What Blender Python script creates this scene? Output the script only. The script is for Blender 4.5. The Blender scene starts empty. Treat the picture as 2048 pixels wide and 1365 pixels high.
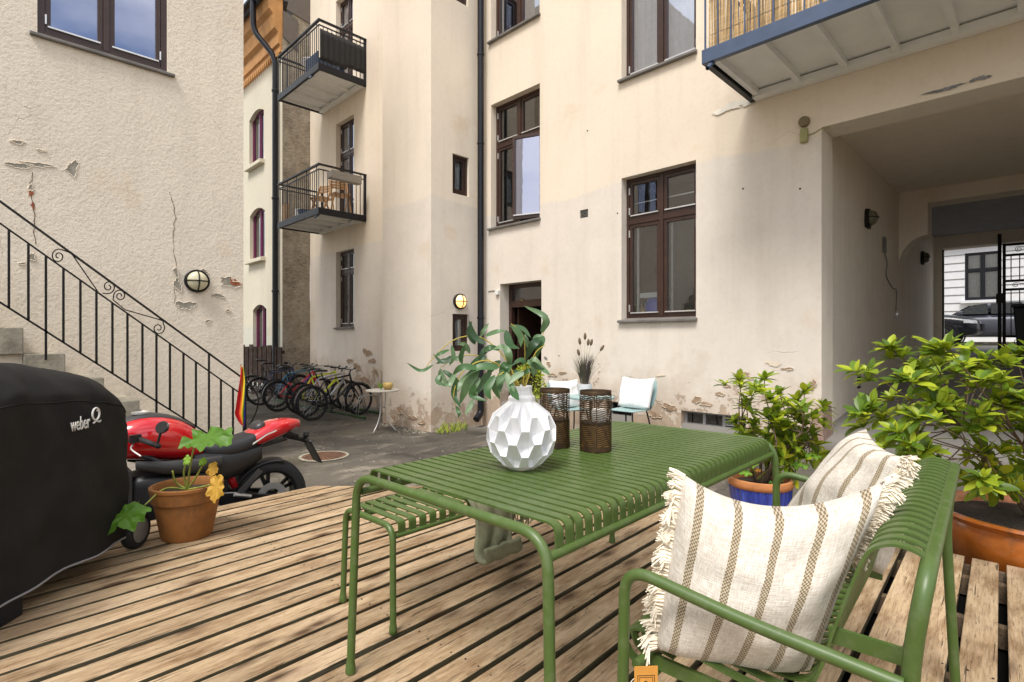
import bpy, bmesh, math, random
from mathutils import Vector, Matrix, noise
R = math.radians
SC = bpy.context.scene
COL = SC.collection

# ---------------------------------------------------------------- camera
H = 1.222
cam = bpy.data.cameras.new('camera'); camo = bpy.data.objects.new('camera', cam); COL.objects.link(camo)
cam.sensor_width = 36; cam.lens = 18.9; cam.clip_start = .03; cam.clip_end = 2000
cam.shift_y = -0.0012
camo.location = (0, 0, H); camo.rotation_euler = (R(90), 0, R(45))
SC.camera = camo

# ---------------------------------------------------------------- sky, sun, exposure
SUN_AZ, SUN_EL = 161, 59            # compass-like azimuth of the sun seen from the yard (deg from +Y, clockwise), elevation
world = bpy.data.worlds.new('World'); SC.world = world; world.use_nodes = True
wn = world.node_tree.nodes; wl = world.node_tree.links; wn.clear()
wo = wn.new('ShaderNodeOutputWorld'); wb = wn.new('ShaderNodeBackground'); wb.inputs[1].default_value = .105
sky = wn.new('ShaderNodeTexSky'); sky.sky_type = 'NISHITA'; sky.sun_disc = False
sky.sun_elevation = R(SUN_EL); sky.sun_rotation = R(SUN_AZ); sky.air_density = 1.2; sky.dust_density = 3; sky.ozone_density = 1.0
tc = wn.new('ShaderNodeTexCoord'); nz = wn.new('ShaderNodeTexNoise'); nz.inputs['Scale'].default_value = 2.2; nz.inputs['Detail'].default_value = 6
cr = wn.new('ShaderNodeValToRGB'); cr.color_ramp.elements[0].position = .40; cr.color_ramp.elements[1].position = .60
mx = wn.new('ShaderNodeMix'); mx.data_type = 'RGBA'; mx.inputs[7].default_value = (8.9, 8.75, 8.6, 1)
mp = wn.new('ShaderNodeMapping'); mp.inputs['Scale'].default_value = (1, 1, 2.2)
wl.new(tc.outputs['Generated'], mp.inputs[0]); wl.new(mp.outputs[0], nz.inputs['Vector']); wl.new(nz.outputs[0], cr.inputs[0])
wl.new(cr.outputs[0], mx.inputs[0]); wl.new(sky.outputs[0], mx.inputs[6]); wl.new(mx.outputs[2], wb.inputs[0]); wl.new(wb.outputs[0], wo.inputs[0])
sl = bpy.data.lights.new('sun', 'SUN'); slo = bpy.data.objects.new('sun', sl); COL.objects.link(slo)
sl.energy = 2.0; sl.angle = R(20); sl.color = (1, .965, .92)
_az, _el = R(SUN_AZ), R(SUN_EL)
sd = Vector((math.sin(_az)*math.cos(_el), math.cos(_az)*math.cos(_el), math.sin(_el)))
slo.rotation_euler = sd.to_track_quat('Z', 'Y').to_euler(); slo.location = (0, -5, 15)
SC.view_settings.view_transform = 'Standard'; SC.view_settings.look = 'None'; SC.view_settings.gamma = 1
SC.view_settings.exposure = 0.80
SC.render.engine = 'CYCLES'; SC.cycles.max_bounces = 8; SC.cycles.diffuse_bounces = 5; SC.cycles.transparent_max_bounces = 12
try: SC.cycles.use_denoising = True
except Exception: pass

# ---------------------------------------------------------------- helpers
class MB:
    """collects geometry, build() links it as one mesh object"""
    def __init__(s): s.v = []; s.f = []; s.uv = None
    def add(s, vs, fs):
        o = len(s.v); s.v += [tuple(p) for p in vs]; s.f += [tuple(o+i for i in q) for q in fs]; return s
    def box(s, c, d, rz=0, M=None):
        hx, hy, hz = d[0]/2, d[1]/2, d[2]/2
        ps = [Vector((x*hx, y*hy, z*hz)) for x, y, z in ((-1,-1,-1),(1,-1,-1),(1,1,-1),(-1,1,-1),(-1,-1,1),(1,-1,1),(1,1,1),(-1,1,1))]
        m = M if M is not None else Matrix.Rotation(rz, 3, 'Z')
        return s.add([m @ p + Vector(c) for p in ps], [(0,3,2,1),(4,5,6,7),(0,1,5,4),(1,2,6,5),(2,3,7,6),(3,0,4,7)])
    def b2(s, p, q):
        return s.box([(a+b)/2 for a, b in zip(p, q)], [abs(b-a) for a, b in zip(p, q)])
    def bar(s, a, b, w, h, up=(0,0,1)):
        a, b = Vector(a), Vector(b); d = b-a; L = d.length; d.normalize(); u = Vector(up)
        x = d.cross(u)
        if x.length < 1e-4: x = d.cross(Vector((1,0,0)))
        x.normalize(); z = x.cross(d)
        M = Matrix((x, d, z)).transposed()
        return s.box((a+b)/2, (w, L, h), M=M)
    def hexa(s, p8):
        return s.add(p8, [(0,3,2,1),(4,5,6,7),(0,1,5,4),(1,2,6,5),(2,3,7,6),(3,0,4,7)])
    def tube(s, path, r, n=8, caps=True, closed=False):
        P = [Vector(p) for p in path]; m = len(P); rr = r if hasattr(r, '__len__') else [r]*m
        T = []
        for i in range(m):
            if closed: t = P[(i+1) % m]-P[i-1]
            else: t = P[min(i+1, m-1)]-P[max(i-1, 0)]
            T.append(t.normalized() if t.length > 1e-9 else Vector((0,0,1)))
        ref = Vector((0,0,1)) if abs(T[0].z) < .9 else Vector((1,0,0))
        x = (ref - T[0]*ref.dot(T[0])).normalized(); o = len(s.v)
        for i in range(m):
            x = x - T[i]*x.dot(T[i])
            x = x.normalized() if x.length > 1e-6 else T[i].orthogonal().normalized()
            y = T[i].cross(x)
            for k in range(n):
                a = 2*math.pi*k/n; s.v.append(tuple(P[i] + (x*math.cos(a)+y*math.sin(a))*rr[i]))
        rng = m if closed else m-1
        for i in range(rng):
            j = (i+1) % m
            for k in range(n):
                l = (k+1) % n; s.f.append((o+i*n+k, o+i*n+l, o+j*n+l, o+j*n+k))
        if caps and not closed:
            s.f.append(tuple(o+k for k in reversed(range(n)))); s.f.append(tuple(o+(m-1)*n+k for k in range(n)))
        return s
    def lathe(s, prof, n=24, c=(0,0,0), axis='Z', capb=True, capt=True, M=None):
        o = len(s.v); c = Vector(c)
        for r, z in prof:
            for k in range(n):
                a = 2*math.pi*k/n; p = Vector((r*math.cos(a), r*math.sin(a), z))
                if axis == 'X': p = Vector((p.z, p.x, p.y))
                elif axis == 'Y': p = Vector((p.x, p.z, p.y))
                if M is not None: p = M @ p
                s.v.append(tuple(p+c))
        for i in range(len(prof)-1):
            for k in range(n):
                l = (k+1) % n; s.f.append((o+i*n+k, o+i*n+l, o+(i+1)*n+l, o+(i+1)*n+k))
        if capb: s.f.append(tuple(o+k for k in reversed(range(n))))
        if capt: s.f.append(tuple(o+(len(prof)-1)*n+k for k in range(n)))
        return s
    def rings(s, rings, cap=True):
        o = len(s.v); n = len(rings[0])
        for r in rings: s.v += [tuple(p) for p in r]
        for i in range(len(rings)-1):
            for k in range(n):
                l = (k+1) % n; s.f.append((o+i*n+k, o+i*n+l, o+(i+1)*n+l, o+(i+1)*n+k))
        if cap:
            s.f.append(tuple(o+k for k in reversed(range(n)))); s.f.append(tuple(o+(len(rings)-1)*n+k for k in range(n)))
        return s
    def sheet(s, grid):
        o = len(s.v); n = len(grid[0])
        for r in grid: s.v += [tuple(p) for p in r]
        for i in range(len(grid)-1):
            for k in range(n-1): s.f.append((o+i*n+k, o+i*n+k+1, o+(i+1)*n+k+1, o+(i+1)*n+k))
        return s
    def prism(s, poly, axis, a, b):
        """extrude a 2-D polygon; axis 'X': poly=(y,z), 'Y': (x,z), 'Z': (x,y)"""
        def P(u, v, w): return {'X': (w,u,v), 'Y': (u,w,v), 'Z': (u,v,w)}[axis]
        n = len(poly); o = len(s.v)
        s.v += [P(u, v, a) for u, v in poly] + [P(u, v, b) for u, v in poly]
        s.f.append(tuple(o+i for i in range(n))); s.f.append(tuple(o+n+i for i in reversed(range(n))))
        for i in range(n):
            j = (i+1) % n; s.f.append((o+i, o+n+i, o+n+j, o+j))
        return s
    def mesh(s, name, m, smooth=False):
        me = bpy.data.meshes.new(name); me.from_pydata(s.v, [], s.f)
        ms = m if isinstance(m, (list, tuple)) else [m]
        for q in ms: me.materials.append(q)
        if smooth:
            me.polygons.foreach_set('use_smooth', [True]*len(me.polygons))
        me.update(); return me
    def build(s, name, m, parent=None, smooth=False, fix=True, angle=None):
        me = s.mesh(name, m, smooth)
        if fix:
            bm = bmesh.new(); bm.from_mesh(me); bmesh.ops.recalc_face_normals(bm, faces=bm.faces); bm.to_mesh(me); bm.free()
        if smooth and angle: 
            try: me.set_sharp_from_angle(angle=R(angle))
            except Exception: pass
        return link(name, me, parent)

def link(name, me, parent=None, loc=None, rot=None, scale=None):
    o = bpy.data.objects.new(name, me); COL.objects.link(o)
    if parent is not None:
        o.parent = parent
        if parent.get('_w'): o.location = -Vector(parent['_b'])
        elif parent.parent is not None and parent.parent.get('_w') and False: pass
    if loc is not None: o.location = loc
    if rot is not None: o.rotation_euler = rot
    if scale is not None: o.scale = scale
    return o
def tag(o, label=None, cat=None, group=None, kind=None):
    if label: o['label'] = label
    if cat: o['category'] = cat
    if group: o['group'] = group
    if kind: o['kind'] = kind
    return o
def thing(name, loc, label, cat, rz=0, group=None, world_children=False):
    o = bpy.data.objects.new(name, None); COL.objects.link(o); o.location = loc; o.rotation_euler = (0, 0, rz); o.empty_display_size = .1
    tag(o, label, cat, group)
    if world_children: o['_w'] = 1; o['_b'] = tuple(loc)
    return o
def copytree(o, parent=None):
    c = o.copy(); COL.objects.link(c)
    if parent is not None: c.parent = parent
    for ch in o.children: copytree(ch, c)
    return c
def bevel(o, w, seg=2):
    m = o.modifiers.new('bevel', 'BEVEL'); m.width = w; m.segments = seg; m.limit_method = 'ANGLE'; m.angle_limit = R(40); return o
def subsurf(o, n=1):
    m = o.modifiers.new('sub', 'SUBSURF'); m.levels = n; m.render_levels = n; return o
def lerp(a, b, t): return a+(b-a)*t
def sm(t): t = max(0, min(1, t)); return t*t*(3-2*t)
def bend(pts, r, n=6):
    """polyline with rounded corners"""
    P = [Vector(p) for p in pts]; out = [P[0]]
    for i in range(1, len(P)-1):
        a = (P[i-1]-P[i]); b = (P[i+1]-P[i]); rr = min(r, a.length*.49, b.length*.49)
        a.normalize(); b.normalize(); p, q = P[i]+a*rr, P[i]+b*rr
        for k in range(n+1):
            t = k/n; out.append(p*(1-t)**2 + P[i]*2*t*(1-t) + q*t*t)
    out.append(P[-1]); return out
def crv(pts, n=8):
    """catmull-rom through points"""
    P = [Vector(p) for p in pts]; P = [P[0]*2-P[1]] + P + [P[-1]*2-P[-2]]; out = []
    for i in range(1, len(P)-2):
        for k in range(n):
            t = k/n
            out.append(.5*((2*P[i]) + (P[i+1]-P[i-1])*t + (2*P[i-1]-5*P[i]+4*P[i+1]-P[i+2])*t*t + (3*P[i]-P[i-1]-3*P[i+1]+P[i+2])*t**3))
    out.append(P[-2]); return out

# ---------------------------------------------------------------- materials
class NT:
    def __init__(s, name):
        s.m = bpy.data.materials.new(name); s.m.use_nodes = True; s.t = s.m.node_tree; s.n = s.t.nodes; s.l = s.t.links
        s.b = s.n['Principled BSDF']; s.out = s.n['Material Output']; s.tc = s.n.new('ShaderNodeTexCoord')
    def new(s, k, **kw):
        q = s.n.new(k)
        for a, v in kw.items(): setattr(q, a, v)
        return q
    def lk(s, a, b): s.l.new(a, b)
    def map(s, src='Object', scale=(1,1,1), rot=(0,0,0), loc=(0,0,0)):
        q = s.new('ShaderNodeMapping'); q.inputs['Scale'].default_value = scale; q.inputs['Rotation'].default_value = rot; q.inputs['Location'].default_value = loc
        s.lk(s.tc.outputs[src], q.inputs[0]); return q.outputs[0]
    def noise(s, vec, scale=5, detail=4, rough=.55, dist=0):
        q = s.new('ShaderNodeTexNoise'); q.inputs['Scale'].default_value = scale; q.inputs['Detail'].default_value = detail
        q.inputs['Roughness'].default_value = rough; q.inputs['Distortion'].default_value = dist
        s.lk(vec, q.inputs['Vector']); return q.outputs[0]
    def ramp(s, fac, stops):
        q = s.new('ShaderNodeValToRGB'); e = q.color_ramp.elements
        while len(e) < len(stops): e.new(.5)
        for i, (p, c) in enumerate(stops):
            e[i].position = p; e[i].color = (*c, 1) if hasattr(c, '__len__') else (c, c, c, 1)
        s.lk(fac, q.inputs[0]); return q.outputs[0]
    def math(s, op, a, b=None, clamp=False):
        q = s.new('ShaderNodeMath', operation=op, use_clamp=clamp)
        for i, v in enumerate((a, b)):
            if v is None: continue
            if hasattr(v, 'links'): s.lk(v, q.inputs[i])
            else: q.inputs[i].default_value = v
        return q.outputs[0]
    def mix(s, fac, a, b, mode='MIX'):
        q = s.new('ShaderNodeMix', data_type='RGBA', blend_type=mode)
        for i, v in ((0, fac), (6, a), (7, b)):
            if hasattr(v, 'links'): s.lk(v, q.inputs[i])
            elif i == 0: q.inputs[i].default_value = v
            else: q.inputs[i].default_value = (*v, 1)
        return q.outputs[2]
    def bump(s, h, strength=.3, dist=.01, prev=None):
        q = s.new('ShaderNodeBump'); q.inputs['Strength'].default_value = strength; q.inputs['Distance'].default_value = dist
        s.lk(h, q.inputs['Height'])
        if prev is not None: s.lk(prev, q.inputs['Normal'])
        return q.outputs[0]
    def sep(s, vec):
        q = s.new('ShaderNodeSeparateXYZ'); s.lk(vec, q.inputs[0]); return q.outputs
    def set(s, **kw):
        for k, v in kw.items():
            i = s.b.inputs[k.replace('_', ' ')]
            if hasattr(v, 'links'): s.lk(v, i)
            elif hasattr(v, '__len__') and len(v) == 3: i.default_value = (*v, 1)
            else: i.default_value = v
        return s

def pmat(name, col, rough=.5, metal=0, var=.12, vs=6, bump=.0, bs=60, bd=.003, coat=0, rnd=0, dirt=None, spec=None):
    """paint-like material with slight tonal variation, optional micro relief, per-object variation"""
    t = NT(name); v = t.map()
    n = t.noise(v, vs, 5)
    lo = tuple(c*(1-var) for c in col); hi = tuple(min(1, c*(1+var)) for c in col)
    c = t.ramp(n, [(.3, lo), (.7, hi)])
    if rnd:
        oi = t.new('ShaderNodeObjectInfo'); hs = t.new('ShaderNodeHueSaturation')
        t.lk(t.math('ADD', t.math('MULTIPLY', oi.outputs['Random'], 2*rnd), 1-rnd), hs.inputs['Value']); t.lk(c, hs.inputs['Color']); c = hs.outputs[0]
    if dirt:
        d = t.ramp(t.noise(v, dirt[1], 8, .65), [(.5, 0), (.68, 1)]); c = t.mix(t.math('MULTIPLY', d, dirt[2]), c, dirt[0])
    rn = t.ramp(t.noise(v, vs*3, 3), [(.3, max(0, rough-.07)), (.7, min(1, rough+.07))])
    t.set(Base_Color=c, Roughness=rn, Metallic=metal)
    if coat: t.set(Coat_Weight=coat, Coat_Roughness=.06)
    if spec is not None: t.set(Specular_IOR_Level=spec)
    if bump: t.set(Normal=t.bump(t.noise(v, bs, 4), bump, bd))
    return t.m

def stucco(name, upper, lower, zline, rough_plaster=.25, base_wear=True, coarse=14, zwear=.55, bs=.45, bdist=.02, pit_shade=.06):
    t = NT(name); v = t.map(); x, y, z = t.sep(v)
    big = t.noise(v, .55, 5, .6); mid = t.noise(v, 2.3, 6, .6); fine = t.noise(v, coarse, 6, .6)
    up = t.mix(t.ramp(big, [(.35, 0), (.65, 1)]), tuple(c*.93 for c in upper), upper)
    low = t.mix(t.ramp(mid, [(.3, 0), (.7, 1)]), tuple(c*.92 for c in lower), lower)
    zl = t.math('ADD', z, t.math('MULTIPLY', t.math('SUBTRACT', big, .5), .45))
    fac = t.ramp(t.math('ADD', t.math('MULTIPLY', t.math('SUBTRACT', zl, zline), 7.0), .5, True), [(.3, 0), (.7, 1)])
    c = t.mix(fac, low, up)
    # soft streaks and yellowed blotches
    st = t.ramp(t.noise(t.map(scale=(2.2, 2.2, .16)), 1.6, 5, .6), [(.52, 0), (.78, 1)])
    c = t.mix(t.math('MULTIPLY', st, .22), c, (.40, .33, .25))
    bl = t.ramp(t.noise(t.map(loc=(3, 7, 1)), 1.1, 7, .62), [(.60, 0), (.70, 1)])
    c = t.mix(t.math('MULTIPLY', bl, .30), c, (.62, .44, .26))
    crk = t.new('ShaderNodeTexVoronoi', feature='DISTANCE_TO_EDGE'); crk.inputs['Scale'].default_value = .55
    wv = t.new('ShaderNodeVectorMath', operation='ADD'); nv = t.new('ShaderNodeTexNoise'); nv.inputs['Scale'].default_value = 3; nv.inputs['Detail'].default_value = 6
    t.lk(v, nv.inputs['Vector']); sc = t.new('ShaderNodeVectorMath', operation='SCALE'); sc.inputs[3].default_value = .5
    t.lk(nv.outputs[1], sc.inputs[0]); t.lk(v, wv.inputs[0]); t.lk(sc.outputs[0], wv.inputs[1]); t.lk(wv.outputs[0], crk.inputs['Vector'])
    ck = t.ramp(crk.outputs[0], [(.0, 1), (.003, 0)])
    ckm = t.math('MULTIPLY', ck, t.ramp(t.noise(v, .8, 2), [(.58, 0), (.66, 1)]))
    c = t.mix(t.ramp(fine, [(.30, pit_shade), (.5, 0)]), c, (.16, .12, .08))  # shade in the plaster pits painted into the colour to bring out relief
    c = t.mix(t.math('MULTIPLY', ckm, .30), c, (.25, .18, .12))
    h = t.math('ADD', t.math('MULTIPLY', fine, rough_plaster), t.math('MULTIPLY', mid, .5))
    h = t.math('SUBTRACT', h, t.math('MULTIPLY', ckm, .3))
    if base_wear:
        # damp, flaking plaster just above the ground: brown scars with raised paint edges
        zz = t.math('SUBTRACT', zwear, t.math('MULTIPLY', z, 1.0))
        w = t.math('ADD', t.math('MULTIPLY', zz, .46), t.noise(t.map(loc=(5, 1, 2)), 2.1, 8, .66))
        dmp = t.ramp(w, [(.42, 0), (.66, 1)])
        c = t.mix(t.math('MULTIPLY', dmp, .36), c, (.44, .32, .21))
        fl = t.ramp(t.math('ADD', t.math('MULTIPLY', zz, .30), t.noise(t.map(loc=(1, 9, 4)), 4.2, 9, .7)), [(.635, 0), (.655, 1)])
        c = t.mix(t.math('MULTIPLY', fl, .75), c, t.mix(t.noise(v, 9, 5), (.26, .17, .11), (.52, .40, .29)))
        h = t.math('SUBTRACT', h, t.math('MULTIPLY', fl, .9))
    t.set(Base_Color=c, Roughness=.9, Specular_IOR_Level=.25, Normal=t.bump(h, bs, bdist))
    return t.m

def wood(name, a, b, c3, scale=1.0, rough=.75, rnd=.16):
    """weathered board, grain along local Y"""
    t = NT(name); oi = t.new('ShaderNodeObjectInfo')
    cb = t.new('ShaderNodeCombineXYZ'); t.lk(t.math('MULTIPLY', oi.outputs['Random'], 37), cb.inputs[0]); t.lk(t.math('MULTIPLY', oi.outputs['Random'], 91), cb.inputs[1])
    ad = t.new('ShaderNodeVectorMath', operation='ADD'); t.lk(t.tc.outputs['Object'], ad.inputs[0]); t.lk(cb.outputs[0], ad.inputs[1])
    def mp(sx, sy, rz=0):
        q = t.new('ShaderNodeMapping'); q.inputs['Scale'].default_value = (sx*scale, sy*scale, sx*scale); q.inputs['Rotation'].default_value = (0, 0, rz); t.lk(ad.outputs[0], q.inputs[0]); return q.outputs[0]
    g = t.noise(mp(48, 3.2), 1.5, 8, .68, .8); g2 = t.noise(mp(70, 5.0), 2.0, 6, .68, .8); blo = t.noise(mp(10, 2.6), 1.3, 7, .65); spk = t.noise(mp(46, 9), 1.6, 5, .6)
    c = t.mix(t.ramp(g, [(.36, 0), (.62, 1)]), a, b)
    c = t.mix(t.ramp(blo, [(.46, 0), (.68, .85)]), c, c3)
    c = t.mix(t.ramp(t.noise(mp(3, .7), 1.7, 5), [(.50, 0), (.66, .5)]), c, tuple(min(1, q*1.12+.05) for q in b))
    c = t.mix(t.ramp(g2, [(.51, 0), (.66, .55)]), c, tuple(q*.40 for q in c3))
    c = t.mix(t.ramp(spk, [(.62, 0), (.70, .7)]), c, tuple(q*.35 for q in c3))
    # knots with a ring of darker grain
    vo = t.new('ShaderNodeTexVoronoi'); vo.inputs['Scale'].default_value = 1.0
    sx = t.sep(mp(7, 2.4)); cb2 = t.new('ShaderNodeCombineXYZ'); t.lk(sx[0], cb2.inputs[0]); t.lk(sx[1], cb2.inputs[1]); t.lk(cb2.outputs[0], vo.inputs['Vector'])
    kd = t.math('ADD', vo.outputs[0], t.math('MULTIPLY', t.math('SUBTRACT', spk, .5), .12))
    c = t.mix(t.ramp(kd, [(.06, .95), (.14, .5), (.25, 0)]), c, (.075, .040, .020))
    hs = t.new('ShaderNodeHueSaturation'); t.lk(t.math('ADD', t.math('MULTIPLY', oi.outputs['Random'], rnd*2), 1-rnd), hs.inputs['Value']); t.lk(c, hs.inputs['Color'])
    hs.inputs['Saturation'].default_value = 1.0
    h = t.math('ADD', t.math('MULTIPLY', g, .6), t.math('MULTIPLY', g2, .6))
    crk = t.ramp(t.noise(mp(34, 1.6), 2.2, 4, .55, .5), [(.635, 0), (.66, 1)])
    h = t.math('SUBTRACT', h, crk)
    c = t.mix(t.math('MULTIPLY', crk, .8), hs.outputs[0], (.035, .022, .014))
    t.set(Base_Color=c, Roughness=rough, Specular_IOR_Level=.25, Normal=t.bump(h, .5, .004))
    return t.m

def leafmat(name, dark, mid, light, trans=.25, rough=.38):
    t = NT(name); oi = t.new('ShaderNodeObjectInfo'); v = t.map()
    ge = t.new('ShaderNodeNewGeometry')
    r = t.math('FRACT', t.math('ADD', oi.outputs['Random'], ge.outputs['Random Per Island']))
    c = t.ramp(r, [(.0, dark), (.45, mid), (.97, light)])
    c = t.mix(t.math('MULTIPLY', t.noise(v, 30, 3), .3), c, tuple(q*.6 for q in dark))
    t.set(Base_Color=c, Roughness=rough, Specular_IOR_Level=.45)
    tr = t.new('ShaderNodeBsdfTranslucent'); t.lk(t.mix(.5, c, light), tr.inputs[0])
    ms = t.new('ShaderNodeMixShader'); ms.inputs[0].default_value = trans
    t.lk(t.b.outputs[0], ms.inputs[1]); t.lk(tr.outputs[0], ms.inputs[2]); t.lk(ms.outputs[0], t.out.inputs[0])
    return t.m

def glassmat(name, tint=(.9, .95, .95), refl=.10, gc=(1, 1, 1)):
    """thin window pane: mostly clear, mirror-like at a slant"""
    t = NT(name); t.n.remove(t.b)
    tr = t.new('ShaderNodeBsdfTransparent'); tr.inputs[0].default_value = (*tint, 1)
    gl = t.new('ShaderNodeBsdfGlossy'); gl.inputs['Roughness'].default_value = .015; gl.inputs[0].default_value = (*gc, 1)
    fr = t.new('ShaderNodeFresnel'); fr.inputs[0].default_value = 1.6
    nb = t.bump(t.noise(t.map(), 3, 2), .02, .02); t.lk(nb, gl.inputs['Normal'])
    ms = t.new('ShaderNodeMixShader'); t.lk(t.math('ADD', t.math('MULTIPLY', fr.outputs[0], 1.5), refl, True), ms.inputs[0])
    t.lk(tr.outputs[0], ms.inputs[1]); t.lk(gl.outputs[0], ms.inputs[2]); t.lk(ms.outputs[0], t.out.inputs[0])
    return t.m

def emis(name, col, s, base=(.9, .85, .7)):
    t = NT(name); t.set(Base_Color=base, Emission_Color=col, Emission_Strength=s, Roughness=.4); return t.m

M = {}
M['wall'] = stucco('cream_stucco', (.81, .705, .565), (.755, .685, .595), 3.50, .12, True, 18, .72)
M['tower'] = stucco('tower_stucco', (.81, .715, .59), (.74, .67, .58), 3.68, .12, True, 18, .40)
M['inner'] = stucco('passage_plaster', (.80, .72, .61), (.80, .73, .62), 3.0, .1, False, 18)
M['ewall'] = stucco('rough_beige_stucco', (.80, .72, .60), (.79, .705, .58), 2.0, .42, False, 34, bs=.6, bdist=.035, pit_shade=.16)
M['dwall'] = stucco('pale_yellow_plaster', (.68, .63, .50), (.62, .61, .51), 1.6, .35, False, 9)
M['brown'] = pmat('dark_brown_frame_paint', (.045, .022, .016), .35, var=.2, vs=9)
M['purple'] = pmat('purple_frame_paint', (.13, .012, .06), .4)
M['sill'] = pmat('grey_lead_sill', (.16, .15, .135), .6, var=.25, bump=.3)
M['glass'] = glassmat('window_glass', refl=.06)
M['glass_sky'] = glassmat('open_sash_glass', (.75, .78, .85), .42, (.70, .74, .95))
M['glass_up'] = glassmat('upper_window_glass', (.92, .94, .97), .36, (.86, .90, 1))
M['alu'] = pmat('pale_aluminium', (.72, .72, .72), .35, metal=.6)
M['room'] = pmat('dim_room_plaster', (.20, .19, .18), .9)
M['curtain'] = pmat('white_curtain_cloth', (.80, .80, .82), .9, var=.1, vs=12)
M['iron'] = pmat('black_wrought_iron', (.007, .0065, .006), .5, var=.3, vs=20, bump=.2, spec=.3)
M['pipe'] = pmat('black_metal_pipe', (.008, .0085, .012), .35, var=.2, spec=.35)
M['blue_steel'] = pmat('slate_blue_steel', (.062, .09, .155), .42, var=.12)
M['grey_steel'] = pmat('anthracite_steel', (.010, .0115, .016), .45, spec=.3)
M['under'] = pmat('galvanised_underside', (.79, .80, .79), .55, var=.06, vs=3)
M['reed'] = pmat('dry_reed', (.46, .31, .14), .8, var=.35, vs=30, rnd=.35)
M['deck'] = wood('weathered_deck_board', (.315, .213, .115), (.465, .345, .215), (.17, .093, .042))
M['joist'] = wood('dark_joist', (.10, .07, .04), (.16, .11, .07), (.06, .04, .02))
M['green'] = pmat('olive_powder_coat', (.063, .110, .022), .40, var=.09, vs=5, dirt=((.17, .19, .11), 26, .30), bump=.12, bs=900, bd=.0004, spec=.55)
M['greend'] = M['green']
M['asphalt'] = None
M['cushion_cloth'] = None
# ---------------------------------------------------------------- ground
def gz(x, y):
    if y <= 6.6:
        return -.35 + .46*sm((x+7.2)/5.4)*sm((y-3.6)/3.0) - .10*math.exp(-((x+5.2)/1.7)**2-((y-1.3)/1.8)**2)
    if y <= 11.5: return .11 + .115*(y-6.6)
    if y <= 15.6: return .6735 + .08*(y-11.5)
    return 1.002 + .004*min(y-15.6, 5)
def asphalt():
    t = NT('worn_asphalt'); v = t.map(); x, y, z = t.sep(v)
    big = t.noise(v, .5, 6, .62, .4); mid = t.noise(t.map(rot=(0, 0, .7), scale=(1, .45, 1)), 2.4, 8, .70, .5); fine = t.noise(v, 90, 3, .7)
    c = t.mix(t.ramp(big, [(.35, 0), (.65, 1)]), (.055, .047, .036), (.125, .108, .082))
    c = t.mix(t.ramp(mid, [(.54, 0), (.60, .25), (.66, .85)]), c, (.31, .27, .21))
    c = t.mix(t.ramp(t.noise(t.map(loc=(4, 2, 0)), 1.1, 7, .65), [(.48, 0), (.60, .8)]), c, (.032, .027, .019))
    c = t.mix(t.ramp(t.noise(t.map(loc=(8, 3, 0)), .9, 5, .6), [(.58, 0), (.7, .5)]), c, (.10, .085, .045))
    vc = t.new('ShaderNodeTexVoronoi', feature='DISTANCE_TO_EDGE'); vc.inputs['Scale'].default_value = .8; nn_ = t.new('ShaderNodeTexNoise'); nn_.inputs['Scale'].default_value = 2.5; nn_.inputs['Detail'].default_value = 6; t.lk(v, nn_.inputs['Vector']); va = t.new('ShaderNodeVectorMath', operation='ADD'); t.lk(v, va.inputs[0]); t.lk(nn_.outputs[1], va.inputs[1]); t.lk(va.outputs[0], vc.inputs['Vector'])
    c = t.mix(t.math('MULTIPLY', t.ramp(vc.outputs[0], [(0, 1), (.012, 0)]), .7), c, (.02, .017, .012))
    # smooth pale concrete inside the gateway
    f = t.ramp(t.math('ADD', t.math('MULTIPLY', t.math('SUBTRACT', y, 6.35), 1.5), .5, True), [(.0, 0), (1, 1)])
    c = t.mix(f, c, t.mix(mid, (.17, .16, .145), (.27, .255, .23)))
    c = t.mix(.14, c, t.ramp(fine, [(.3, .02), (.7, .16)]))
    t.set(Base_Color=c, Roughness=t.ramp(mid, [(.3, .75), (.7, .95)]), Specular_IOR_Level=.3, Normal=t.bump(t.math('ADD', t.math('MULTIPLY', fine, .25), mid), .4, .012))
    return t.m
M['asphalt'] = asphalt()
xs = [-120, -60, -30, -22] + [-18+.75*i for i in range(33)] + [8, 12, 20, 40, 80, 120]
ys = [-120, -60, -25, -12] + [-6+.6*i for i in range(21)] + [6.4, 6.6, 6.62] + [7.6+1*i for i in range(4)] + [11.5, 13, 15.6, 16, 18, 20.6, 26, 34, 60, 120, 300]
g = MB().sheet([[(x, y, gz(x, y)) for x in xs] for y in ys])
tag(g.build('ground', M['asphalt'], smooth=True), kind='structure')

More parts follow.
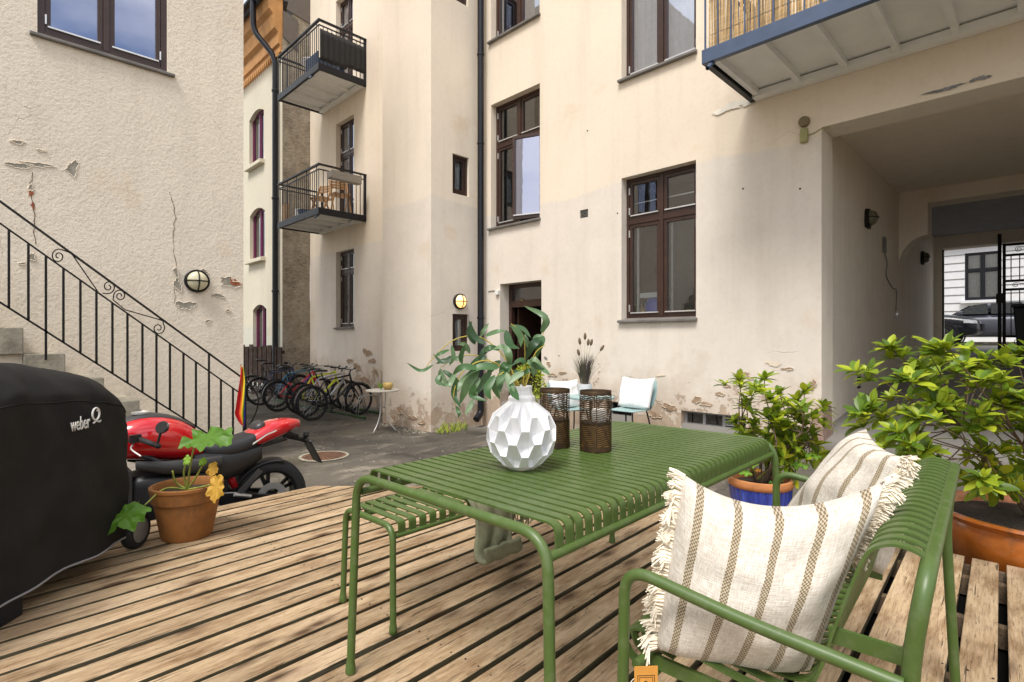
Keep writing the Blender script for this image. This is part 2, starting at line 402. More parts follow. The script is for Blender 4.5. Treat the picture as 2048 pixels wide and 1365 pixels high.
# ---------------------------------------------------------------- walls with openings
def wallsheet(mb, pt, u0, u1, z0, z1, ops, rev=.18):
    """pt(u, z, depth) -> xyz.  ops: (u0,u1,z0,z1[,reveal])"""
    us = sorted({u0, u1} | {v for o in ops for v in o[:2] if u0 < v < u1}); zs = sorted({z0, z1} | {v for o in ops for v in o[2:4] if z0 < v < z1})
    for i in range(len(us)-1):
        for j in range(len(zs)-1):
            a, b, c, d = us[i], us[i+1], zs[j], zs[j+1]; mu, mz = (a+b)/2, (c+d)/2
            if any(o[0] < mu < o[1] and o[2] < mz < o[3] for o in ops): continue
            mb.add([pt(a,c,0), pt(b,c,0), pt(b,d,0), pt(a,d,0)], [(0,1,2,3)])
    for o in ops:
        a, b, c, d = o[:4]; r = o[4] if len(o) > 4 else rev
        mb.add([pt(a,c,0), pt(a,c,r), pt(a,d,r), pt(a,d,0)], [(0,1,2,3)]); mb.add([pt(b,c,0), pt(b,d,0), pt(b,d,r), pt(b,c,r)], [(0,1,2,3)])
        mb.add([pt(a,d,0), pt(a,d,r), pt(b,d,r), pt(b,d,0)], [(0,1,2,3)]); mb.add([pt(a,c,0), pt(b,c,0), pt(b,c,r), pt(a,c,r)], [(0,1,2,3)])
def PY(Y0): return lambda u, z, d: (u, Y0+d, z)
def PX(X0): return lambda u, z, d: (X0-d, u, z)
def seg(mb, pt, a, b, c, d, n0, n1):
    """solid bar on the wall frame: u a..b, z c..d, depth n0..n1"""
    ps = [pt(a,c,n1), pt(b,c,n1), pt(b,c,n0), pt(a,c,n0), pt(a,d,n1), pt(b,d,n1), pt(b,d,n0), pt(a,d,n0)]
    mb.hexa(ps)

def window(par, pt, u0, u1, z0, z1, m='brown', rec=.13, split=None, cols=2, curtain=None, room=True, glass='glass', fr=.045, name='window', hinges=True, bars=True, skip=(), depth=1.3, arch=0):
    """casement window with transom lights in a wall opening; sashes, panes, drip bars and hinges are its pieces"""
    f = MB(); w = u1-u0
    seg(f, pt, u0, u0+fr, z0, z1, rec, rec+.07); seg(f, pt, u1-fr, u1, z0, z1, rec, rec+.07)
    seg(f, pt, u0+fr, u1-fr, z1-fr, z1, rec, rec+.07); seg(f, pt, u0+fr, u1-fr, z0, z0+fr, rec, rec+.07)
    cu = [u0+fr] + [u0+w*k/cols for k in range(1, cols)] + [u1-fr]
    rows = [(z0+fr, z1-fr)] if not split else [(z0+fr, split-.03), (split+.03, z1-fr)]
    for k in range(1, cols): seg(f, pt, cu[k]-.028, cu[k]+.028, z0+fr, z1-fr, rec-.004, rec+.068)
    if split:
        for k in range(cols):
            seg(f, pt, cu[k]+(.029 if k else 0), cu[k+1]-(.029 if k < cols-1 else 0), split-.03, split+.03, rec-.002, rec+.066)
    wo_ = f.build(name, M[m], par)
    cells = []
    for ri, (a, b) in enumerate(rows):
        for k in range(cols):
            cells.append((k, ri, cu[k]+(.028 if k else 0)+.004, cu[k+1]-(.028 if k < cols-1 else 0)-.004, a+.004, b-.004))
    for k, ri, a, b, c, d in cells:
        if (k, ri) in skip: continue
        s = MB(); q = .045
        seg(s, pt, a, a+q, c, d, rec+.01, rec+.055); seg(s, pt, b-q, b, c, d, rec+.01, rec+.055)
        seg(s, pt, a+q, b-q, d-q, d, rec+.01, rec+.055); seg(s, pt, a+q, b-q, c, c+q*1.25, rec+.01, rec+.055)
        s.build('sash', M[m], wo_)
        MB().add([pt(a+q-.006, c+q-.006, rec+.035), pt(b-q+.006, c+q-.006, rec+.035), pt(b-q+.006, d-q+.006, rec+.035), pt(a+q-.006, d-q+.006, rec+.035)], [(0,1,2,3)]).build('pane', M[glass], wo_, fix=False)
        if bars:
            s = MB(); seg(s, pt, a+.02, b-.02, c+q*1.25-.004, c+q*1.25+.012, rec-.012, rec+.012); s.build('drip_bar', M['alu'], wo_)
        if hinges:
            e = a+.004 if k == 0 else b-.004
            for hz in ((c+.08, d-.18) if d-c > .5 else (c+.05, d-.15)):
                s = MB(); seg(s, pt, e-.007, e+.007, hz, hz+.10, rec-.012, rec+.006); s.build('hinge', M['alu'], wo_)
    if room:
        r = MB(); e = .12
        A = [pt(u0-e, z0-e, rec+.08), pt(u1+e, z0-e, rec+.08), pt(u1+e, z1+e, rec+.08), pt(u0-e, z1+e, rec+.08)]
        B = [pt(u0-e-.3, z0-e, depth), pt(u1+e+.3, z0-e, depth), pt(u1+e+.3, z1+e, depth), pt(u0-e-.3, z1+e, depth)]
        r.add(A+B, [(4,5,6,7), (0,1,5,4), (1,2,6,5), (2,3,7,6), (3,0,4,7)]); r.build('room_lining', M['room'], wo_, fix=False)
    if curtain:
        for (a, b, c, d) in curtain:
            n = 26; grid = [[pt(lerp(a, b, i/n), zz, rec+.14+.025*math.sin(i*1.9)+.012*math.sin(i*.7)) for i in range(n+1)] for zz in (c, d)]
            MB().sheet(grid).build('curtain', M['curtain'], wo_, smooth=True, fix=False)
    return wo_
def sillpart(par, pt, u0, u1, z, out=.06, t=.035, m='sill', rec=.13):
    s = MB(); s.hexa([pt(u0,z-t,-out), pt(u1,z-t,-out), pt(u1,z-t,rec), pt(u0,z-t,rec), pt(u0,z,-out), pt(u1,z,-out), pt(u1,z+.035,rec), pt(u0,z+.035,rec)])
    o = s.build('window_sill', M[m], par); bevel(o, .006); return o

# ---------------------------------------------------------------- the cream apartment building
Y0 = 6.6; PXL, PXR = -1.777, 1.25
apt = thing('apartment_building', (-4, 6.6, 0), 'tall cream and beige plastered apartment building with brown windows and vaulted gateway', 'building', world_children=True)
pt = PY(Y0)
WIN = [(-4.366, -3.234, 1.50, 3.55), (-7.137, -5.95, 3.23, 5.46), (-7.137, -5.955, 6.60, 8.75), (-4.366, -3.234, 4.96, 7.0),
       (-13.03, -12.10, 1.53, 3.475), (-13.03, -12.10, 4.22, 6.78), (-13.03, -12.15, 7.45, 9.95), (-4.366, -3.234, 8.4, 10.4)]
DOOR = (-6.90, -5.915, -.3, 2.21, .35)
BAS = [(-3.442, -2.60, -.06, .29, .16), (-4.62, -4.20, -.1, .32, .16)]
VENT = (-5.118, -4.965, 3.09, 3.215, .1)
w = MB(); wallsheet(w, pt, -14.54, -8.94, -.7, 11.5, WIN[4:7]); wallsheet(w, pt, -7.41, PXL, -.7, 11.5, WIN[:4]+WIN[7:]+[DOOR, VENT]+BAS)
wallsheet(w, pt, PXL, PXR, 3.564, 11.5, []); wallsheet(w, pt, PXR, 7, -.7, 11.5, [])
w.add([(-14.54,6.6,11.5), (7,6.6,11.5), (7,16,11.5), (-14.54,16,11.5)], [(0,1,2,3)])
w.add([(7,6.6,-.7), (7,16,-.7), (7,16,11.5), (7,6.6,11.5)], [(0,1,2,3)])
w.build('wall', M['wall'], apt, fix=False)
# stair tower that stands out from the wall
TW = [(5.935, 6.31, 3.80, 4.50, .1), (5.935, 6.31, 1.02, 1.68, .1), (5.935, 6.29, 7.22, 7.9, .1)]
w = MB(); wallsheet(w, PX(-7.41), 5.47, 6.6, -.7, 11.5, TW); wallsheet(w, PY(5.47), -8.94, -7.41, -.7, 11.5, [])
w.add([(-8.94,5.47,-.7), (-8.94,6.6,-.7), (-8.94,6.6,11.5), (-8.94,5.47,11.5)], [(0,1,2,3)]); w.add([(-8.94,5.47,11.5), (-7.41,5.47,11.5), (-7.41,6.6,11.5), (-8.94,6.6,11.5)], [(0,1,2,3)])
w.build('stair_tower', M['tower'], apt, fix=False)
W1, W2, W3, W4, B0, B1, B2, W5 = WIN
window(apt, pt, *W1, split=2.92, curtain=None); sillpart(apt, pt, W1[0]-.04, W1[1]+.02, 1.5)
o2 = window(apt, pt, *W2, split=4.72, skip=((1, 0),), curtain=[(-6.08, -5.98, 4.76, 5.4)]); sillpart(apt, pt, W2[0]-.05, W2[1]+.02, 3.23)
window(apt, pt, *W3, split=8.0, glass='glass_up', curtain=[(-6.1, -6.0, 6.66, 8.7)]); sillpart(apt, pt, W3[0]-.05, W3[1]+.02, 6.6)
window(apt, pt, *W4, split=6.4, glass='glass_up', curtain=[(-4.30, -3.86, 5.0, 6.95), (-3.78, -3.28, 5.0, 6.95)]); sillpart(apt, pt, W4[0]-.04, W4[1]+.02, 4.96)
window(apt, pt, *W5, room=True)
window(apt, pt, *B0, split=2.95, curtain=[(-12.75, -12.65, 1.6, 2.9), (-12.32, -12.2, 1.6, 2.9)]); sillpart(apt, pt, B0[0]-.04, B0[1]+.02, 1.53)
window(apt, pt, *B1, split=5.95, glass='glass_up', curtain=[(-12.8, -12.62, 4.3, 5.9), (-12.5, -12.2, 4.3, 5.9)]); window(apt, pt, *B2, split=9.2, glass='glass_up', curtain=[(-12.5, -12.2, 7.5, 9.1)])
for q in TW:
    window(apt, PX(-7.41), *q[:4], cols=1, rec=.05, hinges=False, bars=False, curtain=[(q[0]+.21, q[0]+.29, q[2]+.06, q[3]-.06)])
# open casement of the middle window, swung outward on its right hinge
ca, cz0, cz1 = R(20), 3.28, 4.70
hx, hy = -5.99, 6.6+.12
sw = .55
def opt(u, z, d):   # u from hinge (0) to free edge (sw)
    return (hx - u*math.cos(ca) + d*math.sin(ca)*-1, hy - u*math.sin(ca) + d*math.cos(ca), z)
s = MB(); q = .05
for a, b, c, d in ((0, q, cz0, cz1), (sw-q, sw, cz0, cz1), (q, sw-q, cz1-q, cz1), (q, sw-q, cz0, cz0+.06)): seg(s, opt, a, b, c, d, -.022, .022)
s.build('open_sash', M['brown'], o2)
MB().add([opt(q-.005, cz0+.05, 0), opt(sw-q+.005, cz0+.05, 0), opt(sw-q+.005, cz1-.045, 0), opt(q-.005, cz1-.045, 0)], [(0,1,2,3)]).build('pane', M['glass_sky'], o2, fix=False)
s = MB(); seg(s, opt, .02, sw-.02, cz0+.055, cz0+.075, -.04, .02); s.build('drip_bar', M['alu'], o2)
# things on the sill of the ground floor window
def sill_item(name, mb, m, label, cat, sm_=False):
    return tag(mb.build(name, M[m] if isinstance(m, str) else m, smooth=sm_), label, cat)
sy = 6.6+.29
for bx_, by_ in ((-4.235, .225), (-3.70, .235)): MB().b2((bx_-.016, 6.6+by_, 1.55), (bx_+.016, 6.6+by_+.03, 2.86)).build('inner_frame', M['alu'], apt)
for a_, b_ in ((-4.30, -3.84), (-3.76, -3.30)): MB().b2((a_, 6.6+.22, 3.20), (b_, 6.6+.24, 3.215)).build('blind_rail', M['alu'], apt)
sh = MB().b2((-4.30, 6.6+.215, 1.505), (-3.28, 6.6+.55, 1.545)); sh.build('inner_sill', pmat('white_inner_sill', (.7, .7, .68), .5), apt)
M['blue_bag'] = pmat('blue_plastic', (.02, .09, .55), .35); M['boxw'] = pmat('white_carton', (.75, .76, .72), .6)
M['straw'] = pmat('dry_straw', (.62, .48, .2), .8, var=.3, vs=40); M['yel'] = pmat('yellow_plastic', (.75, .68, .03), .4); M['bottle'] = pmat('dark_bottle', (.03, .04, .045), .2)
bx = MB().b2((-4.22, sy-.03, 1.83), (-3.80, sy+.13, 1.90)); sill_item('flat_carton', bx, 'boxw', 'flat white carton lying on the blue bag inside the ground floor window', 'carton')
bb = MB(); prof = [(.0, .0), (.15, .0), (.185, .08), (.175, .20), (.14, .27), (0, .282)]
bb.lathe(prof, 16, (-3.99, sy+.07, 1.546)); o = sill_item('plastic_bag', bb, 'blue_bag', 'round blue plastic bag inside the ground floor window', 'bag', True)
st = MB(); random.seed(4)
for k in range(60):
    a = random.uniform(0, 6.28); st.tube([(-4.17, sy-.02, 1.55), (-4.17+.06*math.cos(a), sy-.02+.02*math.sin(a), 1.62), (-4.17+.17*math.cos(a), sy-.02+.04*math.sin(a), 1.60+random.uniform(0, .16))], .004, 4)
sill_item('straw_bundle', st, 'straw', 'tuft of dry straw at the left of the ground floor window sill', 'straw')
bo = MB().lathe([(.03, 0), (.032, .1), (.014, .14), (.014, .17)], 12, (-3.56, sy, 1.546)); sill_item('glass_bottle', bo, 'bottle', 'small dark bottle inside the ground floor window', 'bottle', True)
bo = MB().lathe([(.055, 0), (.06, .05), (.055, .085)], 14, (-3.46, sy-.03, 1.546)); sill_item('yellow_tub', bo, 'yel', 'small yellow tub inside the ground floor window', 'tub', True)
bo = MB().lathe([(.035, 0), (.035, .1), (.03, .11)], 12, (-3.345, sy-.03, 1.546)); sill_item('white_cup', bo, 'boxw', 'white cup at the right end of the ground floor window sill', 'cup', True)

# entrance door: open leaf in a dark stair hall
dr = MB(); u0, u1 = DOOR[0], DOOR[1]; z1 = DOOR[3]; r = .22
for a, b, c, d in ((u0, u0+.07, -.3, z1), (u1-.07, u1, -.3, z1), (u0+.07, u1-.07, z1-.07, z1), (u0+.07, u1-.07, 1.80, 1.92)): seg(dr, pt, a, b, c, d, r, r+.09)
do = dr.build('door', M['brown'], apt)
MB().add([pt(u0+.06, 1.91, r+.04), pt(u1-.06, 1.91, r+.04), pt(u1-.06, z1-.06, r+.04), pt(u0+.06, z1-.06, r+.04)], [(0,1,2,3)]).build('pane', M['glass'], do, fix=False)
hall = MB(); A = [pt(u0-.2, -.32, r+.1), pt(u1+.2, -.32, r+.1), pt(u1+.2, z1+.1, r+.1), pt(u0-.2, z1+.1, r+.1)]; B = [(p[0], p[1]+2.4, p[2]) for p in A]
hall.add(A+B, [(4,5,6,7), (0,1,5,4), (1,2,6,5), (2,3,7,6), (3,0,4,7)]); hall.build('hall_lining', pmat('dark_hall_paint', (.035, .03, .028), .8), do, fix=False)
lf = MB(); lf.box((u0+.10, Y0+r+.55, .76), (.045, .84, 2.06)); bevel(lf.build('door_leaf', M['brown'], do), .004)
MB().lathe([(.02, 0), (.03, .02), (.03, .05), (0, .06)], 12, (u0+.125, Y0+r+.86, .9), 'X').build('door_knob', M['alu'], do, smooth=True)
# cellar windows: one with glass and louvres, one with louvres
for i, q in enumerate(BAS):
    a, b, c, d = q[:4]; f = MB(); rr = .1
    for s4 in ((a, a+.03, c, d), (b-.03, b, c, d), (a+.03, b-.03, d-.03, d), (a+.03, b-.03, c, c+.03)): seg(f, pt, *s4, rr, rr+.05)
    M['cellar'] = pmat('grey_cellar_frame', (.33, .33, .32), .6) if i == 0 else M['cellar']
    if i == 0:
        m1, m2, m3 = a+.27, a+.53, a+.70
        for u in (m1, m2, m3): seg(f, pt, u-.018, u+.018, c+.03, d-.03, rr, rr+.05)
    fo = f.build('cellar_window', M['cellar'], apt)
    lv = (m2+.02, m3-.02) if i == 0 else (a+.03, b-.03)
    n = 7
    for k in range(n):
        zc = c+.05+(d-c-.1)*k/(n-1); s = MB(); s.hexa([pt(lv[0],zc-.014,rr), pt(lv[1],zc-.014,rr), pt(lv[1],zc+.006,rr+.035), pt(lv[0],zc+.006,rr+.035), pt(lv[0],zc-.008,rr), pt(lv[1],zc-.008,rr), pt(lv[1],zc+.012,rr+.035), pt(lv[0],zc+.012,rr+.035)]); s.build('louvre', M['alu'] if i == 0 else M['iron'], fo)
    if i == 0:
        MB().add([pt(a, c, rr+.025), pt(m2, c, rr+.025), pt(m2, d, rr+.025), pt(a, d, rr+.025)], [(0,1,2,3)]).build('pane', M['glass'], fo, fix=False)
    bk = MB().add([pt(a-.01, c-.01, .16), pt(b+.01, c-.01, .16), pt(b+.01, d+.01, .16), pt(a-.01, d+.01, .16)], [(0,1,2,3)]); bk.build('backing', M['iron'], fo, fix=False)
f = MB(); a, b, c, d = VENT[:4]
for k in range(6): seg(f, pt, a+.006, b-.006, c+.006+k*.021, c+.015+k*.021, .01, .03)
vo = f.build('wall_vent', M['sill'], apt); MB().add([pt(a-.01, c-.01, .1), pt(b+.01, c-.01, .1), pt(b+.01, d+.01, .1), pt(a-.01, d+.01, .1)], [(0,1,2,3)]).build('backing', M['iron'], vo, fix=False)

# gateway: reveal, plastered tunnel, haunched beam, street front
gw = MB()
gw.add([(PXL,6.6,-.4), (PXL,7.03,-.4), (PXL,7.03,3.564), (PXL,6.6,3.564)], [(0,1,2,3)])
gw.add([(PXR,6.6,-.4), (PXR,6.6,3.564), (PXR,7.03,3.564), (PXR,7.03,-.4)], [(0,1,2,3)])
gw.add([(PXL,6.6,3.564), (PXL,7.03,3.564), (PXR,7.03,3.564), (PXR,6.6,3.564)], [(0,1,2,3)])
gw.add([(PXL,7.03,-.4), (-1.9,7.03,-.4), (-1.9,7.03,3.81), (PXL,7.03,3.81)], [(0,1,2,3)]); gw.add([(PXL,7.03,3.564), (PXR,7.03,3.564), (PXR,7.03,3.81), (PXL,7.03,3.81)], [(0,1,2,3)])
gw.add([(PXR,7.03,-.4), (1.4,7.03,-.4), (1.4,7.03,3.81), (PXR,7.03,3.81)], [(0,1,2,3)])
gw.build('gateway_reveal', M['inner'], apt, fix=False)
gw = MB(); x0, x1, yb, ye = -1.88, 1.4, 11.5, 15.6
gw.add([(x0,7.03,-.3), (x0,ye,-.3), (x0,ye,3.8), (x0,7.03,3.8)], [(0,1,2,3)]); gw.add([(x1,7.03,-.3), (x1,7.03,3.8), (x1,ye,3.8), (x1,ye,-.3)], [(0,1,2,3)])
gw.add([(x0,7.03,3.8), (x0,yb,3.8), (x1,yb,3.8), (x1,7.03,3.8)], [(0,1,2,3)])
gw.build('gateway_lining', M['inner'], apt, fix=False)
# beam with curved haunch
arc = [(-1.878, 2.50)] + [(-1.47-.41*math.cos(a), 2.50+.52*math.sin(a)) for a in (R(15*k) for k in range(1, 7))] 
poly = [(-1.878, 3.799), (-1.878, 2.5)] + arc[1:] + [(-1.47, 3.56), (1.398, 3.56), (1.398, 3.799)]
bm_ = MB().prism(poly, 'Y', 11.5, 11.95); bm_.build('beam', M['inner'], apt)
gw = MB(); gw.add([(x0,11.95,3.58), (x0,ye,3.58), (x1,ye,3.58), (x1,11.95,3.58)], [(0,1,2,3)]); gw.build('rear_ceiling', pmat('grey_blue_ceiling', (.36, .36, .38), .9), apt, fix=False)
gw = MB(); gw.b2((x0-.05, ye+.002, 3.30), (x1+.05, ye+.4, 3.579)); gw.b2((x0-.05, ye+.003, .5), (-1.735, ye+.4, 3.30)); gw.b2((1.12, ye+.003, .5), (x1+.05, ye+.4, 3.30))
gw.b2((-14.5, ye+.1, .5), (x0-.06, ye+.39, 11.5)); gw.b2((x1+.06, ye+.1, .5), (7, ye+.39, 11.5)); gw.b2((x0-.06, ye+.1, 3.581), (x1+.06, ye+.39, 11.5))
gw.build('street_front', M['inner'], apt)
# granite guard stone at the gateway corner
st_ = MB().hexa([(-1.86,6.50,-.2), (-1.73,6.49,-.2), (-1.735,6.96,-.2), (-1.86,6.96,-.2), (-1.84,6.555,.47), (-1.755,6.56,.475), (-1.76,6.93,.49), (-1.84,6.93,.49)])
M['granite'] = pmat('rough_pink_granite', (.30, .20, .165), .85, var=.35, vs=25, bump=.8, bs=22, bd=.02)
bevel(st_.build('corner_stone', M['granite'], apt), .02, 3)
fl = MB(); fl.b2((-1.774, 6.64, .49), (-1.77, 6.86, .8)); 

# ---------------------------------------------------------------- beige house on the left
eh = thing('stucco_house', (-7.4, 0, -.35), 'rough beige stucco house with flaking plaster on the left', 'house', world_children=True)
XE = -7.4; EW = (.46, 1.62, 4.38, 5.95)
w = MB(); wallsheet(w, PX(XE), -9, 2.47, -.7, 10.5, [EW], .12)
w.add([(XE,2.47,-.7), (-13,2.47,-.7), (-13,2.47,10.5), (XE,2.47,10.5)], [(0,1,2,3)]); w.add([(XE,-9,10.5), (XE,2.47,10.5), (-13,2.47,10.5), (-13,-9,10.5)], [(0,1,2,3)])
w.build('wall', M['ewall'], eh, fix=False)
window(eh, PX(XE), *EW, rec=.03, fr=.06, curtain=None, glass='glass_sky'); sillpart(eh, PX(XE), EW[0]-.06, EW[1]+.07, 4.38, .05, .03, 'sill', .03)
M['scar'] = pmat('bare_grey_plaster', (.30, .28, .23), .95, var=.25, vs=30, bump=.6, bs=60, bd=.006); M['brick'] = pmat('bare_red_brick', (.33, .10, .04), .9, var=.3, vs=20, bump=.5)
random.seed(11)
_sc = [0]
def ragged(sd, n=54):
    """outline radii of a flaked patch"""
    random.seed(sd); ph = [random.uniform(0, 6.28) for _ in range(6)]
    return [max(.3, .78+.20*math.sin(2*a+ph[0])+.14*math.sin(3*a+ph[1])+.10*math.sin(5*a+ph[2])+.08*math.sin(9*a+ph[3])+.06*math.sin(14*a+ph[4])+random.uniform(-.05, .05)) for a in (2*math.pi*k/n for k in range(n))]
def scar(px_y, px_z, ry, rz, m='scar', n=54, sd=0):
    """patch where the paint coat has come off; the broken coat stands up round it"""
    _sc[0] += 1; x0_ = XE+.0015+.0004*_sc[0]; q = ragged(sd, n)
    pts = [(ry*q[k]*math.cos(2*math.pi*k/n), rz*q[k]*math.sin(2*math.pi*k/n)) for k in range(n)]
    MB().add([(x0_, px_y, px_z)] + [(x0_, px_y+a, px_z+b) for a, b in pts], [(0, 1+k, 1+(k+1) % n) for k in range(n)]).build('bare_patch', M[m], eh, fix=False)
    if m != 'brick': MB().tube([(x0_+.001, px_y+a*1.02, px_z+b*1.02) for a, b in pts], .0045, 4, closed=True).build('broken_edge', M['eflake'], eh)
M['eflake'] = pmat('broken_plaster_edge', (.70, .62, .51), .95)
def EY(px): t = (px-1024)/1075; return 7.4*(t+1)/(1-t)
def EZ(px, py): t = (px-1024)/1075; k = 7.4/(math.sqrt(.5)*(1-t)); return H-(py-680)/1075*k
for i, (x, y, rx, ry, m) in enumerate([(145, 338, 13, 12, 'scar'), (40, 332, 22, 6, 'scar'), (75, 330, 30, 4, 'scar'), (62, 376, 4, 8, 'scar'), (62, 387, 4, 8, 'brick'), (66, 412, 4, 6, 'brick'), (35, 285, 16, 3, 'scar'), (83, 302, 8, 2, 'scar'),
        (372, 611, 16, 9, 'scar'), (460, 566, 18, 10, 'scar'), (470, 566, 12, 6, 'brick'), (355, 570, 7, 12, 'scar'), (437, 592, 11, 4, 'scar'), (64, 515, 6, 9, 'scar'), (45, 528, 6, 3, 'scar'), (415, 643, 5, 3, 'scar'), (456, 622, 4, 3, 'scar'), (352, 545, 5, 9, 'scar'), (402, 545, 12, 6, 'scar')]):
    yy = EY(x); k = 7.4/(math.sqrt(.5)*(1-(x-1024)/1075))/1075
    scar(yy, EZ(x, y), (EY(x+rx)-EY(x-rx))/2*1.25, ry*k*1.25, m, 54, i)
def crackline(pts):
    mb = MB(); P = [(XE+.0015, EY(x), EZ(x, y)) for x, y in pts]
    random.seed(3); Q = []
    for i in range(len(P)-1):
        for k in range(6):
            p = Vector(P[i]).lerp(Vector(P[i+1]), k/6); Q.append((p.x, p.y+random.uniform(-.012, .012), p.z))
    mb.tube(Q, [random.uniform(.001, .0045) for _ in Q], 4); mb.build('crack', M['joist'], eh)
crackline([(66, 345), (62, 370), (68, 430), (70, 500)]); crackline([(340, 385), (352, 430), (345, 470), (352, 540), (348, 620)])

# ---------------------------------------------------------------- pale yellow house behind the bicycles
dh = thing('yellow_house', (-17, 5.84, -.35), 'narrow pale yellow house with purple windows and orange cornice behind the bicycles', 'house', world_children=True)
YD, XC = 5.84, -14.55
def DZ(x, y): t = (x-1024)/1075; k = YD/(math.sqrt(.5)*(1+t)); return H-(y-680)/1075*k
DW = [(-17.0, -15.85, DZ(512, 330), DZ(512, 222)), (-16.95, -15.78, DZ(512, 520), DZ(512, 418)), (-16.7, -15.65, .0, DZ(516, 610))]
w = MB(); wallsheet(w, PY(YD), -24, XC, -.7, 9.0, DW, .16); w.build('wall', M['dwall'], dh, fix=False)
def stonew():
    t = NT('rough_brown_render'); v = t.map(); n = t.noise(v, 3, 8, .7); f = t.noise(t.map(scale=(1, 1, 3)), 9, 7, .7)
    c = t.ramp(t.math('MULTIPLY', t.math('ADD', n, f), .5), [(.36, (.14, .115, .085)), (.5, (.31, .265, .20)), (.66, (.46, .41, .33))])
    c = t.mix(t.ramp(t.noise(v, 6, 6, .7), [(.62, 0), (.7, .7)]), c, (.40, .20, .08))
    t.set(Base_Color=c, Roughness=.95, Normal=t.bump(f, .9, .03)); return t.m
M['stone'] = stonew()
w = MB(); w.add([(XC,YD,-.7), (XC,6.6,-.7), (XC,6.6,11.4), (XC,YD,9.3)], [(0,1,2,3)]); w.build('side_wall', M['stone'], dh, fix=False)
for q in DW:
    wo_ = window(dh, PY(YD), *q, m='purple', rec=.10, split=None, hinges=False, bars=False, curtain=[(q[0]+.1, q[0]+.35, q[2]+.1, q[3]-.1), (q[1]-.3, q[1]-.08, q[2]+.1, q[3]-.1)])
    a, b, zt = q[0], q[1], q[3]; n = 8
    ar = [(lerp(a, b, k/n), zt-.001+.0 if k in (0, n) else zt-.14*(abs(2*k/n-1)**2)) for k in range(n+1)]
    MB().prism([(a-.004, zt+.01)] + [(u, zt-.16*abs(2*k/n-1)**2) for k, (u, _) in enumerate(ar)] + [(b+.004, zt+.01)], 'Y', YD-.003, YD+.12).build('arch_head', M['dwall'], dh)
    sillpart(dh, PY(YD), a-.06, b+.06, q[2], .14, .10, 'dwall', .1)
M['corn'] = pmat('ochre_cornice_paint', (.50, .25, .085), .8, var=.15, bump=.4, bs=30, bd=.01)
c = MB()
prof = [(YD+.02, 8.95), (YD-.05, 8.95), (YD-.05, 9.12), (YD-.10, 9.16), (YD-.10, 9.45), (YD-.20, 9.55), (YD-.24, 9.8), (YD-.24, 9.9), (YD-.34, 10.0), (YD-.36, 10.35), (YD+.02, 10.35)]
c.prism(prof, 'X', -24, XC-.02); c.build('cornice', M['corn'], dh)
dent = MB().b2((-.035, -.07, -.13), (.035, .0, .0)).mesh('dentil', M['corn'])
for k in range(34): link('dentil', dent, dh, loc=Vector((XC-.12-.15*k, YD-.051, 8.95))-Vector(dh['_b']))
M['roof'] = pmat('dark_grey_roof_tile', (.10, .092, .085), .8, var=.3, bump=.5, bs=18, bd=.03)
rf = MB().add([(-24,YD-.5,10.42), (XC,YD-.5,10.42), (XC,YD+3.3,13.6), (-24,YD+3.3,13.6)], [(0,1,2,3)]); rf.b2((-24,YD-.42,10.351), (XC,YD+.3,10.40))
rf.build('roof', M['roof'], dh, fix=False)
gt = MB(); gr = [[(x, YD-.56+.075*math.cos(a), 10.40+.075*math.sin(a)) for a in (R(180+20*k) for k in range(10))] for x in (-24, XC+.02)]
gt.sheet(gr); gt.b2((XC+.0, YD-.635, 10.33), (XC+.02, YD-.485, 10.41)); gt.build('gutter', M['pipe'], dh, fix=False)
dm = MB(); dm.b2((-19.4, 6.15, 11.25), (-17.05, 7.6, 11.38)); dm.bar((-19.2, 6.1, 11.2), (-17.1, 6.1, 11.2), .12, .12)
for k in range(4): dm.bar((-19.2+.65*k, 6.1, 11.2), (-19.2+.65*k, 7.6, 11.2), .07, .1)
dm.build('dormer_eave', pmat('dark_stained_timber', (.035, .022, .018), .6), dh)
fp = MB(); fp.prism([(5.86, 9.35), (6.25, 9.10), (6.25, 9.95), (5.86, 10.05)], 'X', XC+.003, XC+.03); fp.prism([(5.95, 10.12), (6.6, 10.0), (6.6, 11.3), (6.1, 10.9)], 'X', XC+.003, XC+.03)
fp.build('flashing', pmat('grey_brown_flashing', (.12, .10, .085), .5), dh)

# local scars, patches and nail holes on the main wall
def mpatch(px_, py_, rx, ry, m, sd, Yp=6.6, n=48, par=None):
    t = (px_-1024)/1075; k = Yp/(math.sqrt(.5)*(1+t)); xc = Yp*(t-1)/(1+t); zc = H-(py_-680)/1075*k; rxx = rx*k/1075*1.4; rzz = ry*k/1075
    _sc[0] += 1; yo = Yp-.0012-.0003*_sc[0]; q = ragged(sd, n); mb = MB()
    P = [(xc+rxx*q[i]*math.cos(2*math.pi*i/n), yo, zc+rzz*q[i]*math.sin(2*math.pi*i/n)) for i in range(n)]
    mb.add([(xc, yo, zc)]+P, [(0, 1+i, 1+(i+1) % n) for i in range(n)]); mb.build('bare_patch', M[m], par or apt, fix=False)
    if m == 'scarb':   # curled paint rim along part of the edge
        i0 = random.randrange(n); ed = [P[(i0+i) % n] for i in range(int(n*.6))]
        MB().tube([(x, y-.002, z) for x, y, z in ed], [.001+.004*abs(math.sin(i*.9)) for i in range(len(ed))], 5).build('paint_rim', M['flake'], par or apt)
M['flake'] = pmat('curled_cream_paint', (.72, .62, .48), .8); M['scarb'] = pmat('brown_bare_plaster', (.36, .25, .165), .95, var=.3, vs=20, bump=.8, bs=40, bd=.01); M['repair'] = pmat('pale_filler', (.74, .70, .60), .9, var=.12); M['soot'] = pmat('blue_grey_stain', (.22, .22, .22), .95, var=.4, vs=30)
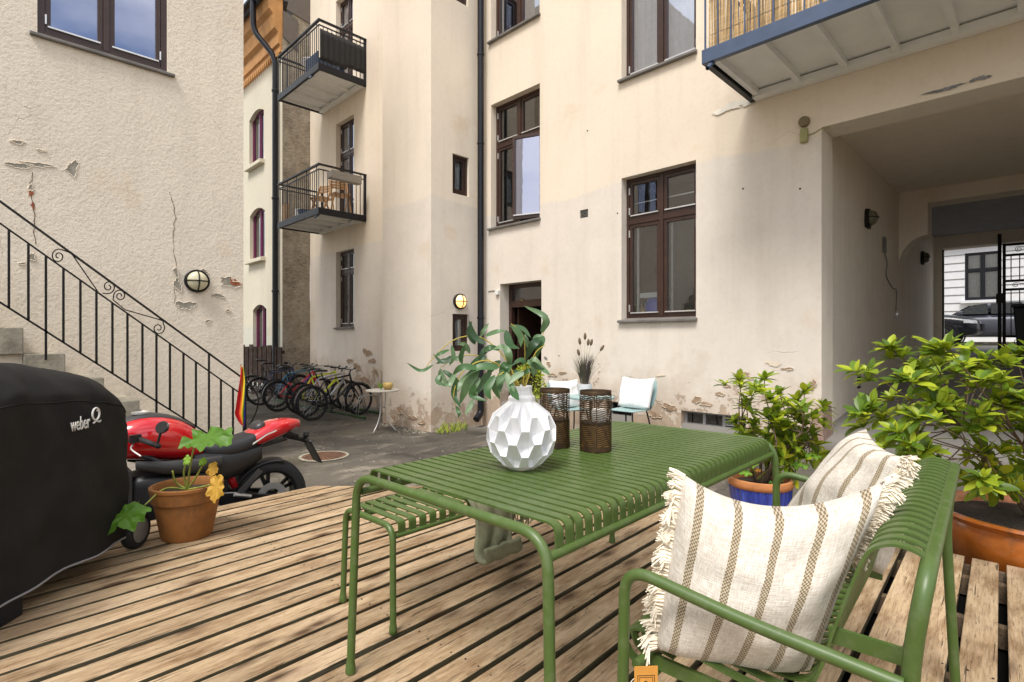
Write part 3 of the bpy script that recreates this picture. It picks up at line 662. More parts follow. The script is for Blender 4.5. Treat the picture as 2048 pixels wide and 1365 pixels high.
for i, (x, y, rx, ry, m) in enumerate([(1490, 748, 9, 5, 'scarb'), (1500, 757, 5, 3, 'scarb'), (1548, 728, 14, 5, 'flake'), (1575, 738, 10, 3, 'scarb'), (1455, 772, 6, 4, 'scarb'), (1440, 788, 7, 5, 'scarb'), (1395, 800, 10, 7, 'scarb'), (1412, 808, 9, 5, 'scarb'), (1340, 815, 14, 8, 'scarb'), (1322, 750, 8, 4, 'flake'), (1310, 830, 12, 7, 'scarb'), (1105, 750, 9, 4, 'scarb'), (1125, 746, 8, 3, 'scarb'), (1098, 728, 5, 5, 'scarb'), (1290, 790, 8, 5, 'scarb'), (1625, 770, 5, 14, 'scarb'), (1560, 800, 8, 6, 'scarb'), (1460, 215, 26, 10, 'repair'), (1495, 207, 16, 6, 'repair'), (1888, 180, 22, 5, 'soot'), (1960, 158, 12, 6, 'soot'), (1092, 716, 4, 3, 'soot')]):
    mpatch(x, y, rx, ry, m, i+40)
for x, y, rx, ry in ((735, 705, 14, 8), (745, 722, 10, 6), (715, 735, 12, 9), (752, 745, 8, 7), (730, 760, 14, 8), (700, 722, 9, 6)): mpatch(x, y, rx, ry, 'scarb', x)
for x, y, rx, ry in ((800, 820, 12, 7), (825, 835, 12, 5), (790, 838, 8, 6), (845, 845, 10, 4)): mpatch(x, y, rx, ry, 'scarb', x, 5.47)
for x, y in ((1486, 378), (1600, 378), (1235, 427), (1175, 262), (1118, 712)):
    t = (x-1024)/1075; k = 6.6/(math.sqrt(.5)*(1+t)); MB().lathe([(.011, 0), (.011, .003)], 10, (6.6*(t-1)/(1+t), 6.5965, H-(y-680)/1075*k), 'Y').build('nail_hole', M['iron'], apt)
# ---------------------------------------------------------------- drainpipes
dp = thing('drainpipe', (-7.27, 6.47, -.3), 'black drainpipe in the corner between stair tower and entrance door', 'drainpipe', world_children=True)
MB().tube([(-7.27,6.47,11.3), (-7.27,6.47,.02), ], .058, 14).build('pipe', M['pipe'], dp, smooth=True, angle=50)
MB().tube(bend([(-7.27,6.47,.03), (-7.27,6.47,-.1), (-7.22,6.32,-.2)], .06), .062, 12).build('outlet', M['pipe'], dp, smooth=True, angle=50)
for z in (1.6, 4.75, 6.35, 9): MB().lathe([(.06, 0), (.068, .005), (.068, .035), (.06, .04)], 14, (-7.27, 6.47, z)).build('bracket', M['pipe'], dp, smooth=True, angle=40)
dp2 = thing('drainpipe', (-14.75, 5.70, -.35), 'black drainpipe with swan neck on the pale yellow house', 'drainpipe', world_children=True)
MB().tube(bend([(-15.15,5.30,10.34), (-15.15,5.30,10.0), (-15.15,5.31,9.55), (-14.78,5.74,8.85), (-14.78,5.74,8.4), (-14.78,5.74,-.3)], .22), .075, 12).build('pipe', M['pipe'], dp2, smooth=True, angle=50)
for z in (7.9, 5.0, 2.5): MB().lathe([(.08, 0), (.092, .01), (.092, .06), (.08, .07)], 12, (-14.78, 5.74, z)).build('bracket', M['pipe'], dp2, smooth=True, angle=40)

# ---------------------------------------------------------------- wall lamps
M['opal'] = pmat('yellowed_opal_glass', (.62, .58, .40), .3, var=.1); M['lit'] = emis('lit_opal_glass', (1, .50, .13), 1.0, (.9, .75, .5))
def bulkhead(loc, nrm, r, label, lit=False, ell=1.0, half=False):
    """round caged bulkhead lamp; local +Z is the way out of the wall"""
    o = thing('wall_lamp', loc, label, 'lamp', group=None); q = Vector(nrm).to_track_quat('Z', 'Y'); o.rotation_mode = 'QUATERNION'; o.rotation_quaternion = q
    def E(mb): mb.v = [(x, y*ell, z) for x, y, z in mb.v]; return mb
    E(MB().lathe([(r, 0), (r, .03), (r*.97, .035), (0, .035)], 28)).build('base', M['iron'], o, smooth=True, angle=40)
    E(MB().lathe([(r*.86, .03), (r*.86, .05), (r*.8, .075), (r*.62, .1), (r*.35, .116), (0, .122)], 28, capt=False)).build('globe', M['lit'] if lit else M['opal'], o, smooth=True)
    E(MB().tube([(r*.93*math.cos(a), r*.93*math.sin(a), .045) for a in (R(12*k) for k in range(30))], .014, 8, closed=True)).build('ring', M['iron'], o, smooth=True)
    for a in (0, 90):
        ca_, sa = math.cos(R(a)), math.sin(R(a))
        E(MB().tube([(ca_*x*r, sa*x*r, zz) for x, zz in ((-.92, .05), (-.8, .083), (-.55, .113), (-.25, .127), (0, .131), (.25, .127), (.55, .113), (.8, .083), (.92, .05))], .0075, 6)).build('guard_bar', M['iron'], o, smooth=True)
    return o
bulkhead((XE, 1.925, 1.94), (1, 0, 0), .135, 'round caged wall lamp, unlit, on the beige stucco house above the railing')
bulkhead((-7.41, 6.08, 1.90), (1, 0, 0), .135, 'glowing round wall lamp above the little tower window', lit=True)
M['opald'] = pmat('dusty_dark_glass', (.13, .125, .08), .3)
def halflamp(loc, label):
    o = thing('wall_lamp', loc, label, 'lamp'); 
    MB().prism([(-.11, -.14), (.11, -.14), (.13, -.05), (.12, .07), (.07, .13), (-.07, .13), (-.12, .07), (-.13, -.05)], 'X', 0, .035).build('base', M['iron'], o)
    gl = MB(); rings_ = []
    for x, s_ in ((.03, .9), (.08, .85), (.12, .65), (.14, .35)):
        rings_.append([(x, .12*s_*math.cos(R(20*k)), .125*s_*math.sin(R(20*k))) for k in range(18)])
    gl.rings(rings_); gl.build('globe', M['opald'], o, smooth=True)
    MB().tube([(.03, -.12, 0), (.10, -.10, 0), (.15, -.03, 0), (.15, .03, 0), (.10, .10, 0), (.03, .12, 0)], .008, 6).build('guard_bar', M['iron'], o)
    MB().tube([(.04, .115*math.cos(R(20*k)), .125*math.sin(R(20*k))) for k in range(18)], .012, 6, closed=True).build('ring', M['iron'], o)
    return o
halflamp((-1.88, 9.15, 2.98), 'black half round lamp high on the gateway wall, the nearer one'); halflamp((-1.88, 13.9, 2.92), 'black half round lamp on the gateway wall beside the iron gate')
# alarm siren and junction box at the gateway corner
jb = thing('junction_box', (-1.93, 6.6, 3.52), 'yellowed junction box with cable below the balcony at the gateway corner', 'junction box', world_children=True)
M['oldplastic'] = pmat('yellowed_plastic', (.34, .32, .14), .6)
bevel(MB().b2((-1.985, 6.545, 3.43), (-1.905, 6.598, 3.59)).build('box', M['oldplastic'], jb), .012, 3)
MB().tube(bend([(-1.905, 6.58, 3.51), (-1.84, 6.585, 3.515), (-1.79, 6.59, 3.545), (-1.70, 6.63, 3.55)], .03), .006, 6).build('cable', M['oldplastic'], jb)
sr = MB().lathe([(.055, 0), (.06, .02), (.055, .05), (.04, .06)], 18, (-1.945, 6.599, 3.665), 'Y'); sr.v = [(x, 6.599-(y-6.599), z) for x, y, z in sr.v]
tag(sr.build('siren', pmat('brown_siren_plastic', (.20, .16, .08), .6), smooth=True, angle=40), 'round olive siren above the junction box at the gateway corner', 'siren')
cb = thing('door_sensor', (-6.93, 6.56, 2.08), 'small cream box with cable beside the entrance door head', 'sensor box', world_children=True)
bevel(MB().b2((-6.99, 6.55, 2.02), (-6.905, 6.598, 2.10)).build('box', M['boxw'], cb), .008)
MB().tube([(-6.99, 6.59, 2.10), (-7.1, 6.59, 2.105), (-7.2, 6.59, 2.10)], .006, 6).build('cable', M['sill'], cb)
ic = thing('intercom', (-1.88, 10.6, 2.5), 'small grey box with loose cables on the gateway wall', 'intercom', world_children=True)
bevel(MB().b2((-1.879, 10.2, 2.62), (-1.85, 10.36, 2.86)).build('box', M['sill'], ic), .006)
MB().tube(crv([(-1.865, 10.3, 2.62), (-1.86, 10.45, 2.45), (-1.862, 10.4, 2.25), (-1.865, 10.9, 2.1), (-1.862, 11.2, 2.06), (-1.86, 11.15, 1.7)]), .008, 5).build('cable', M['sill'], ic)
MB().lathe([(.02, 0), (.035, .05), (.03, .1), (0, .12)], 10, (-1.845, 11.15, 1.6)).build('bulb', M['alu'], ic, smooth=True)
lv = MB()
for k in range(5): lv.b2((-1.879, 8.62, .55+k*.045), (-1.872, 8.80, .575+k*.045))
tag(lv.build('air_brick', M['iron']), 'small dark air vent low on the gateway wall', 'vent')

# ---------------------------------------------------------------- balconies
def balcony(name, x0, x1, yf, z0, hb, hr, label, m, seglen=.105, gap_y=6.598, nj=5, posts=True, under='under'):
    """steel balcony hung on the wall plane y = gap_y: channel frame, grey soffit, joists, balusters, rails"""
    b = thing(name, ((x0+x1)/2, gap_y, z0), label, 'balcony', world_children=True)
    mm = M[m]
    bevel(MB().b2((x0, yf, z0), (x1, yf+.06, z0+hb)).build('front_beam', mm, b), .004)
    for xa, xb in ((x0, x0+.06), (x1-.06, x1)): bevel(MB().b2((xa, yf+.061, z0+.002), (xb, gap_y, z0+hb-.002)).build('side_beam', M['grey_steel'], b), .004)
    MB().b2((x0+.061, yf+.061, z0+.098), (x1-.061, gap_y-.001, z0+.12)).build('floor_slab', M[under], b)
    MB().b2((x0+.062, gap_y-.13, z0+.004), (x1-.062, gap_y-.005, z0+.080)).build('wall_beam', M[under], b)
    jm = MB().b2((-.028, yf+.062, z0+.025), (.028, gap_y-.132, z0+.0978)).mesh('joist', M[under])
    for k in range(nj):
        xx = lerp(x0+.11, x1-.11, k/(nj-1)); o = link('joist', jm, b); o.location = o.location+Vector((xx, 0, 0))
    zt = z0+hb+hr; zl = zt-.13
    MB().b2((x0-.01, yf-.005, zt-.035), (x1+.01, yf+.055, zt)).build('handrail', mm, b)
    for xa in (x0+.02, x1-.02): MB().b2((xa-.03, yf+.056, zt-.034), (xa+.03, gap_y, zt-.001)).build('handrail', mm, b)
    MB().b2((x0+.01, yf+.012, zl-.012), (x1-.01, yf+.032, zl+.012)).build('lower_rail', mm, b)
    for xa in (x0+.02, x1-.02): MB().b2((xa-.011, yf+.033, zl-.012), (xa+.011, gap_y, zl+.012)).build('lower_rail', mm, b)
    for xa in (x0+.03, x1-.03): MB().b2((xa-.025, gap_y-.05, z0+hb), (xa+.025, gap_y-.001, zt-.036)).build('post', mm, b)
    bm2 = MB().b2((-.006, -.006, z0+hb-.004), (.006, .006, zl-.011)).mesh('baluster', mm); tall = MB().b2((-.008, -.008, z0+hb-.004), (.008, .008, zt-.034)).mesh('baluster', mm)
    n = int((x1-x0-.06)/seglen)
    for k in range(n+1):
        o = link('baluster', tall if k % 5 == 0 else bm2, b); o.location = o.location+Vector((lerp(x0+.03, x1-.03, k/n), yf+.022, 0))
    ny = int((gap_y-yf-.1)/seglen)
    for xa in (x0+.02, x1-.02):
        for k in range(1, ny+1):
            o = link('baluster', tall if k % 5 == 0 else bm2, b); o.location = o.location+Vector((xa, lerp(yf+.022, gap_y-.05, k/(ny+1)), 0))
    return b
BX0, BX1, BYF = -13.78, -11.5, 5.41
b1 = balcony('balcony', BX0, BX1, BYF, 4.03, .15, .98, 'lower small steel balcony with planter and folded chairs above the bicycles', 'grey_steel')
b2 = balcony('balcony', BX0, BX1, BYF, 7.25, .15, .98, 'upper small steel balcony with dark privacy cloth', 'grey_steel')
b3 = balcony('balcony', -2.537, 2.2, 5.30, 4.06, .145, 1.0, 'large blue-grey steel balcony with reed screen above the gateway', 'blue_steel', .13, nj=11)
for b, p in ((b3, (-2.44, 5.34, 4.058)), (b1, (-11.62, 5.46, 4.028)), (b2, (-11.9, 5.45, 7.248))):
    x, y, z = p; MB().tube([(x, y+.03, z+.02), (x-.02, y-.07, z-.075)], .022, 12, caps=False).build('drain_spout', M['blue_steel'], b, smooth=True)
# reed screen behind the bars
rs = thing('reed_screen', (-.2, 5.35, 4.21), 'dry reed screen tied behind the bars of the large balcony', 'screen', world_children=True)
random.seed(5)
reeds = []
for k in range(5):
    mb = MB(); mb.tube([(0, 0, 0), (random.uniform(-.004, .004), .003, .5), (random.uniform(-.012, .012), 0, 1.0+random.uniform(-.03, .03))], [.0075, .007, .005], 5); reeds.append(mb.mesh('reed', M['reed']))
for k in range(190):
    link('reed', reeds[k % 5], rs, loc=Vector((-2.47+.0152*k+random.uniform(-.004, .004), 5.352+random.uniform(-.004, .008), 4.213))-Vector(rs['_b']), rot=(0, random.uniform(-.03, .03), random.uniform(0, 6)))
rest = MB()
for k in range(118): rest.tube([(.42+.0152*k, 5.352, 4.213), (.42+.0152*k+random.uniform(-.01, .01), 5.355, 5.2)], .007, 5)
tag(rest.build('reed_row', M['reed'], rs), kind='stuff')
for z in (4.35, 4.7, 5.05): MB().tube([(-2.48, 5.343, z), (2.15, 5.343, z)], .0025, 4).build('binding_wire', M['sill'], rs)
# dark cloth on the upper balcony (right side and part of its front)
pc = MB(); n = 40
grid = [[(BX1+.012+.008*math.sin(i*1.3), lerp(5.44, 6.54, i/n), lerp(7.46 if i < 24 else 7.52, 8.16, j/6)) for i in range(n+1)] for j in range(7)]
pc.sheet(grid); cl = pc.build('privacy_cloth', pmat('charcoal_cloth', (.018, .017, .017), .9, var=.2, vs=40), smooth=True, fix=False); tag(cl, 'dark cloth tied to the side of the upper small balcony', 'cloth')
m_ = cl.modifiers.new('thick', 'SOLIDIFY'); m_.thickness = .004
pl = thing('pallet_seat', (-12.0, 5.75, 7.4), 'slatted blue-grey box seat on the upper small balcony', 'seat', world_children=True)
for k in range(6): MB().b2((-11.86-.11*k, 5.52, 7.41), (-11.78-.11*k, 5.55, 7.80)).build('slat', M['blue_steel'], pl)
MB().b2((-12.5, 5.56, 7.62), (-11.76, 6.2, 7.66)).build('seat', M['blue_steel'], pl)
for xx in (-12.45, -11.82): MB().b2((xx, 6.1, 7.41), (xx+.05, 6.18, 7.615)).build('leg', M['blue_steel'], pl)
tb = thing('cafe_table', (-13.0, 5.95, 7.4), 'small round cafe table on the upper small balcony', 'table')
MB().lathe([(.28, .70), (.29, .71), (.28, .725), (0, .725)], 24).build('top', M['alu'], tb); MB().tube([(0, 0, .02), (0, 0, .70)], .02, 8).build('pole', M['grey_steel'], tb); MB().lathe([(.2, 0.0), (.19, .02), (.03, .04)], 20).build('base', M['grey_steel'], tb)
# lower balcony: hanging planter, folding chairs, pots
pb = MB(); prof = [(-.09, 0), (.09, 0), (.11, .17), (.10, .17), (.08, .02), (-.08, .02), (-.10, .17), (-.11, .17)]
pb.prism([(x+BX1+.11, z+4.84) for x, z in prof], 'Y', 5.62, 6.36); pb.b2((BX1+.02, 5.62, 4.845), (BX1+.20, 5.635, 5.0)); pb.b2((BX1+.02, 6.345, 4.845), (BX1+.20, 6.36, 5.0))
tag(pb.build('planter_box', pmat('grey_woven_planter', (.30, .28, .25), .8, var=.2, vs=60, bump=.6, bs=120, bd=.004)), 'grey woven planter hooked on the side rail of the lower small balcony', 'planter')
M['teak'] = pmat('light_wood', (.40, .22, .09), .6, var=.2, vs=15)
def folding_chair(loc, rz, label):
    o = thing('folding_chair', loc, label, 'chair', rz)
    for s_ in (-.2, .2):
        MB().bar((s_, -.22, 0), (s_, .16, .82), .025, .035).build('leg', M['teak'], o); MB().bar((s_*.85, .24, 0), (s_*.85, -.2, .46), .022, .032).build('leg', M['teak'], o)
    for k in range(6): MB().b2((-.2, -.2+.07*k, .44), (.2, -.15+.07*k, .456)).build('slat', M['teak'], o)
    for k in range(3): MB().b2((-.2, .09+.028*k, .62+.07*k), (.2, .105+.028*k, .665+.07*k)).build('slat', M['teak'], o)
    return o
folding_chair((-11.85, 6.1, 4.182), R(80), 'wooden folding chair at the right of the lower small balcony'); folding_chair((-12.45, 5.95, 4.182), R(20), 'wooden folding chair in the middle of the lower small balcony')
wp = MB().lathe([(.12, 0), (.15, .28), (.14, .28), (.12, .25)], 18, (-13.2, 5.75, 4.18), capt=True); tag(wp.build('flower_pot', M['boxw'], smooth=True, angle=40), 'white pot standing on the lower small balcony', 'pot')
wp = MB().lathe([(.13, 0), (.17, .2), (.16, .2), (.14, .17)], 18, (-12.85, 5.7, 4.18), capt=True); tag(wp.build('flower_pot', M['blue_steel'], smooth=True, angle=40), 'dark bowl beside the white pot on the lower small balcony', 'pot')
wb_ = thing('wooden_crate', (-13.55, 5.6, 4.18), 'upright wooden crate at the left end of the lower small balcony', 'crate', world_children=True)
for k in range(4): MB().b2((-13.68+.085*k, 5.5, 4.182), (-13.62+.085*k, 5.52, 4.62)).build('board', M['teak'], wb_)
MB().b2((-13.68, 5.521, 4.182), (-13.36, 5.7, 4.22)).build('bottom', M['teak'], wb_); MB().b2((-13.68, 5.521, 4.5), (-13.36, 5.535, 4.54)).build('rail', M['teak'], wb_)

# ---------------------------------------------------------------- stair and railing on the left
M['conc'] = pmat('stained_concrete', (.33, .30, .23), .9, var=.28, vs=7, bump=.6, bs=30, bd=.01, dirt=((.12, .11, .08), 4, .7))
stc = thing('stone_stair', (-6.9, 0, -.35), 'stained concrete stair climbing along the beige stucco house', 'stair', world_children=True)
ny = 0
for k in range(14):
    zt = -.10+.2385*k; yt = 2.04-.2885*k
    o = MB().b2((-7.395, yt-.2885 if k < 13 else -3.5, zt-.2385 if k else -.4), (-6.46-.004*(k % 2), yt, zt)).build('step', M['conc'], stc); bevel(o, .008)
    if k > 1: MB().b2((-7.395, yt-.285 if k < 13 else -3.49, -.4), (-6.56, yt-.002, zt-.24)).build('stair_core', M['ewall'], stc)
rl = thing('stair_railing', (-6.42, 2.1, -.35), 'black wrought iron stair railing with scrolls running up to the left', 'railing', world_children=True)
XR = -6.42
def RY(px): t = (px-1024)/1075; return -XR*(t+1)/(1-t)
def RZ(px, py): t = (px-1024)/1075; k = -XR/(math.sqrt(.5)*(1-t)); return H-(py-680)/1075*k
ya, za, yb_, zb = RY(0), RZ(0, 403), RY(490), RZ(490, 760)
sl_ = (zb-za)/(yb_-ya)
def top(y): return za+sl_*(y-ya)
dl = top(RY(0))-RZ(0, 447); db = top(RY(0))-RZ(0, 573+32)
yl0 = -1.6
MB().bar((XR, yl0, top(yl0)), (XR, yb_+.01, top(yb_+.01)), .034, .016, up=(0, 0, 1)).build('handrail', M['iron'], rl)
MB().bar((XR, yl0, top(yl0)-dl), (XR, yb_, top(yb_)-dl), .014, .014).build('upper_bar', M['iron'], rl)
ybb = 1.86; MB().bar((XR, yl0, top(yl0)-db), (XR, ybb, top(ybb)-db), .018, .016).build('lower_bar', M['iron'], rl)
posts_px = [18, 57, 92, 127, 161, 193, 225, 255, 285, 313, 340, 367, 392, 418, 442, 466]
for i, px_ in enumerate(posts_px):
    y = RY(px_); zt = top(y)-dl; zb2 = top(y)-db
    full = px_ in (92, 313, 418)
    if px_ == 418: zt = top(y)
    if full: zb2 -= .26
    zb2 = max(zb2, -.3)
    MB().b2((XR-.009, y-.009, zb2), (XR+.009, y+.009, zt)).build('baluster', M['iron'], rl)
yy = RY(489); MB().b2((XR-.016, yy-.016, -.35), (XR+.016, yy+.016, top(yy)+.0)).build('newel_post', M['iron'], rl)
MB().tube(crv([(XR, yy, top(yy)), (XR, RY(508), RZ(508, 780)), (XR, RY(517), RZ(517, 800)), (XR, RY(512), RZ(512, 825)), (XR, RY(500), RZ(500, 850))]), .008, 6).build('curl', M['iron'], rl)
def scroll(c, r0, a0, turns, d=1):
    return [(c[0]+r0*(1-.8*k/22)*math.cos(a0+d*turns*6.283*k/22), c[1]+r0*(1-.8*k/22)*math.sin(a0+d*turns*6.283*k/22)) for k in range(23)]
def px_path(P): return [(XR, RY(x), RZ(x, y)) for x, y in P]
s1 = scroll((117, 513), 15, R(-60), 1.6, -1); s2 = scroll((219, 575), 14, R(60), 1.5, -1)
MB().tube(px_path(list(reversed(s1)) + [(143, 507), (190, 575), (200, 590)]), .0055, 5).build('scroll', M['iron'], rl)
MB().tube(px_path([(205, 587)] + [(x, y) for x, y in scroll((217, 574), 14, R(100), 1.5, -1)]), .0055, 5).build('scroll', M['iron'], rl)
MB().tube(px_path(list(reversed(scroll((240, 592), 13, R(170), 1.6, 1))) + [(226, 600), (250, 620), (320, 640)]), .0055, 5).build('scroll', M['iron'], rl)
MB().tube(px_path([(318, 639), (326, 643)] + scroll((317, 657), 13, R(-40), 1.5, 1)), .0055, 5).build('scroll', M['iron'], rl)
# rainbow flag tied to the newel
fl_ = thing('rainbow_flag', (XR+.02, yy-.03, .0), 'small furled rainbow flag tied to the lower end of the stair railing', 'flag', world_children=True)
MB().tube([(XR+.03, yy-.035, RZ(488, 850)), (XR+.03, yy-.05, RZ(483, 728))], .006, 6).build('pole', M['teak'], fl_)
cols = [((.62, .006, .01), 'red'), ((.75, .16, .01), 'orange'), ((.80, .62, .02), 'yellow'), ((.02, .22, .03), 'green'), ((.01, .02, .40), 'blue'), ((.10, .01, .2), 'violet')]
L0 = [(480, 734), (476, 760), (471, 790), (466, 828), (474, 842), (481, 850)]; R0 = [(484, 734), (489, 765), (489, 800), (489, 825), (488, 842), (485, 853)]; WT = [0, .38, .50, .70, .88, .97, 1]
for i, (c, nm) in enumerate(cols):
    mc = pmat('flag_'+nm, c, .8); g2 = []
    for j in range(25):
        t = j/24*5; a = int(min(t, 4)); ft = t-a; lx = lerp(L0[a][0], L0[a+1][0], ft); rx = lerp(R0[a][0], R0[a+1][0], ft); ly = lerp(L0[a][1], L0[a+1][1], ft); ry = lerp(R0[a][1], R0[a+1][1], ft)
        row = []
        e_ = 1.5-.6*j/24; w0 = WT[i]**(1/e_) if i else 0; w1 = WT[i+1]**(1/e_)
        for k in range(5):
            u = lerp(w0, w1, k/4); px_, py_ = lerp(lx, rx, u), lerp(ly, ry, u)
            row.append((XR+.045+.018*math.sin(u*9+j*.18), RY(px_), RZ(px_, py_)))
        g2.append(row)
    MB().sheet(g2).build('stripe', mc, fl_, smooth=True, fix=False)

# ---------------------------------------------------------------- gate, street, cars, white house
def gate_leaf(loc, rz, w, label):
    o = thing('iron_gate', loc, label, 'gate', rz); h = 2.25
    for xx in (.025, w-.025): MB().b2((xx-.025, -.02, 0), (xx+.025, .02, h)).build('stile', M['iron'], o)
    for zz in (.03, .30, 1.28, 1.46, 2.0, 2.22): MB().b2((.05, -.016, zz-.025), (w-.05, .016, zz+.025)).build('rail', M['iron'], o)
    n = int(w/.13); 
    for k in range(1, n):
        xx = w*k/n; MB().b2((xx-.008, -.008, .325), (xx+.008, .008, 1.255)).build('bar', M['iron'], o); MB().b2((xx-.008, -.008, 1.485), (xx+.008, .008, 1.975)).build('bar', M['iron'], o)
    for (cx, cz, r) in ((.2, 1.37, .05), (w-.2, 1.37, .05), (.25, 2.11, .06), (w-.25, 2.11, .06), (.25, .17, .08), (w-.25, .17, .08)):
        d = 1 if cx < w/2 else -1
        MB().tube([(cx+x, 0, cz+y) for x, y in scroll((0, 0), r, R(90), 1.5, d)] , .006, 5).build('scroll', M['iron'], o)
        MB().tube([(cx, 0, cz+r), (cx+d*.15, 0, cz+r*.4), (cx+d*.32, 0, cz-r)], .006, 5).build('scroll', M['iron'], o)
    MB().b2((w*.5-.03, -.03, 1.08), (w*.5+.03, .03, 1.2)).build('collar', M['iron'], o)
    return o
gzz = gz(0, 15.5)
gate_leaf((-1.72, 15.62, gzz+.03), R(100), 1.35, 'black iron gate leaf folded open against the left side of the gateway')
gate_leaf((-.70, 15.3, gzz+.0), R(8), 1.45, 'black iron gate leaf standing across the right half of the gateway')
gp = thing('gate_post', (-.735, 15.3, gzz), 'black gate post with bolt between the two iron gate leaves', 'post', world_children=True)
MB().b2((-.775, 15.26, gzz), (-.715, 15.32, 3.45)).build('post', M['iron'], gp); MB().b2((-.80, 15.24, 1.9+gzz-.9), (-.69, 15.255, 2.1+gzz-.9)).build('lock', M['iron'], gp)
wbn = thing('wheeled_bin', (-.20, 13.9, gz(0, 13.9)), 'dark wheeled bin just inside the gate at the right edge', 'bin')
bz = MB(); bz.hexa([(-.22,-.25,.08), (.22,-.25,.08), (.22,.25,.08), (-.22,.25,.08), (-.28,-.3,.95), (.28,-.3,.95), (.28,.3,.95), (-.28,.3,.95)]); bevel(bz.build('body', M['grey_steel'], wbn), .02)
bevel(MB().b2((-.30, -.34, .952), (.30, .34, 1.02)).build('lid', M['grey_steel'], wbn), .02); 
for s_ in (-.2, .2): MB().lathe([(.09, -.03), (.1, -.02), (.1, .02), (.09, .03)], 16, (s_, .26, .1), 'X').build('wheel', M['iron'], wbn, smooth=True, angle=40)
ZS = gz(0, 22)
sp = MB().b2((-60, 26.6, ZS-.2), (60, 29.2, ZS+.12)); tag(sp.build('pavement', M['conc']), kind='structure')
ww = thing('white_house', (0, 29.2, ZS), 'white boarded house with dark framed windows across the street', 'house', world_children=True)
M['whitew'] = pmat('white_wall_paint', (.66, .67, .69), .7, var=.04)
wins = [(-2.5, -1.38, 2.86, 4.82), (-5.6, -4.48, 2.86, 4.82), (1.4, 2.52, 2.86, 4.82)]
ptw = PY(29.2); w = MB(); wallsheet(w, ptw, -40, 40, ZS-.1, 12, wins, .1); w.build('wall', M['whitew'], ww, fix=False)
gr_ = []
for k in range(11):
    z = ZS+.40+.335*k
    spans = [(-40, -5.6), (-4.48, -2.5), (-1.38, 1.4), (2.52, 40)] if 2.66 < z < 4.9 else [(-40, 40)]
    for a, b in spans: MB().b2((a, 29.18, z-.01), (b, 29.197, z+.012)).build('groove', M['sill'], ww)
MB().prism([(29.19, 5.02), (29.05, 5.12), (29.05, 5.2), (28.85, 5.32), (28.85, 5.46), (29.19, 5.5)], 'X', -40, 40).build('cornice', M['whitew'], ww)
for q in wins:
    window(ww, ptw, *q, m='grey_steel', rec=.03, split=4.08, fr=.06, hinges=False, bars=False, depth=.5, glass='glass', curtain=[(q[0]+.1, q[1]-.1, 2.9, 4.75)])
    MB().b2((q[0]-.12, 29.02, 2.74), (q[1]+.12, 29.195, 2.85)).build('window_sill', M['whitew'], ww)

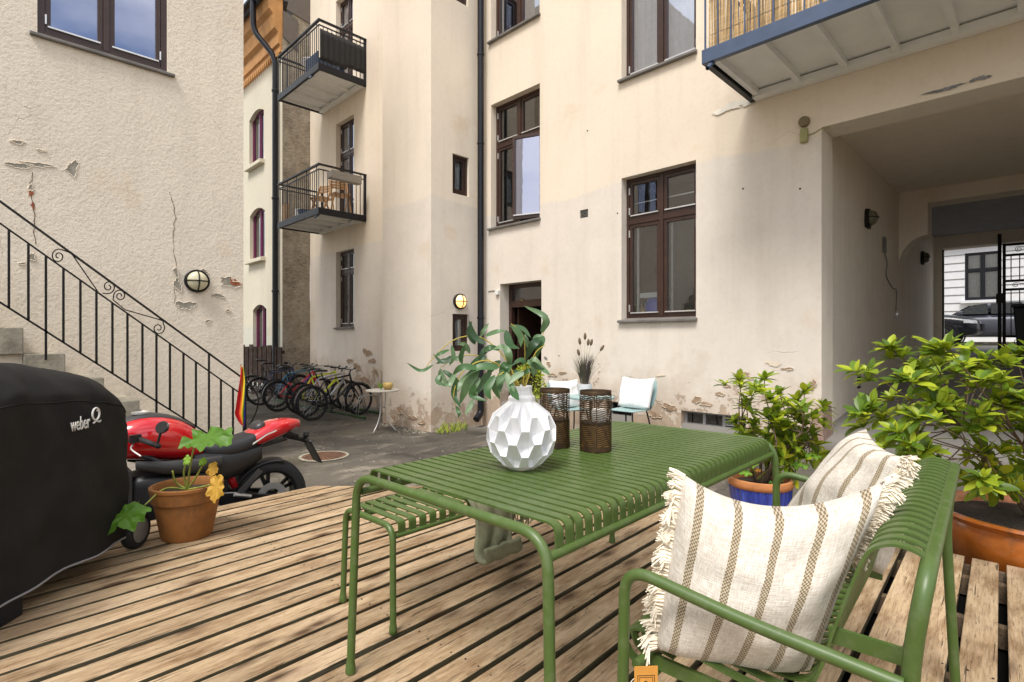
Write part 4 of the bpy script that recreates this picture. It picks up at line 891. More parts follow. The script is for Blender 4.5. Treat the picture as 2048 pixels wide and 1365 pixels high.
def loft(secs, n=20, p=2.6):
    """secs: (x, y_centre, z_centre, half_w, half_h) rings along x"""
    rr = []
    for x, yc, zc, hw, hh in secs:
        ring = []
        for k in range(n):
            a = 2*math.pi*k/n; c_, s_ = math.cos(a), math.sin(a)
            ring.append((x, yc+hw*math.copysign(abs(c_)**(2/p), c_), zc+hh*math.copysign(abs(s_)**(2/p), s_)))
        rr.append(ring)
    return rr
def car(loc, rz, paint, label, hood_first=True):
    """passenger car, length along local X (front = +X), 4.5 m"""
    o = thing('parked_car', loc, label, 'car', rz)
    prof = [(2.25, .42, .62), (2.2, .36, .80), (1.9, .30, .95), (1.1, .28, 1.03), (.95, .28, 1.05), (0, .28, 1.06), (-1.2, .28, 1.06), (-1.9, .30, 1.04), (-2.2, .36, .98), (-2.27, .5, .75)]
    wd = [.62, .78, .86, .90, .91, .92, .92, .90, .84, .74]
    rr = []
    for (x, zl, zh), hw in zip(prof, wd):
        rr.append([(x, hw*sy_, z) for sy_, z in ((-.92, zl), (-1, zl+.12), (-1, zh-.16), (-.9, zh), (-.4, zh+.015), (.4, zh+.015), (.9, zh), (1, zh-.16), (1, zl+.12), (.92, zl))])
    b = MB().rings(rr).build('body', paint, o, smooth=True, angle=50); subsurf(b, 1)
    cab = [(1.02, 1.02, 1.045, .80), (.45, 1.03, 1.40, .72), (.1, 1.03, 1.50, .68), (-.7, 1.03, 1.53, .67), (-1.5, 1.03, 1.47, .66), (-1.95, 1.03, 1.25, .70), (-2.15, 1.0, 1.05, .74)]
    rr = [[(x, -.86 if False else -hw-.12*(1), zl), (x, -hw, zh-.03), (x, -hw*.6, zh), (x, hw*.6, zh), (x, hw, zh-.03), (x, hw+.12, zl)] for x, zl, zh, hw in cab]
    c2 = MB().rings(rr).build('cabin', paint, o, smooth=True, angle=50); subsurf(c2, 1)
    gm = M['carglass']
    for s_ in (-1, 1):
        for pts in ([(.88, 1.08), (.38, 1.40), (.0, 1.44), (-.02, 1.08)], [(-.10, 1.08), (-.08, 1.44), (-.85, 1.45), (-1.0, 1.08)], [(-1.08, 1.08), (-.95, 1.44), (-1.35, 1.41), (-1.62, 1.16)]):
            mb = MB(); P = []
            for x, z in pts: P.append((x, s_*(.80+.0+(1.44-z)*.27+.022), z))
            P2 = [(x, y-s_*.03, z) for x, y, z in P]; n = len(P)
            mb.add(P+P2, [tuple(range(n)), tuple(range(2*n-1, n-1, -1))] + [(k, (k+1) % n, n+(k+1) % n, n+k) for k in range(n)]); mb.build('side_window', gm, o)
        MB().b2((.55, s_*.93-.01, .88), (.68, s_*.93+.01, .91)).build('door_handle', paint, o); MB().b2((-.45, s_*.935-.01, .90), (-.28, s_*.935+.01, .93)).build('door_handle', paint, o)
        bevel(MB().b2((.62, s_*1.0-.1, 1.05), (.80, s_*1.0+.1, 1.19)).build('wing_mirror', paint, o), .03)
        hl = MB().hexa([(1.86, s_*.86-.06, .72), (2.15, s_*.70-.06, .70), (2.19, s_*.70+.06*s_, .70), (1.88, s_*.86+.035, .72), (1.86, s_*.84-.06, .84), (2.13, s_*.68-.06, .80), (2.16, s_*.70+.05*s_, .80), (1.88, s_*.86+.02, .84)]); bevel(hl.build('headlight', M['lamp_glass'], o), .015)
        MB().b2((-2.235, s_*.72-.13, .8), (-2.17, s_*.72+.13, .93)).build('tail_light', M['redlamp'], o)
        for xw in (1.38, -1.38):
            wy = s_*.80; wl_ = MB().lathe([(.22, -.11), (.315, -.11), (.335, -.08), (.335, .08), (.315, .11), (.22, .11)], 28, (xw, wy, .335), 'Y', False, False).build('wheel', M['tyre'], o, smooth=True, angle=40)
            hb = MB().lathe([(.225, s_*.07), (.21, s_*.10), (.0, s_*.09)], 24, (xw, wy, .335), 'Y', False, False)
            hb.build('rim', M['iron'], wl_, smooth=True)
            for k in range(5):
                a = R(72*k+18); sp_ = MB(); sp_.bar((xw+.03*math.cos(a), wy+s_*.112, .335+.03*math.sin(a)), (xw+.215*math.cos(a), wy+s_*.108, .335+.215*math.sin(a)), .045, .02, up=(0, 1, 0)); sp_.build('spoke', M['alu'], wl_)
            MB().lathe([(.39, s_*.115), (.36, s_*.13), (.345, s_*.10)], 28, (xw, wy, .335), 'Y', False, False).build('wheel_arch', M['tyre'], o, smooth=True)
    MB().b2((2.185, -.42, .50), (2.27, .42, .70)).build('grille', M['iron'], o)
    MB().hexa([(.99,-.70,1.07), (.99,.70,1.07), (.96,.70,1.06), (.96,-.70,1.06), (.50,-.62,1.395), (.50,.62,1.395), (.47,.62,1.39), (.47,-.62,1.39)]).build('windscreen', gm, o)
    MB().hexa([(-2.12,-.6,1.12), (-2.12,.6,1.12), (-2.09,.6,1.1), (-2.09,-.6,1.1), (-1.72,-.56,1.40), (-1.72,.56,1.40), (-1.68,.56,1.40), (-1.68,-.56,1.40)]).build('rear_window', gm, o)
    return o
M['carglass'] = pmat('tinted_car_glass', (.02, .024, .028), .06, spec=.8); M['lamp_glass'] = pmat('headlamp_glass', (.5, .52, .55), .12, spec=.8); M['redlamp'] = pmat('red_lamp', (.35, .01, .01), .2); M['tyre'] = pmat('black_rubber', (.014, .014, .015), .75, bump=.3, bs=40)
dark = pmat('black_blue_car_paint', (.006, .008, .014), .3, var=.05, coat=.3, spec=.4); silver = pmat('grey_car_paint', (.075, .08, .105), .35, metal=.3, var=.04, coat=.4)
car((-3.75, 22.6, gz(0, 22.6)+.004), R(0), dark, 'black car with its bonnet in the gateway opening, nearest the gate'); car((-1.5, 25.3, gz(0, 25)+.004), R(180), silver, 'grey hatchback parked across the street behind the black car')
# ---------------------------------------------------------------- timber deck, boards laid along local Y
TH = R(2.67)
deck = bpy.data.objects.new('deck', None); COL.objects.link(deck); deck.rotation_euler = (0, 0, TH); tag(deck, kind='structure')
ct, st2 = math.cos(TH), math.sin(TH)
def loc2(X, Y): return (X*ct+Y*st2, -X*st2+Y*ct)
LE = loc2(-4.33, 1.5)[0]; C1 = loc2(-4.345, 2.018); C2 = loc2(-2.475, 3.889); LEND = loc2(-.3, 3.96)[1]
def lend(b):
    if b < C1[0]: return C1[1]
    if b < C2[0]: return min(LEND, lerp(C1[1], C2[1], (b-C1[0])/(C2[0]-C1[0])))
    return LEND
M['deck_edge'] = wood('gap_shade_board_edge', (.085, .070, .038), (.12, .10, .055), (.05, .045, .022))  # board sides darkened in colour so the gaps between boards look shaded
random.seed(21); b = LE; pitch = .1425; k = 0
while b < 2.6:
    wd = pitch-.0300+random.uniform(-.002, .002); b1_ = b+wd; e0, e1 = lend(b)+random.uniform(-.004, .004), lend(b1_)+random.uniform(-.004, .004)
    y0 = -2.6+random.uniform(-.3, .3); dz = random.uniform(-.0025, .0015)
    cuts = [y0]
    if k % 3 == 1 and b < -1.6: cuts.append(random.uniform(-1.6, -.6))
    cuts.append(None)
    for i in range(len(cuts)-1):
        a = cuts[i]+(.003 if i else 0); z = cuts[i+1]
        ea, eb = (e0, e1) if z is None else (z-.003, z-.003)
        cx = (b+b1_)/2; cy = (a+ea)/2; t = .036; q = .003; h = wd/2
        ring = lambda y0_, y1_: [(-h, y0_, -t), (h, y1_, -t), (h, y1_, -q), (h-q, y1_, 0), (-h+q, y0_, 0), (-h, y0_, -q)]
        mb = MB().rings([[(x, y-cy, zz) for x, y, zz in ring(a, a)], [(x, y-cy, zz) for x, y, zz in ring(ea, eb)]])
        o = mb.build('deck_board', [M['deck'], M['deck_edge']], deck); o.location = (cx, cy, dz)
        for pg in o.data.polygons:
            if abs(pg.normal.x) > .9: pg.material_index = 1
    b += pitch; k += 1
jm = MB()
for i, yy_ in enumerate((-2.2, -1.6, -1.0, -.4, .2, .8, 1.4, 2.0, 2.6, 3.2, 3.75)):
    x0_ = LE+.05 if yy_ < C1[1]-.1 else lerp(C1[0], C2[0], min(1, (yy_-C1[1])/(C2[1]-C1[1])))+.12
    o = MB().b2((x0_, yy_-.024, -.13), (2.5, yy_+.024, -.0395)).build('joist', M['joist'], deck)
f = MB().b2((LE-.028, -2.6, -.2), (LE-.003, C1[1]-.02, -.032)); f.build('edge_board', M['joist'], deck)
MB().bar((C1[0]+.03, C1[1]-.03, -.11), (C2[0]+.03, C2[1]-.03, -.11), .025, .15).build('edge_board', M['joist'], deck)
MB().b2((C2[0], LEND-.06, -.2), (2.5, LEND-.035, -.032)).build('edge_board', M['joist'], deck)
mbr = MB().add([(LE+.06, -2.55, -.145), (2.45, -2.55, -.145), (2.45, LEND-.1, -.145), (C2[0]+.1, LEND-.1, -.145), (C1[0]+.1, C1[1]-.1, -.145)], [(0, 1, 2, 3, 4)]); mbr.build('gap_dark_sheet', pmat('black_gap_sheet', (.006, .006, .005), .95, spec=.1), deck, fix=False)  # black sheet added under the boards to make the gaps look dark
sc_ = MB().lathe([(.0045, 0), (.0035, .0012), (0, .0012)], 8).mesh('screw', M['iron'])
n = 0
for i, yy_ in enumerate((1.4, 2.0, 2.6, 3.75, .8)):
    bb = LE+.03; 
    while bb < 2.2:
        if lend(bb) > yy_+.03 and n < 280:
            for d in (.0, .07): link('screw', sc_, deck, loc=(bb+d, yy_+random.uniform(-.008, .008), .0003)); n += 1
        bb += pitch

# ---------------------------------------------------------------- slatted steel furniture
def slat_mesh(name, w, l, zt, zb, r, th, m, fall=0):
    """flat bar along X, length l, both ends rolled down to zb"""
    out = bend([(-l/2, 0, zb), (-l/2, 0, zt), (l/2, 0, zt), (l/2, 0, zb)], r, 8); rr = []
    P = [Vector(p) for p in out]
    for i, p in enumerate(P):
        t = (P[min(i+1, len(P)-1)]-P[max(i-1, 0)]).normalized(); nn = Vector((-t.z, 0, t.x))
        rr.append([p+Vector((0, -w/2, 0)), p+Vector((0, w/2, 0)), p+Vector((0, w/2, 0))-nn*th, p+Vector((0, -w/2, 0))-nn*th])
    return rr
def foot(par, x, y, r, z0=0):
    MB().lathe([(r*1.02, 0), (r*1.28, .003), (r*1.25, .022), (r*1.0, .045)], 14, (x, y, z0)).build('foot_cap', M['greend'], par, smooth=True, angle=50)

# dining table
T = thing('dining_table', (-1.365, 1.862, 0), 'olive green slatted steel dining table', 'table', R(1.7))
hw, hl = .45, .86; rt = .0148; zt = .742
for s_ in (-1, 1):
    y = s_*hl
    path = bend([(-hw-.025, y+s_*.012, .02), (-hw, y, zt-rt), (hw, y, zt-rt), (hw+.025, y+s_*.012, .02)], .095, 10)
    MB().tube(path, rt, 16).build('end_frame', M['green'], T, smooth=True, angle=60)
    for x in (-hw-.025, hw+.025): foot(T, x, y+s_*.012, rt)
zb = .668
for x in (-hw+.012, hw-.012):
    MB().tube([(x, -hl+.012, zb), (x, hl-.012, zb)], .0135, 14).build('side_rail', M['green'], T, smooth=True, angle=60)
sr_ = MB().rings(slat_mesh('slat', .0305, 2*hw-.018, zt+.004, zb+.010, .085, .006, None)); sme = sr_.mesh('slat', M['green'])
nsl = 37
for k in range(nsl): 
    o = link('slat', sme, T, loc=(0, lerp(-hl+.062, hl-.062, k/(nsl-1)), 0))
    if k == 0: 
        bm = bmesh.new(); bm.from_mesh(sme); bmesh.ops.recalc_face_normals(bm, faces=bm.faces); bm.to_mesh(sme); bm.free()
for y in (-.3, .3): MB().b2((-hw+.02, y-.02, zb-.012), (hw-.02, y+.02, zb-.006)).build('cross_strap', M['green'], T)

# backless bench behind the table
B = thing('garden_bench', (-2.15, 1.845, 0), 'small backless olive green slatted bench behind the table', 'bench', R(2.0))
hw, hl, rt, zt = .187, .615, .0135, .452
for s_ in (-1, 1):
    y = s_*hl; MB().tube(bend([(-hw-.014, y+s_*.008, .02), (-hw, y, zt-rt), (hw, y, zt-rt), (hw+.014, y+s_*.008, .02)], .065, 10), rt, 14).build('end_frame', M['green'], B, smooth=True, angle=60)
    for x in (-hw-.014, hw+.014): foot(B, x, y+s_*.008, rt)
for x in (-hw+.01, hw-.01): MB().tube([(x, -hl+.01, .392), (x, hl-.01, .392)], .0105, 12).build('side_rail', M['green'], B, smooth=True, angle=60)
sme = MB().rings(slat_mesh('slat', .036, 2*hw-.014, zt+.003, .402, .055, .006, None)).mesh('slat', M['green'])
bm = bmesh.new(); bm.from_mesh(sme); bmesh.ops.recalc_face_normals(bm, faces=bm.faces); bm.to_mesh(sme); bm.free()
for k in range(21): link('slat', sme, B, loc=(0, lerp(-hl+.052, hl-.052, k/20), 0))

# sage throw over the backless bench
M['throw'] = pmat('sage_wool', (.20, .205, .125), .95, var=.15, vs=30, bump=.9, bs=260, bd=.003)
th = thing('throw_blanket', (-2.0, 1.8, .46), 'folded sage green woollen throw hanging off the backless bench', 'blanket', world_children=True)
prof = crv([(-2.25, .468), (-2.08, .470), (-1.965, .462), (-1.925, .40), (-1.918, .30), (-1.90, .20), (-1.86, .165), (-1.815, .20), (-1.80, .27)], 6)
grid = []
for i, p in enumerate([(q[0], q[1]) for q in [(v.x, v.y) for v in crv([(a, b, 0) for a, b in [(-2.25, .468), (-2.08, .470), (-1.965, .464), (-1.922, .41), (-1.915, .30), (-1.905, .215), (-1.865, .175), (-1.825, .20), (-1.815, .26)]], 6)]]):
    grid.append([(p[0]+.006*math.sin(j*.9+i*.2)*(1 if i > 12 else .25), lerp(1.66, 1.90, j/16)+.012*math.sin(i*.35), p[1]+.003*math.sin(j*1.7)) for j in range(17)])
o = MB().sheet(grid).build('cloth', M['throw'], th, smooth=True, fix=False); mo = o.modifiers.new('t', 'SOLIDIFY'); mo.thickness = .022; subsurf(o, 1)
g2 = [[(lerp(-2.28, -1.98, i/10)+(.03 if i > 8 else 0), lerp(1.9, 2.3, j/12), .47+.004*math.sin(i+j*.8)) for j in range(13)] for i in range(11)] + [[(-1.925+.004*math.sin(j), lerp(1.9, 2.3, j/12), .40-.05*i) for j in range(13)] for i in range(2)]
o = MB().sheet(g2).build('folded_cloth', M['throw'], th, smooth=True, fix=False); mo = o.modifiers.new('t', 'SOLIDIFY'); mo.thickness = .014
fr = MB(); random.seed(8)
for k in range(26):
    y = lerp(1.91, 2.29, k/25); x = -1.922; L = random.uniform(.07, .11)
    fr.tube([(x, y, .36), (x+random.uniform(-.008, .012), y+random.uniform(-.01, .01), .36-L*.5), (x+random.uniform(-.012, .015), y+random.uniform(-.012, .012), .36-L)], [.004, .003, .005], 5)
tag(fr.build('fringe', M['throw'], th), kind='stuff')

# ---------------------------------------------------------------- slatted bench with back and arms
A_n = Vector((-.754, 1.155)); ub = Vector((-.0610, .9981)); vb = Vector((.9981, .0610))
bch = thing('arm_bench', (A_n.x, A_n.y, 0), 'olive green slatted bench with backrest and armrests in front on the right', 'bench', math.atan2(vb.y, vb.x))
# local x = from seat front to back, local y = along the bench
LB = 1.295; rt = .0142
for i, y in enumerate((0, LB)):
    s_ = -1 if i == 0 else 1
    # front post, armrest and back post
    pth = bend([(-.012, y, .02), (0, y, .655), (.30, y+s_*-.0, .615), (.568, y if i == 0 else y-.09, .595)], .075, 9)
    MB().tube(pth, rt, 16).build('armrest', M['green'], bch, smooth=True, angle=60)
    foot(bch, -.012, y, rt)
# rear frame: leg, over the top, leg
pth = bend([(.60, .015, .02), (.572, .02, .60), (.600, .02, .80), (.600, LB-.10, .80), (.572, LB-.10, .60), (.60, LB-.10, .02)], .10, 10)
MB().tube(pth, rt*1.05, 16).build('back_frame', M['green'], bch, smooth=True, angle=60)
for y in (.015, LB-.10): foot(bch, .60, y, rt)
MB().tube([(.02, .02, .405), (.02, LB-.02, .405)], .012, 12).build('front_rail', M['green'], bch, smooth=True, angle=60)
for y in (.10, LB-.17):
    MB().bar((.0, y, .385), (.40, y, .378), .012, .035).build('seat_strap', M['green'], bch)
    MB().bar((.43, y, .60), (.572, y, .60), .010, .034).build('back_strap', M['green'], bch)
path = crv([(.045, 0, .355), (-.035, 0, .375), (-.055, 0, .43), (.0, 0, .462), (.12, 0, .452), (.28, 0, .432), (.36, 0, .436), (.405, 0, .50), (.44, 0, .62), (.475, 0, .735), (.50, 0, .797), (.54, 0, .822), (.58, 0, .818), (.602, 0, .803)], 5)
rr = []; P = path
for i, p in enumerate(P):
    t = (P[min(i+1, len(P)-1)]-P[max(i-1, 0)]).normalized(); nn = Vector((-t.z, 0, t.x)); w_ = .0128
    rr.append([p+Vector((0, -w_, 0)), p+Vector((0, w_, 0)), p+Vector((0, w_, 0))-nn*.006, p+Vector((0, -w_, 0))-nn*.006])
sme = MB().rings(rr).mesh('slat', M['green'], True); bm = bmesh.new(); bm.from_mesh(sme); bmesh.ops.recalc_face_normals(bm, faces=bm.faces); bm.to_mesh(sme); bm.free()
try: sme.set_sharp_from_angle(angle=R(50))
except Exception: pass
for k in range(22): link('slat', sme, bch, loc=(0, lerp(.095, LB-.18, k/21), 0))

# ---------------------------------------------------------------- cushions
def clothmat():
    t = NT('cream_slub_cloth'); u = t.new('ShaderNodeUVMap'); x, y, z = t.sep(u.outputs[0])
    def stripes(n, wdt, off):
        f = t.math('FRACT', t.math('ADD', t.math('MULTIPLY', x, n), off)); return t.math('LESS_THAN', t.math('ABSOLUTE', t.math('SUBTRACT', f, .5)), wdt)
    s_ = stripes(5, .105, 0)
    nv = t.new('ShaderNodeMapping'); nv.inputs['Scale'].default_value = (110, 96, 1); t.lk(u.outputs[0], nv.inputs[0])
    ck = t.new('ShaderNodeTexChecker'); ck.inputs['Scale'].default_value = 1.0; ck.inputs['Color1'].default_value = (.16, .12, .070, 1); ck.inputs['Color2'].default_value = (.47, .40, .29, 1)
    dn = t.new('ShaderNodeTexNoise'); dn.inputs['Scale'].default_value = .9; t.lk(nv.outputs[0], dn.inputs['Vector']); dv = t.new('ShaderNodeVectorMath', operation='ADD'); t.lk(nv.outputs[0], dv.inputs[0]); t.lk(dn.outputs[1], dv.inputs[1]); t.lk(dv.outputs[0], ck.inputs[0])
    wv = t.new('ShaderNodeMapping'); wv.inputs['Scale'].default_value = (14, 160, 1); t.lk(u.outputs[0], wv.inputs[0]); n1 = t.noise(wv.outputs[0], 1.0, 4, .6)
    wv2 = t.new('ShaderNodeMapping'); wv2.inputs['Scale'].default_value = (170, 16, 1); t.lk(u.outputs[0], wv2.inputs[0]); n2 = t.noise(wv2.outputs[0], 1.0, 4, .6)
    base = t.mix(t.ramp(t.math('MULTIPLY', t.math('ADD', n1, n2), .5), [(.38, 0), (.62, 1)]), (.47, .41, .33), (.74, .70, .63))
    c = t.mix(s_, base, ck.outputs[0])
    h = t.math('ADD', n1, n2); h = t.math('ADD', h, t.math('MULTIPLY', s_, .6))
    t.set(Base_Color=c, Roughness=.95, Specular_IOR_Level=.1, Sheen_Weight=.15, Normal=t.bump(h, .5, .003)); return t.m
M['cushion_cloth'] = clothmat(); M['fringe'] = pmat('cream_fringe_yarn', (.80, .72, .58), .95, var=.15, vs=40)
def pillow(name, corners, thick, label, sag=(0, 0, 0, 0), fringe=('l', 'r'), mat=None, n=26, flip=1, group=None, droop=.0, pinch=.35, cat='cushion', frl=.045, seed=1, mids=None, frr=1.0):
    """corners bl, br, tr, tl in world space; the two faces bulge from the seam"""
    bl, br, tr, tl = [Vector(c) for c in corners]; ctr = (bl+br+tr+tl)/4
    o = thing(name, (ctr.x, ctr.y, min(c.z for c in (bl, br, tr, tl))), label, cat, group=group, world_children=True)
    N = (br-bl).cross(tl-bl).normalized()*flip
    def mid(u, v):
        p = bl.lerp(br, u).lerp(tl.lerp(tr, u), v)
        # pull edges inward between corners
        ex = (tr-tl).normalized(); ez = (tl-bl).normalized()
        p = p + (ctr-p)*0
        su, sv = 4*u*(1-u), 4*v*(1-v)
        p -= ez*(sag[0]*su*sm(v) ) ; p += ez*(sag[1]*su*sm(1-v)); p += ex*(sag[2]*sv*sm(1-u)); p -= ex*(sag[3]*sv*sm(u))
        p += N*(droop*su)
        return p
    verts, faces, uvs = [], [], []
    random.seed(seed)
    def prof(u, v):
        a = max(0, 1-abs(2*u-1)**2.6); b = max(0, 1-abs(2*v-1)**2.6); return (a*b)**.47
    for side in (1, -1):
        off = len(verts)
        for j in range(n+1):
            for i in range(n+1):
                u, v = i/n, j/n; p = mid(u, v); h = thick*prof(u, v)
                w_ = noise.noise(Vector((u*3.1+seed, v*3.3, side)))*.028 + noise.noise(Vector((u*7+seed, v*6, side*2)))*.012 + noise.noise(Vector((u*17+seed, v*5, side*3)))*.004
                verts.append(p+N*side*(h+w_*prof(u, v))); uvs.append((u, v))
        for j in range(n):
            for i in range(n):
                q = (off+j*(n+1)+i, off+j*(n+1)+i+1, off+(j+1)*(n+1)+i+1, off+(j+1)*(n+1)+i); faces.append(q if side == 1 else q[::-1])
    me = bpy.data.meshes.new('cover'); me.from_pydata([tuple(v) for v in verts], [], faces); me.materials.append(mat or M['cushion_cloth'])
    uv = me.uv_layers.new(name='UVMap')
    for l in me.loops: uv.data[l.index].uv = uvs[l.vertex_index]
    me.polygons.foreach_set('use_smooth', [True]*len(me.polygons))
    bm = bmesh.new(); bm.from_mesh(me); bmesh.ops.remove_doubles(bm, verts=bm.verts, dist=.0004); bmesh.ops.recalc_face_normals(bm, faces=bm.faces); bm.to_mesh(me); bm.free()
    link('cover', me, o)
    for e in fringe:
        f_ = MB(); ncl = 40
        for k in range(ncl):
            vc = (k+random.uniform(.1, .9))/ncl; vc = vc if e == 'l' else 1-vc*frr; u = 0 if e == 'l' else 1
            d = (mid(0, vc)-mid(.08, vc)).normalized() if e == 'l' else (mid(1, vc)-mid(.92, vc)).normalized()
            dirc = (d+Vector([random.uniform(-.55, .55) for _ in range(3)])+Vector((0, 0, -.35))).normalized(); Lc = frl*random.uniform(.65, 1.15)
            for j in range(17):
                p = mid(u, max(0, min(1, vc+random.gauss(0, .009))))+N*random.gauss(0, .004); dd = (dirc+Vector([random.gauss(0, .16) for _ in range(3)])).normalized(); L = Lc*random.uniform(.75, 1.1)
                f_.tube([p-d*.006, p+(d*.5+dd*.5)*L*.5, p+dd*L+Vector((0, 0, -.006))], [.0030, .0026, .0017], 4)
        tag(f_.build('fringe', M['fringe'], o), kind='stuff')
    return o
def cw(cx, cy, z): s_ = math.sqrt(.5); return (s_*(cx-cy), s_*(cx+cy), z)
def pxd(x, y, d): return cw((x-1024)/1075*d, d, H-(y-680)/1075*d)
# ---------------------------------------------------------------- cushions on the arm bench
pillow('striped_cushion', (pxd(1308, 1300, 1.385), pxd(1622, 1345, 1.30), pxd(1778, 958, 1.265), pxd(1366, 948, 1.41)), .140, 'cream cushion with brown woven stripes and fringe, nearest on the arm bench', sag=(.075, .0, .0, .02), seed=2, flip=-1, frl=.042, frr=.42)
pillow('striped_cushion', (pxd(1545, 1062, 2.08), pxd(1765, 1150, 1.60), pxd(1808, 915, 1.58), pxd(1732, 858, 1.92)), .105, 'cream striped cushion leaning behind the nearer one on the arm bench', sag=(.02, 0, 0, 0), seed=5, flip=-1, frl=.045, fringe=('r',), frr=.6)
tg = thing('swing_tag', pxd(1292, 1345, 1.22), 'orange cardboard swing tag hanging from the nearest striped cushion', 'tag', R(45)+.06)
M['tagc'] = pmat('orange_card', (.60, .27, .045), .8, var=.1, vs=40); M['ink'] = pmat('dark_ink', (.03, .02, .012), .8)
MB().b2((-.027, -.0006, -.075), (.027, .0006, .014)).build('card', M['tagc'], tg)
for a, b in (((-.020, -.07), (-.0188, -.006)), ((.0188, -.07), (.020, -.006)), ((-.020, -.0072), (.020, -.006)), ((-.0155, -.07), (-.0146, -.0105)), ((.0146, -.07), (.0155, -.0105)), ((-.0155, -.0113), (.0155, -.0105))):
    MB().b2((a[0], -.0012, a[1]), (b[0], -.00065, b[1])).build('printed_line', M['ink'], tg)
def textmesh(txt, size, m, par, loc, rot, name='lettering', sx=1, ext=.0006, align='LEFT', shear=0):
    cu = bpy.data.curves.new('t', 'FONT'); cu.body = txt; cu.size = size; cu.extrude = ext; cu.align_x = align; cu.shear = shear; cu.resolution_u = 3
    t_ = bpy.data.objects.new('t', cu); COL.objects.link(t_); dg = bpy.context.evaluated_depsgraph_get(); dg.update()
    me = bpy.data.meshes.new_from_object(t_.evaluated_get(dg)); bpy.data.objects.remove(t_); me.materials.clear(); me.materials.append(m)
    return link(name, me, par, loc=loc, rot=rot, scale=(sx, 1, 1))
textmesh('2', .022, M['ink'], tg, (0, -.001, -.034), (R(90), 0, 0), align='CENTER')
MB().tube(crv([(0, .002, .006), (-.018, .004, -.01), (-.035, .006, -.03), (-.03, .004, -.075)]), .0008, 4).build('string', M['fringe'], tg)

# ---------------------------------------------------------------- on the table
ZT = .748
def porcelain():
    t = NT('matt_white_ceramic'); t.set(Base_Color=t.ramp(t.noise(t.map(), 12, 3), [(.3, (.72, .72, .735)), (.7, (.78, .78, .79))]), Roughness=.42, Normal=t.bump(t.noise(t.map(), 60, 3), .05, .002)); return t.m
M['ceramic'] = porcelain()
V = thing('ceramic_vase', (-1.385, 1.435, ZT), 'white ceramic vase with faceted honeycomb body on the table', 'vase')
N = 9; nr = 6
def Rv(z): return math.sqrt(max(.0016, .133**2-(min(z, .25)-.124)**2))
zr = [.016+.0460*j for j in range(nr)]
mb = MB(); idx = {}
def vv(j, k, e):
    key = (j, k % N, e)
    if key not in idx:
        a = 2*math.pi*(k+.5*(j % 2)+e*.155)/N; r = Rv(zr[j])*(1.0 if j not in (0, nr-1) else .96); mb.v.append((r*math.cos(a), r*math.sin(a), zr[j])); idx[key] = len(mb.v)-1
    return idx[key]
for j in range(-1, nr-1):
    for k in range(N):
        # cell: top edge on ring j+2, sides on ring j+1, bottom edge on ring j
        if j < 0 or j+2 > nr-1: continue
        kl, kr = (k-1, k) if (j % 2 == 0) else (k, k+1)
        bL, bR = vv(j, k, -1), vv(j, k, 1); tL, tR = vv(j+2, k, -1), vv(j+2, k, 1); sL, sR = vv(j+1, kl, 1), vv(j+1, kr, -1)
        zc = zr[j+1]*.55+zr[j]*.45
        cs = []
        for e in (-1, 1):
            a = 2*math.pi*(k+.5*(j % 2)+e*.22)/N; r = Rv(zc)*.68; mb.v.append((r*math.cos(a), r*math.sin(a), zc)); cs.append(len(mb.v)-1)
        cL, cR = cs
        mb.f += [(bL, bR, cR, cL), (cL, cR, tR, tL), (bL, cL, sL), (cL, tL, sL), (bR, sR, cR), (cR, sR, tR)]
# close the bottom and top rows
lo = [vv(0, k, e) for k in range(N) for e in (-1, 1)]; l1 = []
for k in range(N):
    kk = k; a, b = vv(0, k, 1), vv(0, k+1, -1); mb.f.append((a, b, vv(1, k, 1), vv(1, k, -1)))
rb = []
for i, q in enumerate(lo):
    x, y, z = mb.v[q]; s_ = .050/math.hypot(x, y); mb.v.append((x*s_, y*s_, 0.0)); rb.append(len(mb.v)-1)
n2 = len(lo)
for i in range(n2): mb.f.append((lo[i], rb[i], rb[(i+1) % n2], lo[(i+1) % n2]))
mb.f.append(tuple(rb))
tj = nr-1; hi = [vv(tj, k, e) for k in range(N) for e in (-1, 1)]
for k in range(N):
    a, b = vv(tj, k, 1), vv(tj, k+1, -1); kk = k if (tj % 2) == 0 else k+1
    mb.f.append((a, b, vv(tj-1, kk, 1), vv(tj-1, kk, -1)))
prev = hi
for r_, z_ in ((.050, .262), (.041, .272), (.0385, .286), (.039, .304), (.034, .304), (.033, .27)):
    cur = []
    for q in hi:
        x, y, z = mb.v[q]; s_ = r_/math.hypot(x, y); mb.v.append((x*s_, y*s_, z_)); cur.append(len(mb.v)-1)
    for i in range(n2): mb.f.append((prev[i], cur[i], cur[(i+1) % n2], prev[(i+1) % n2]))
    prev = cur
mb.f.append(tuple(prev)); V.rotation_euler = (0, 0, .35)
bevel(mb.build('body', M['ceramic'], V), .0022, 2)

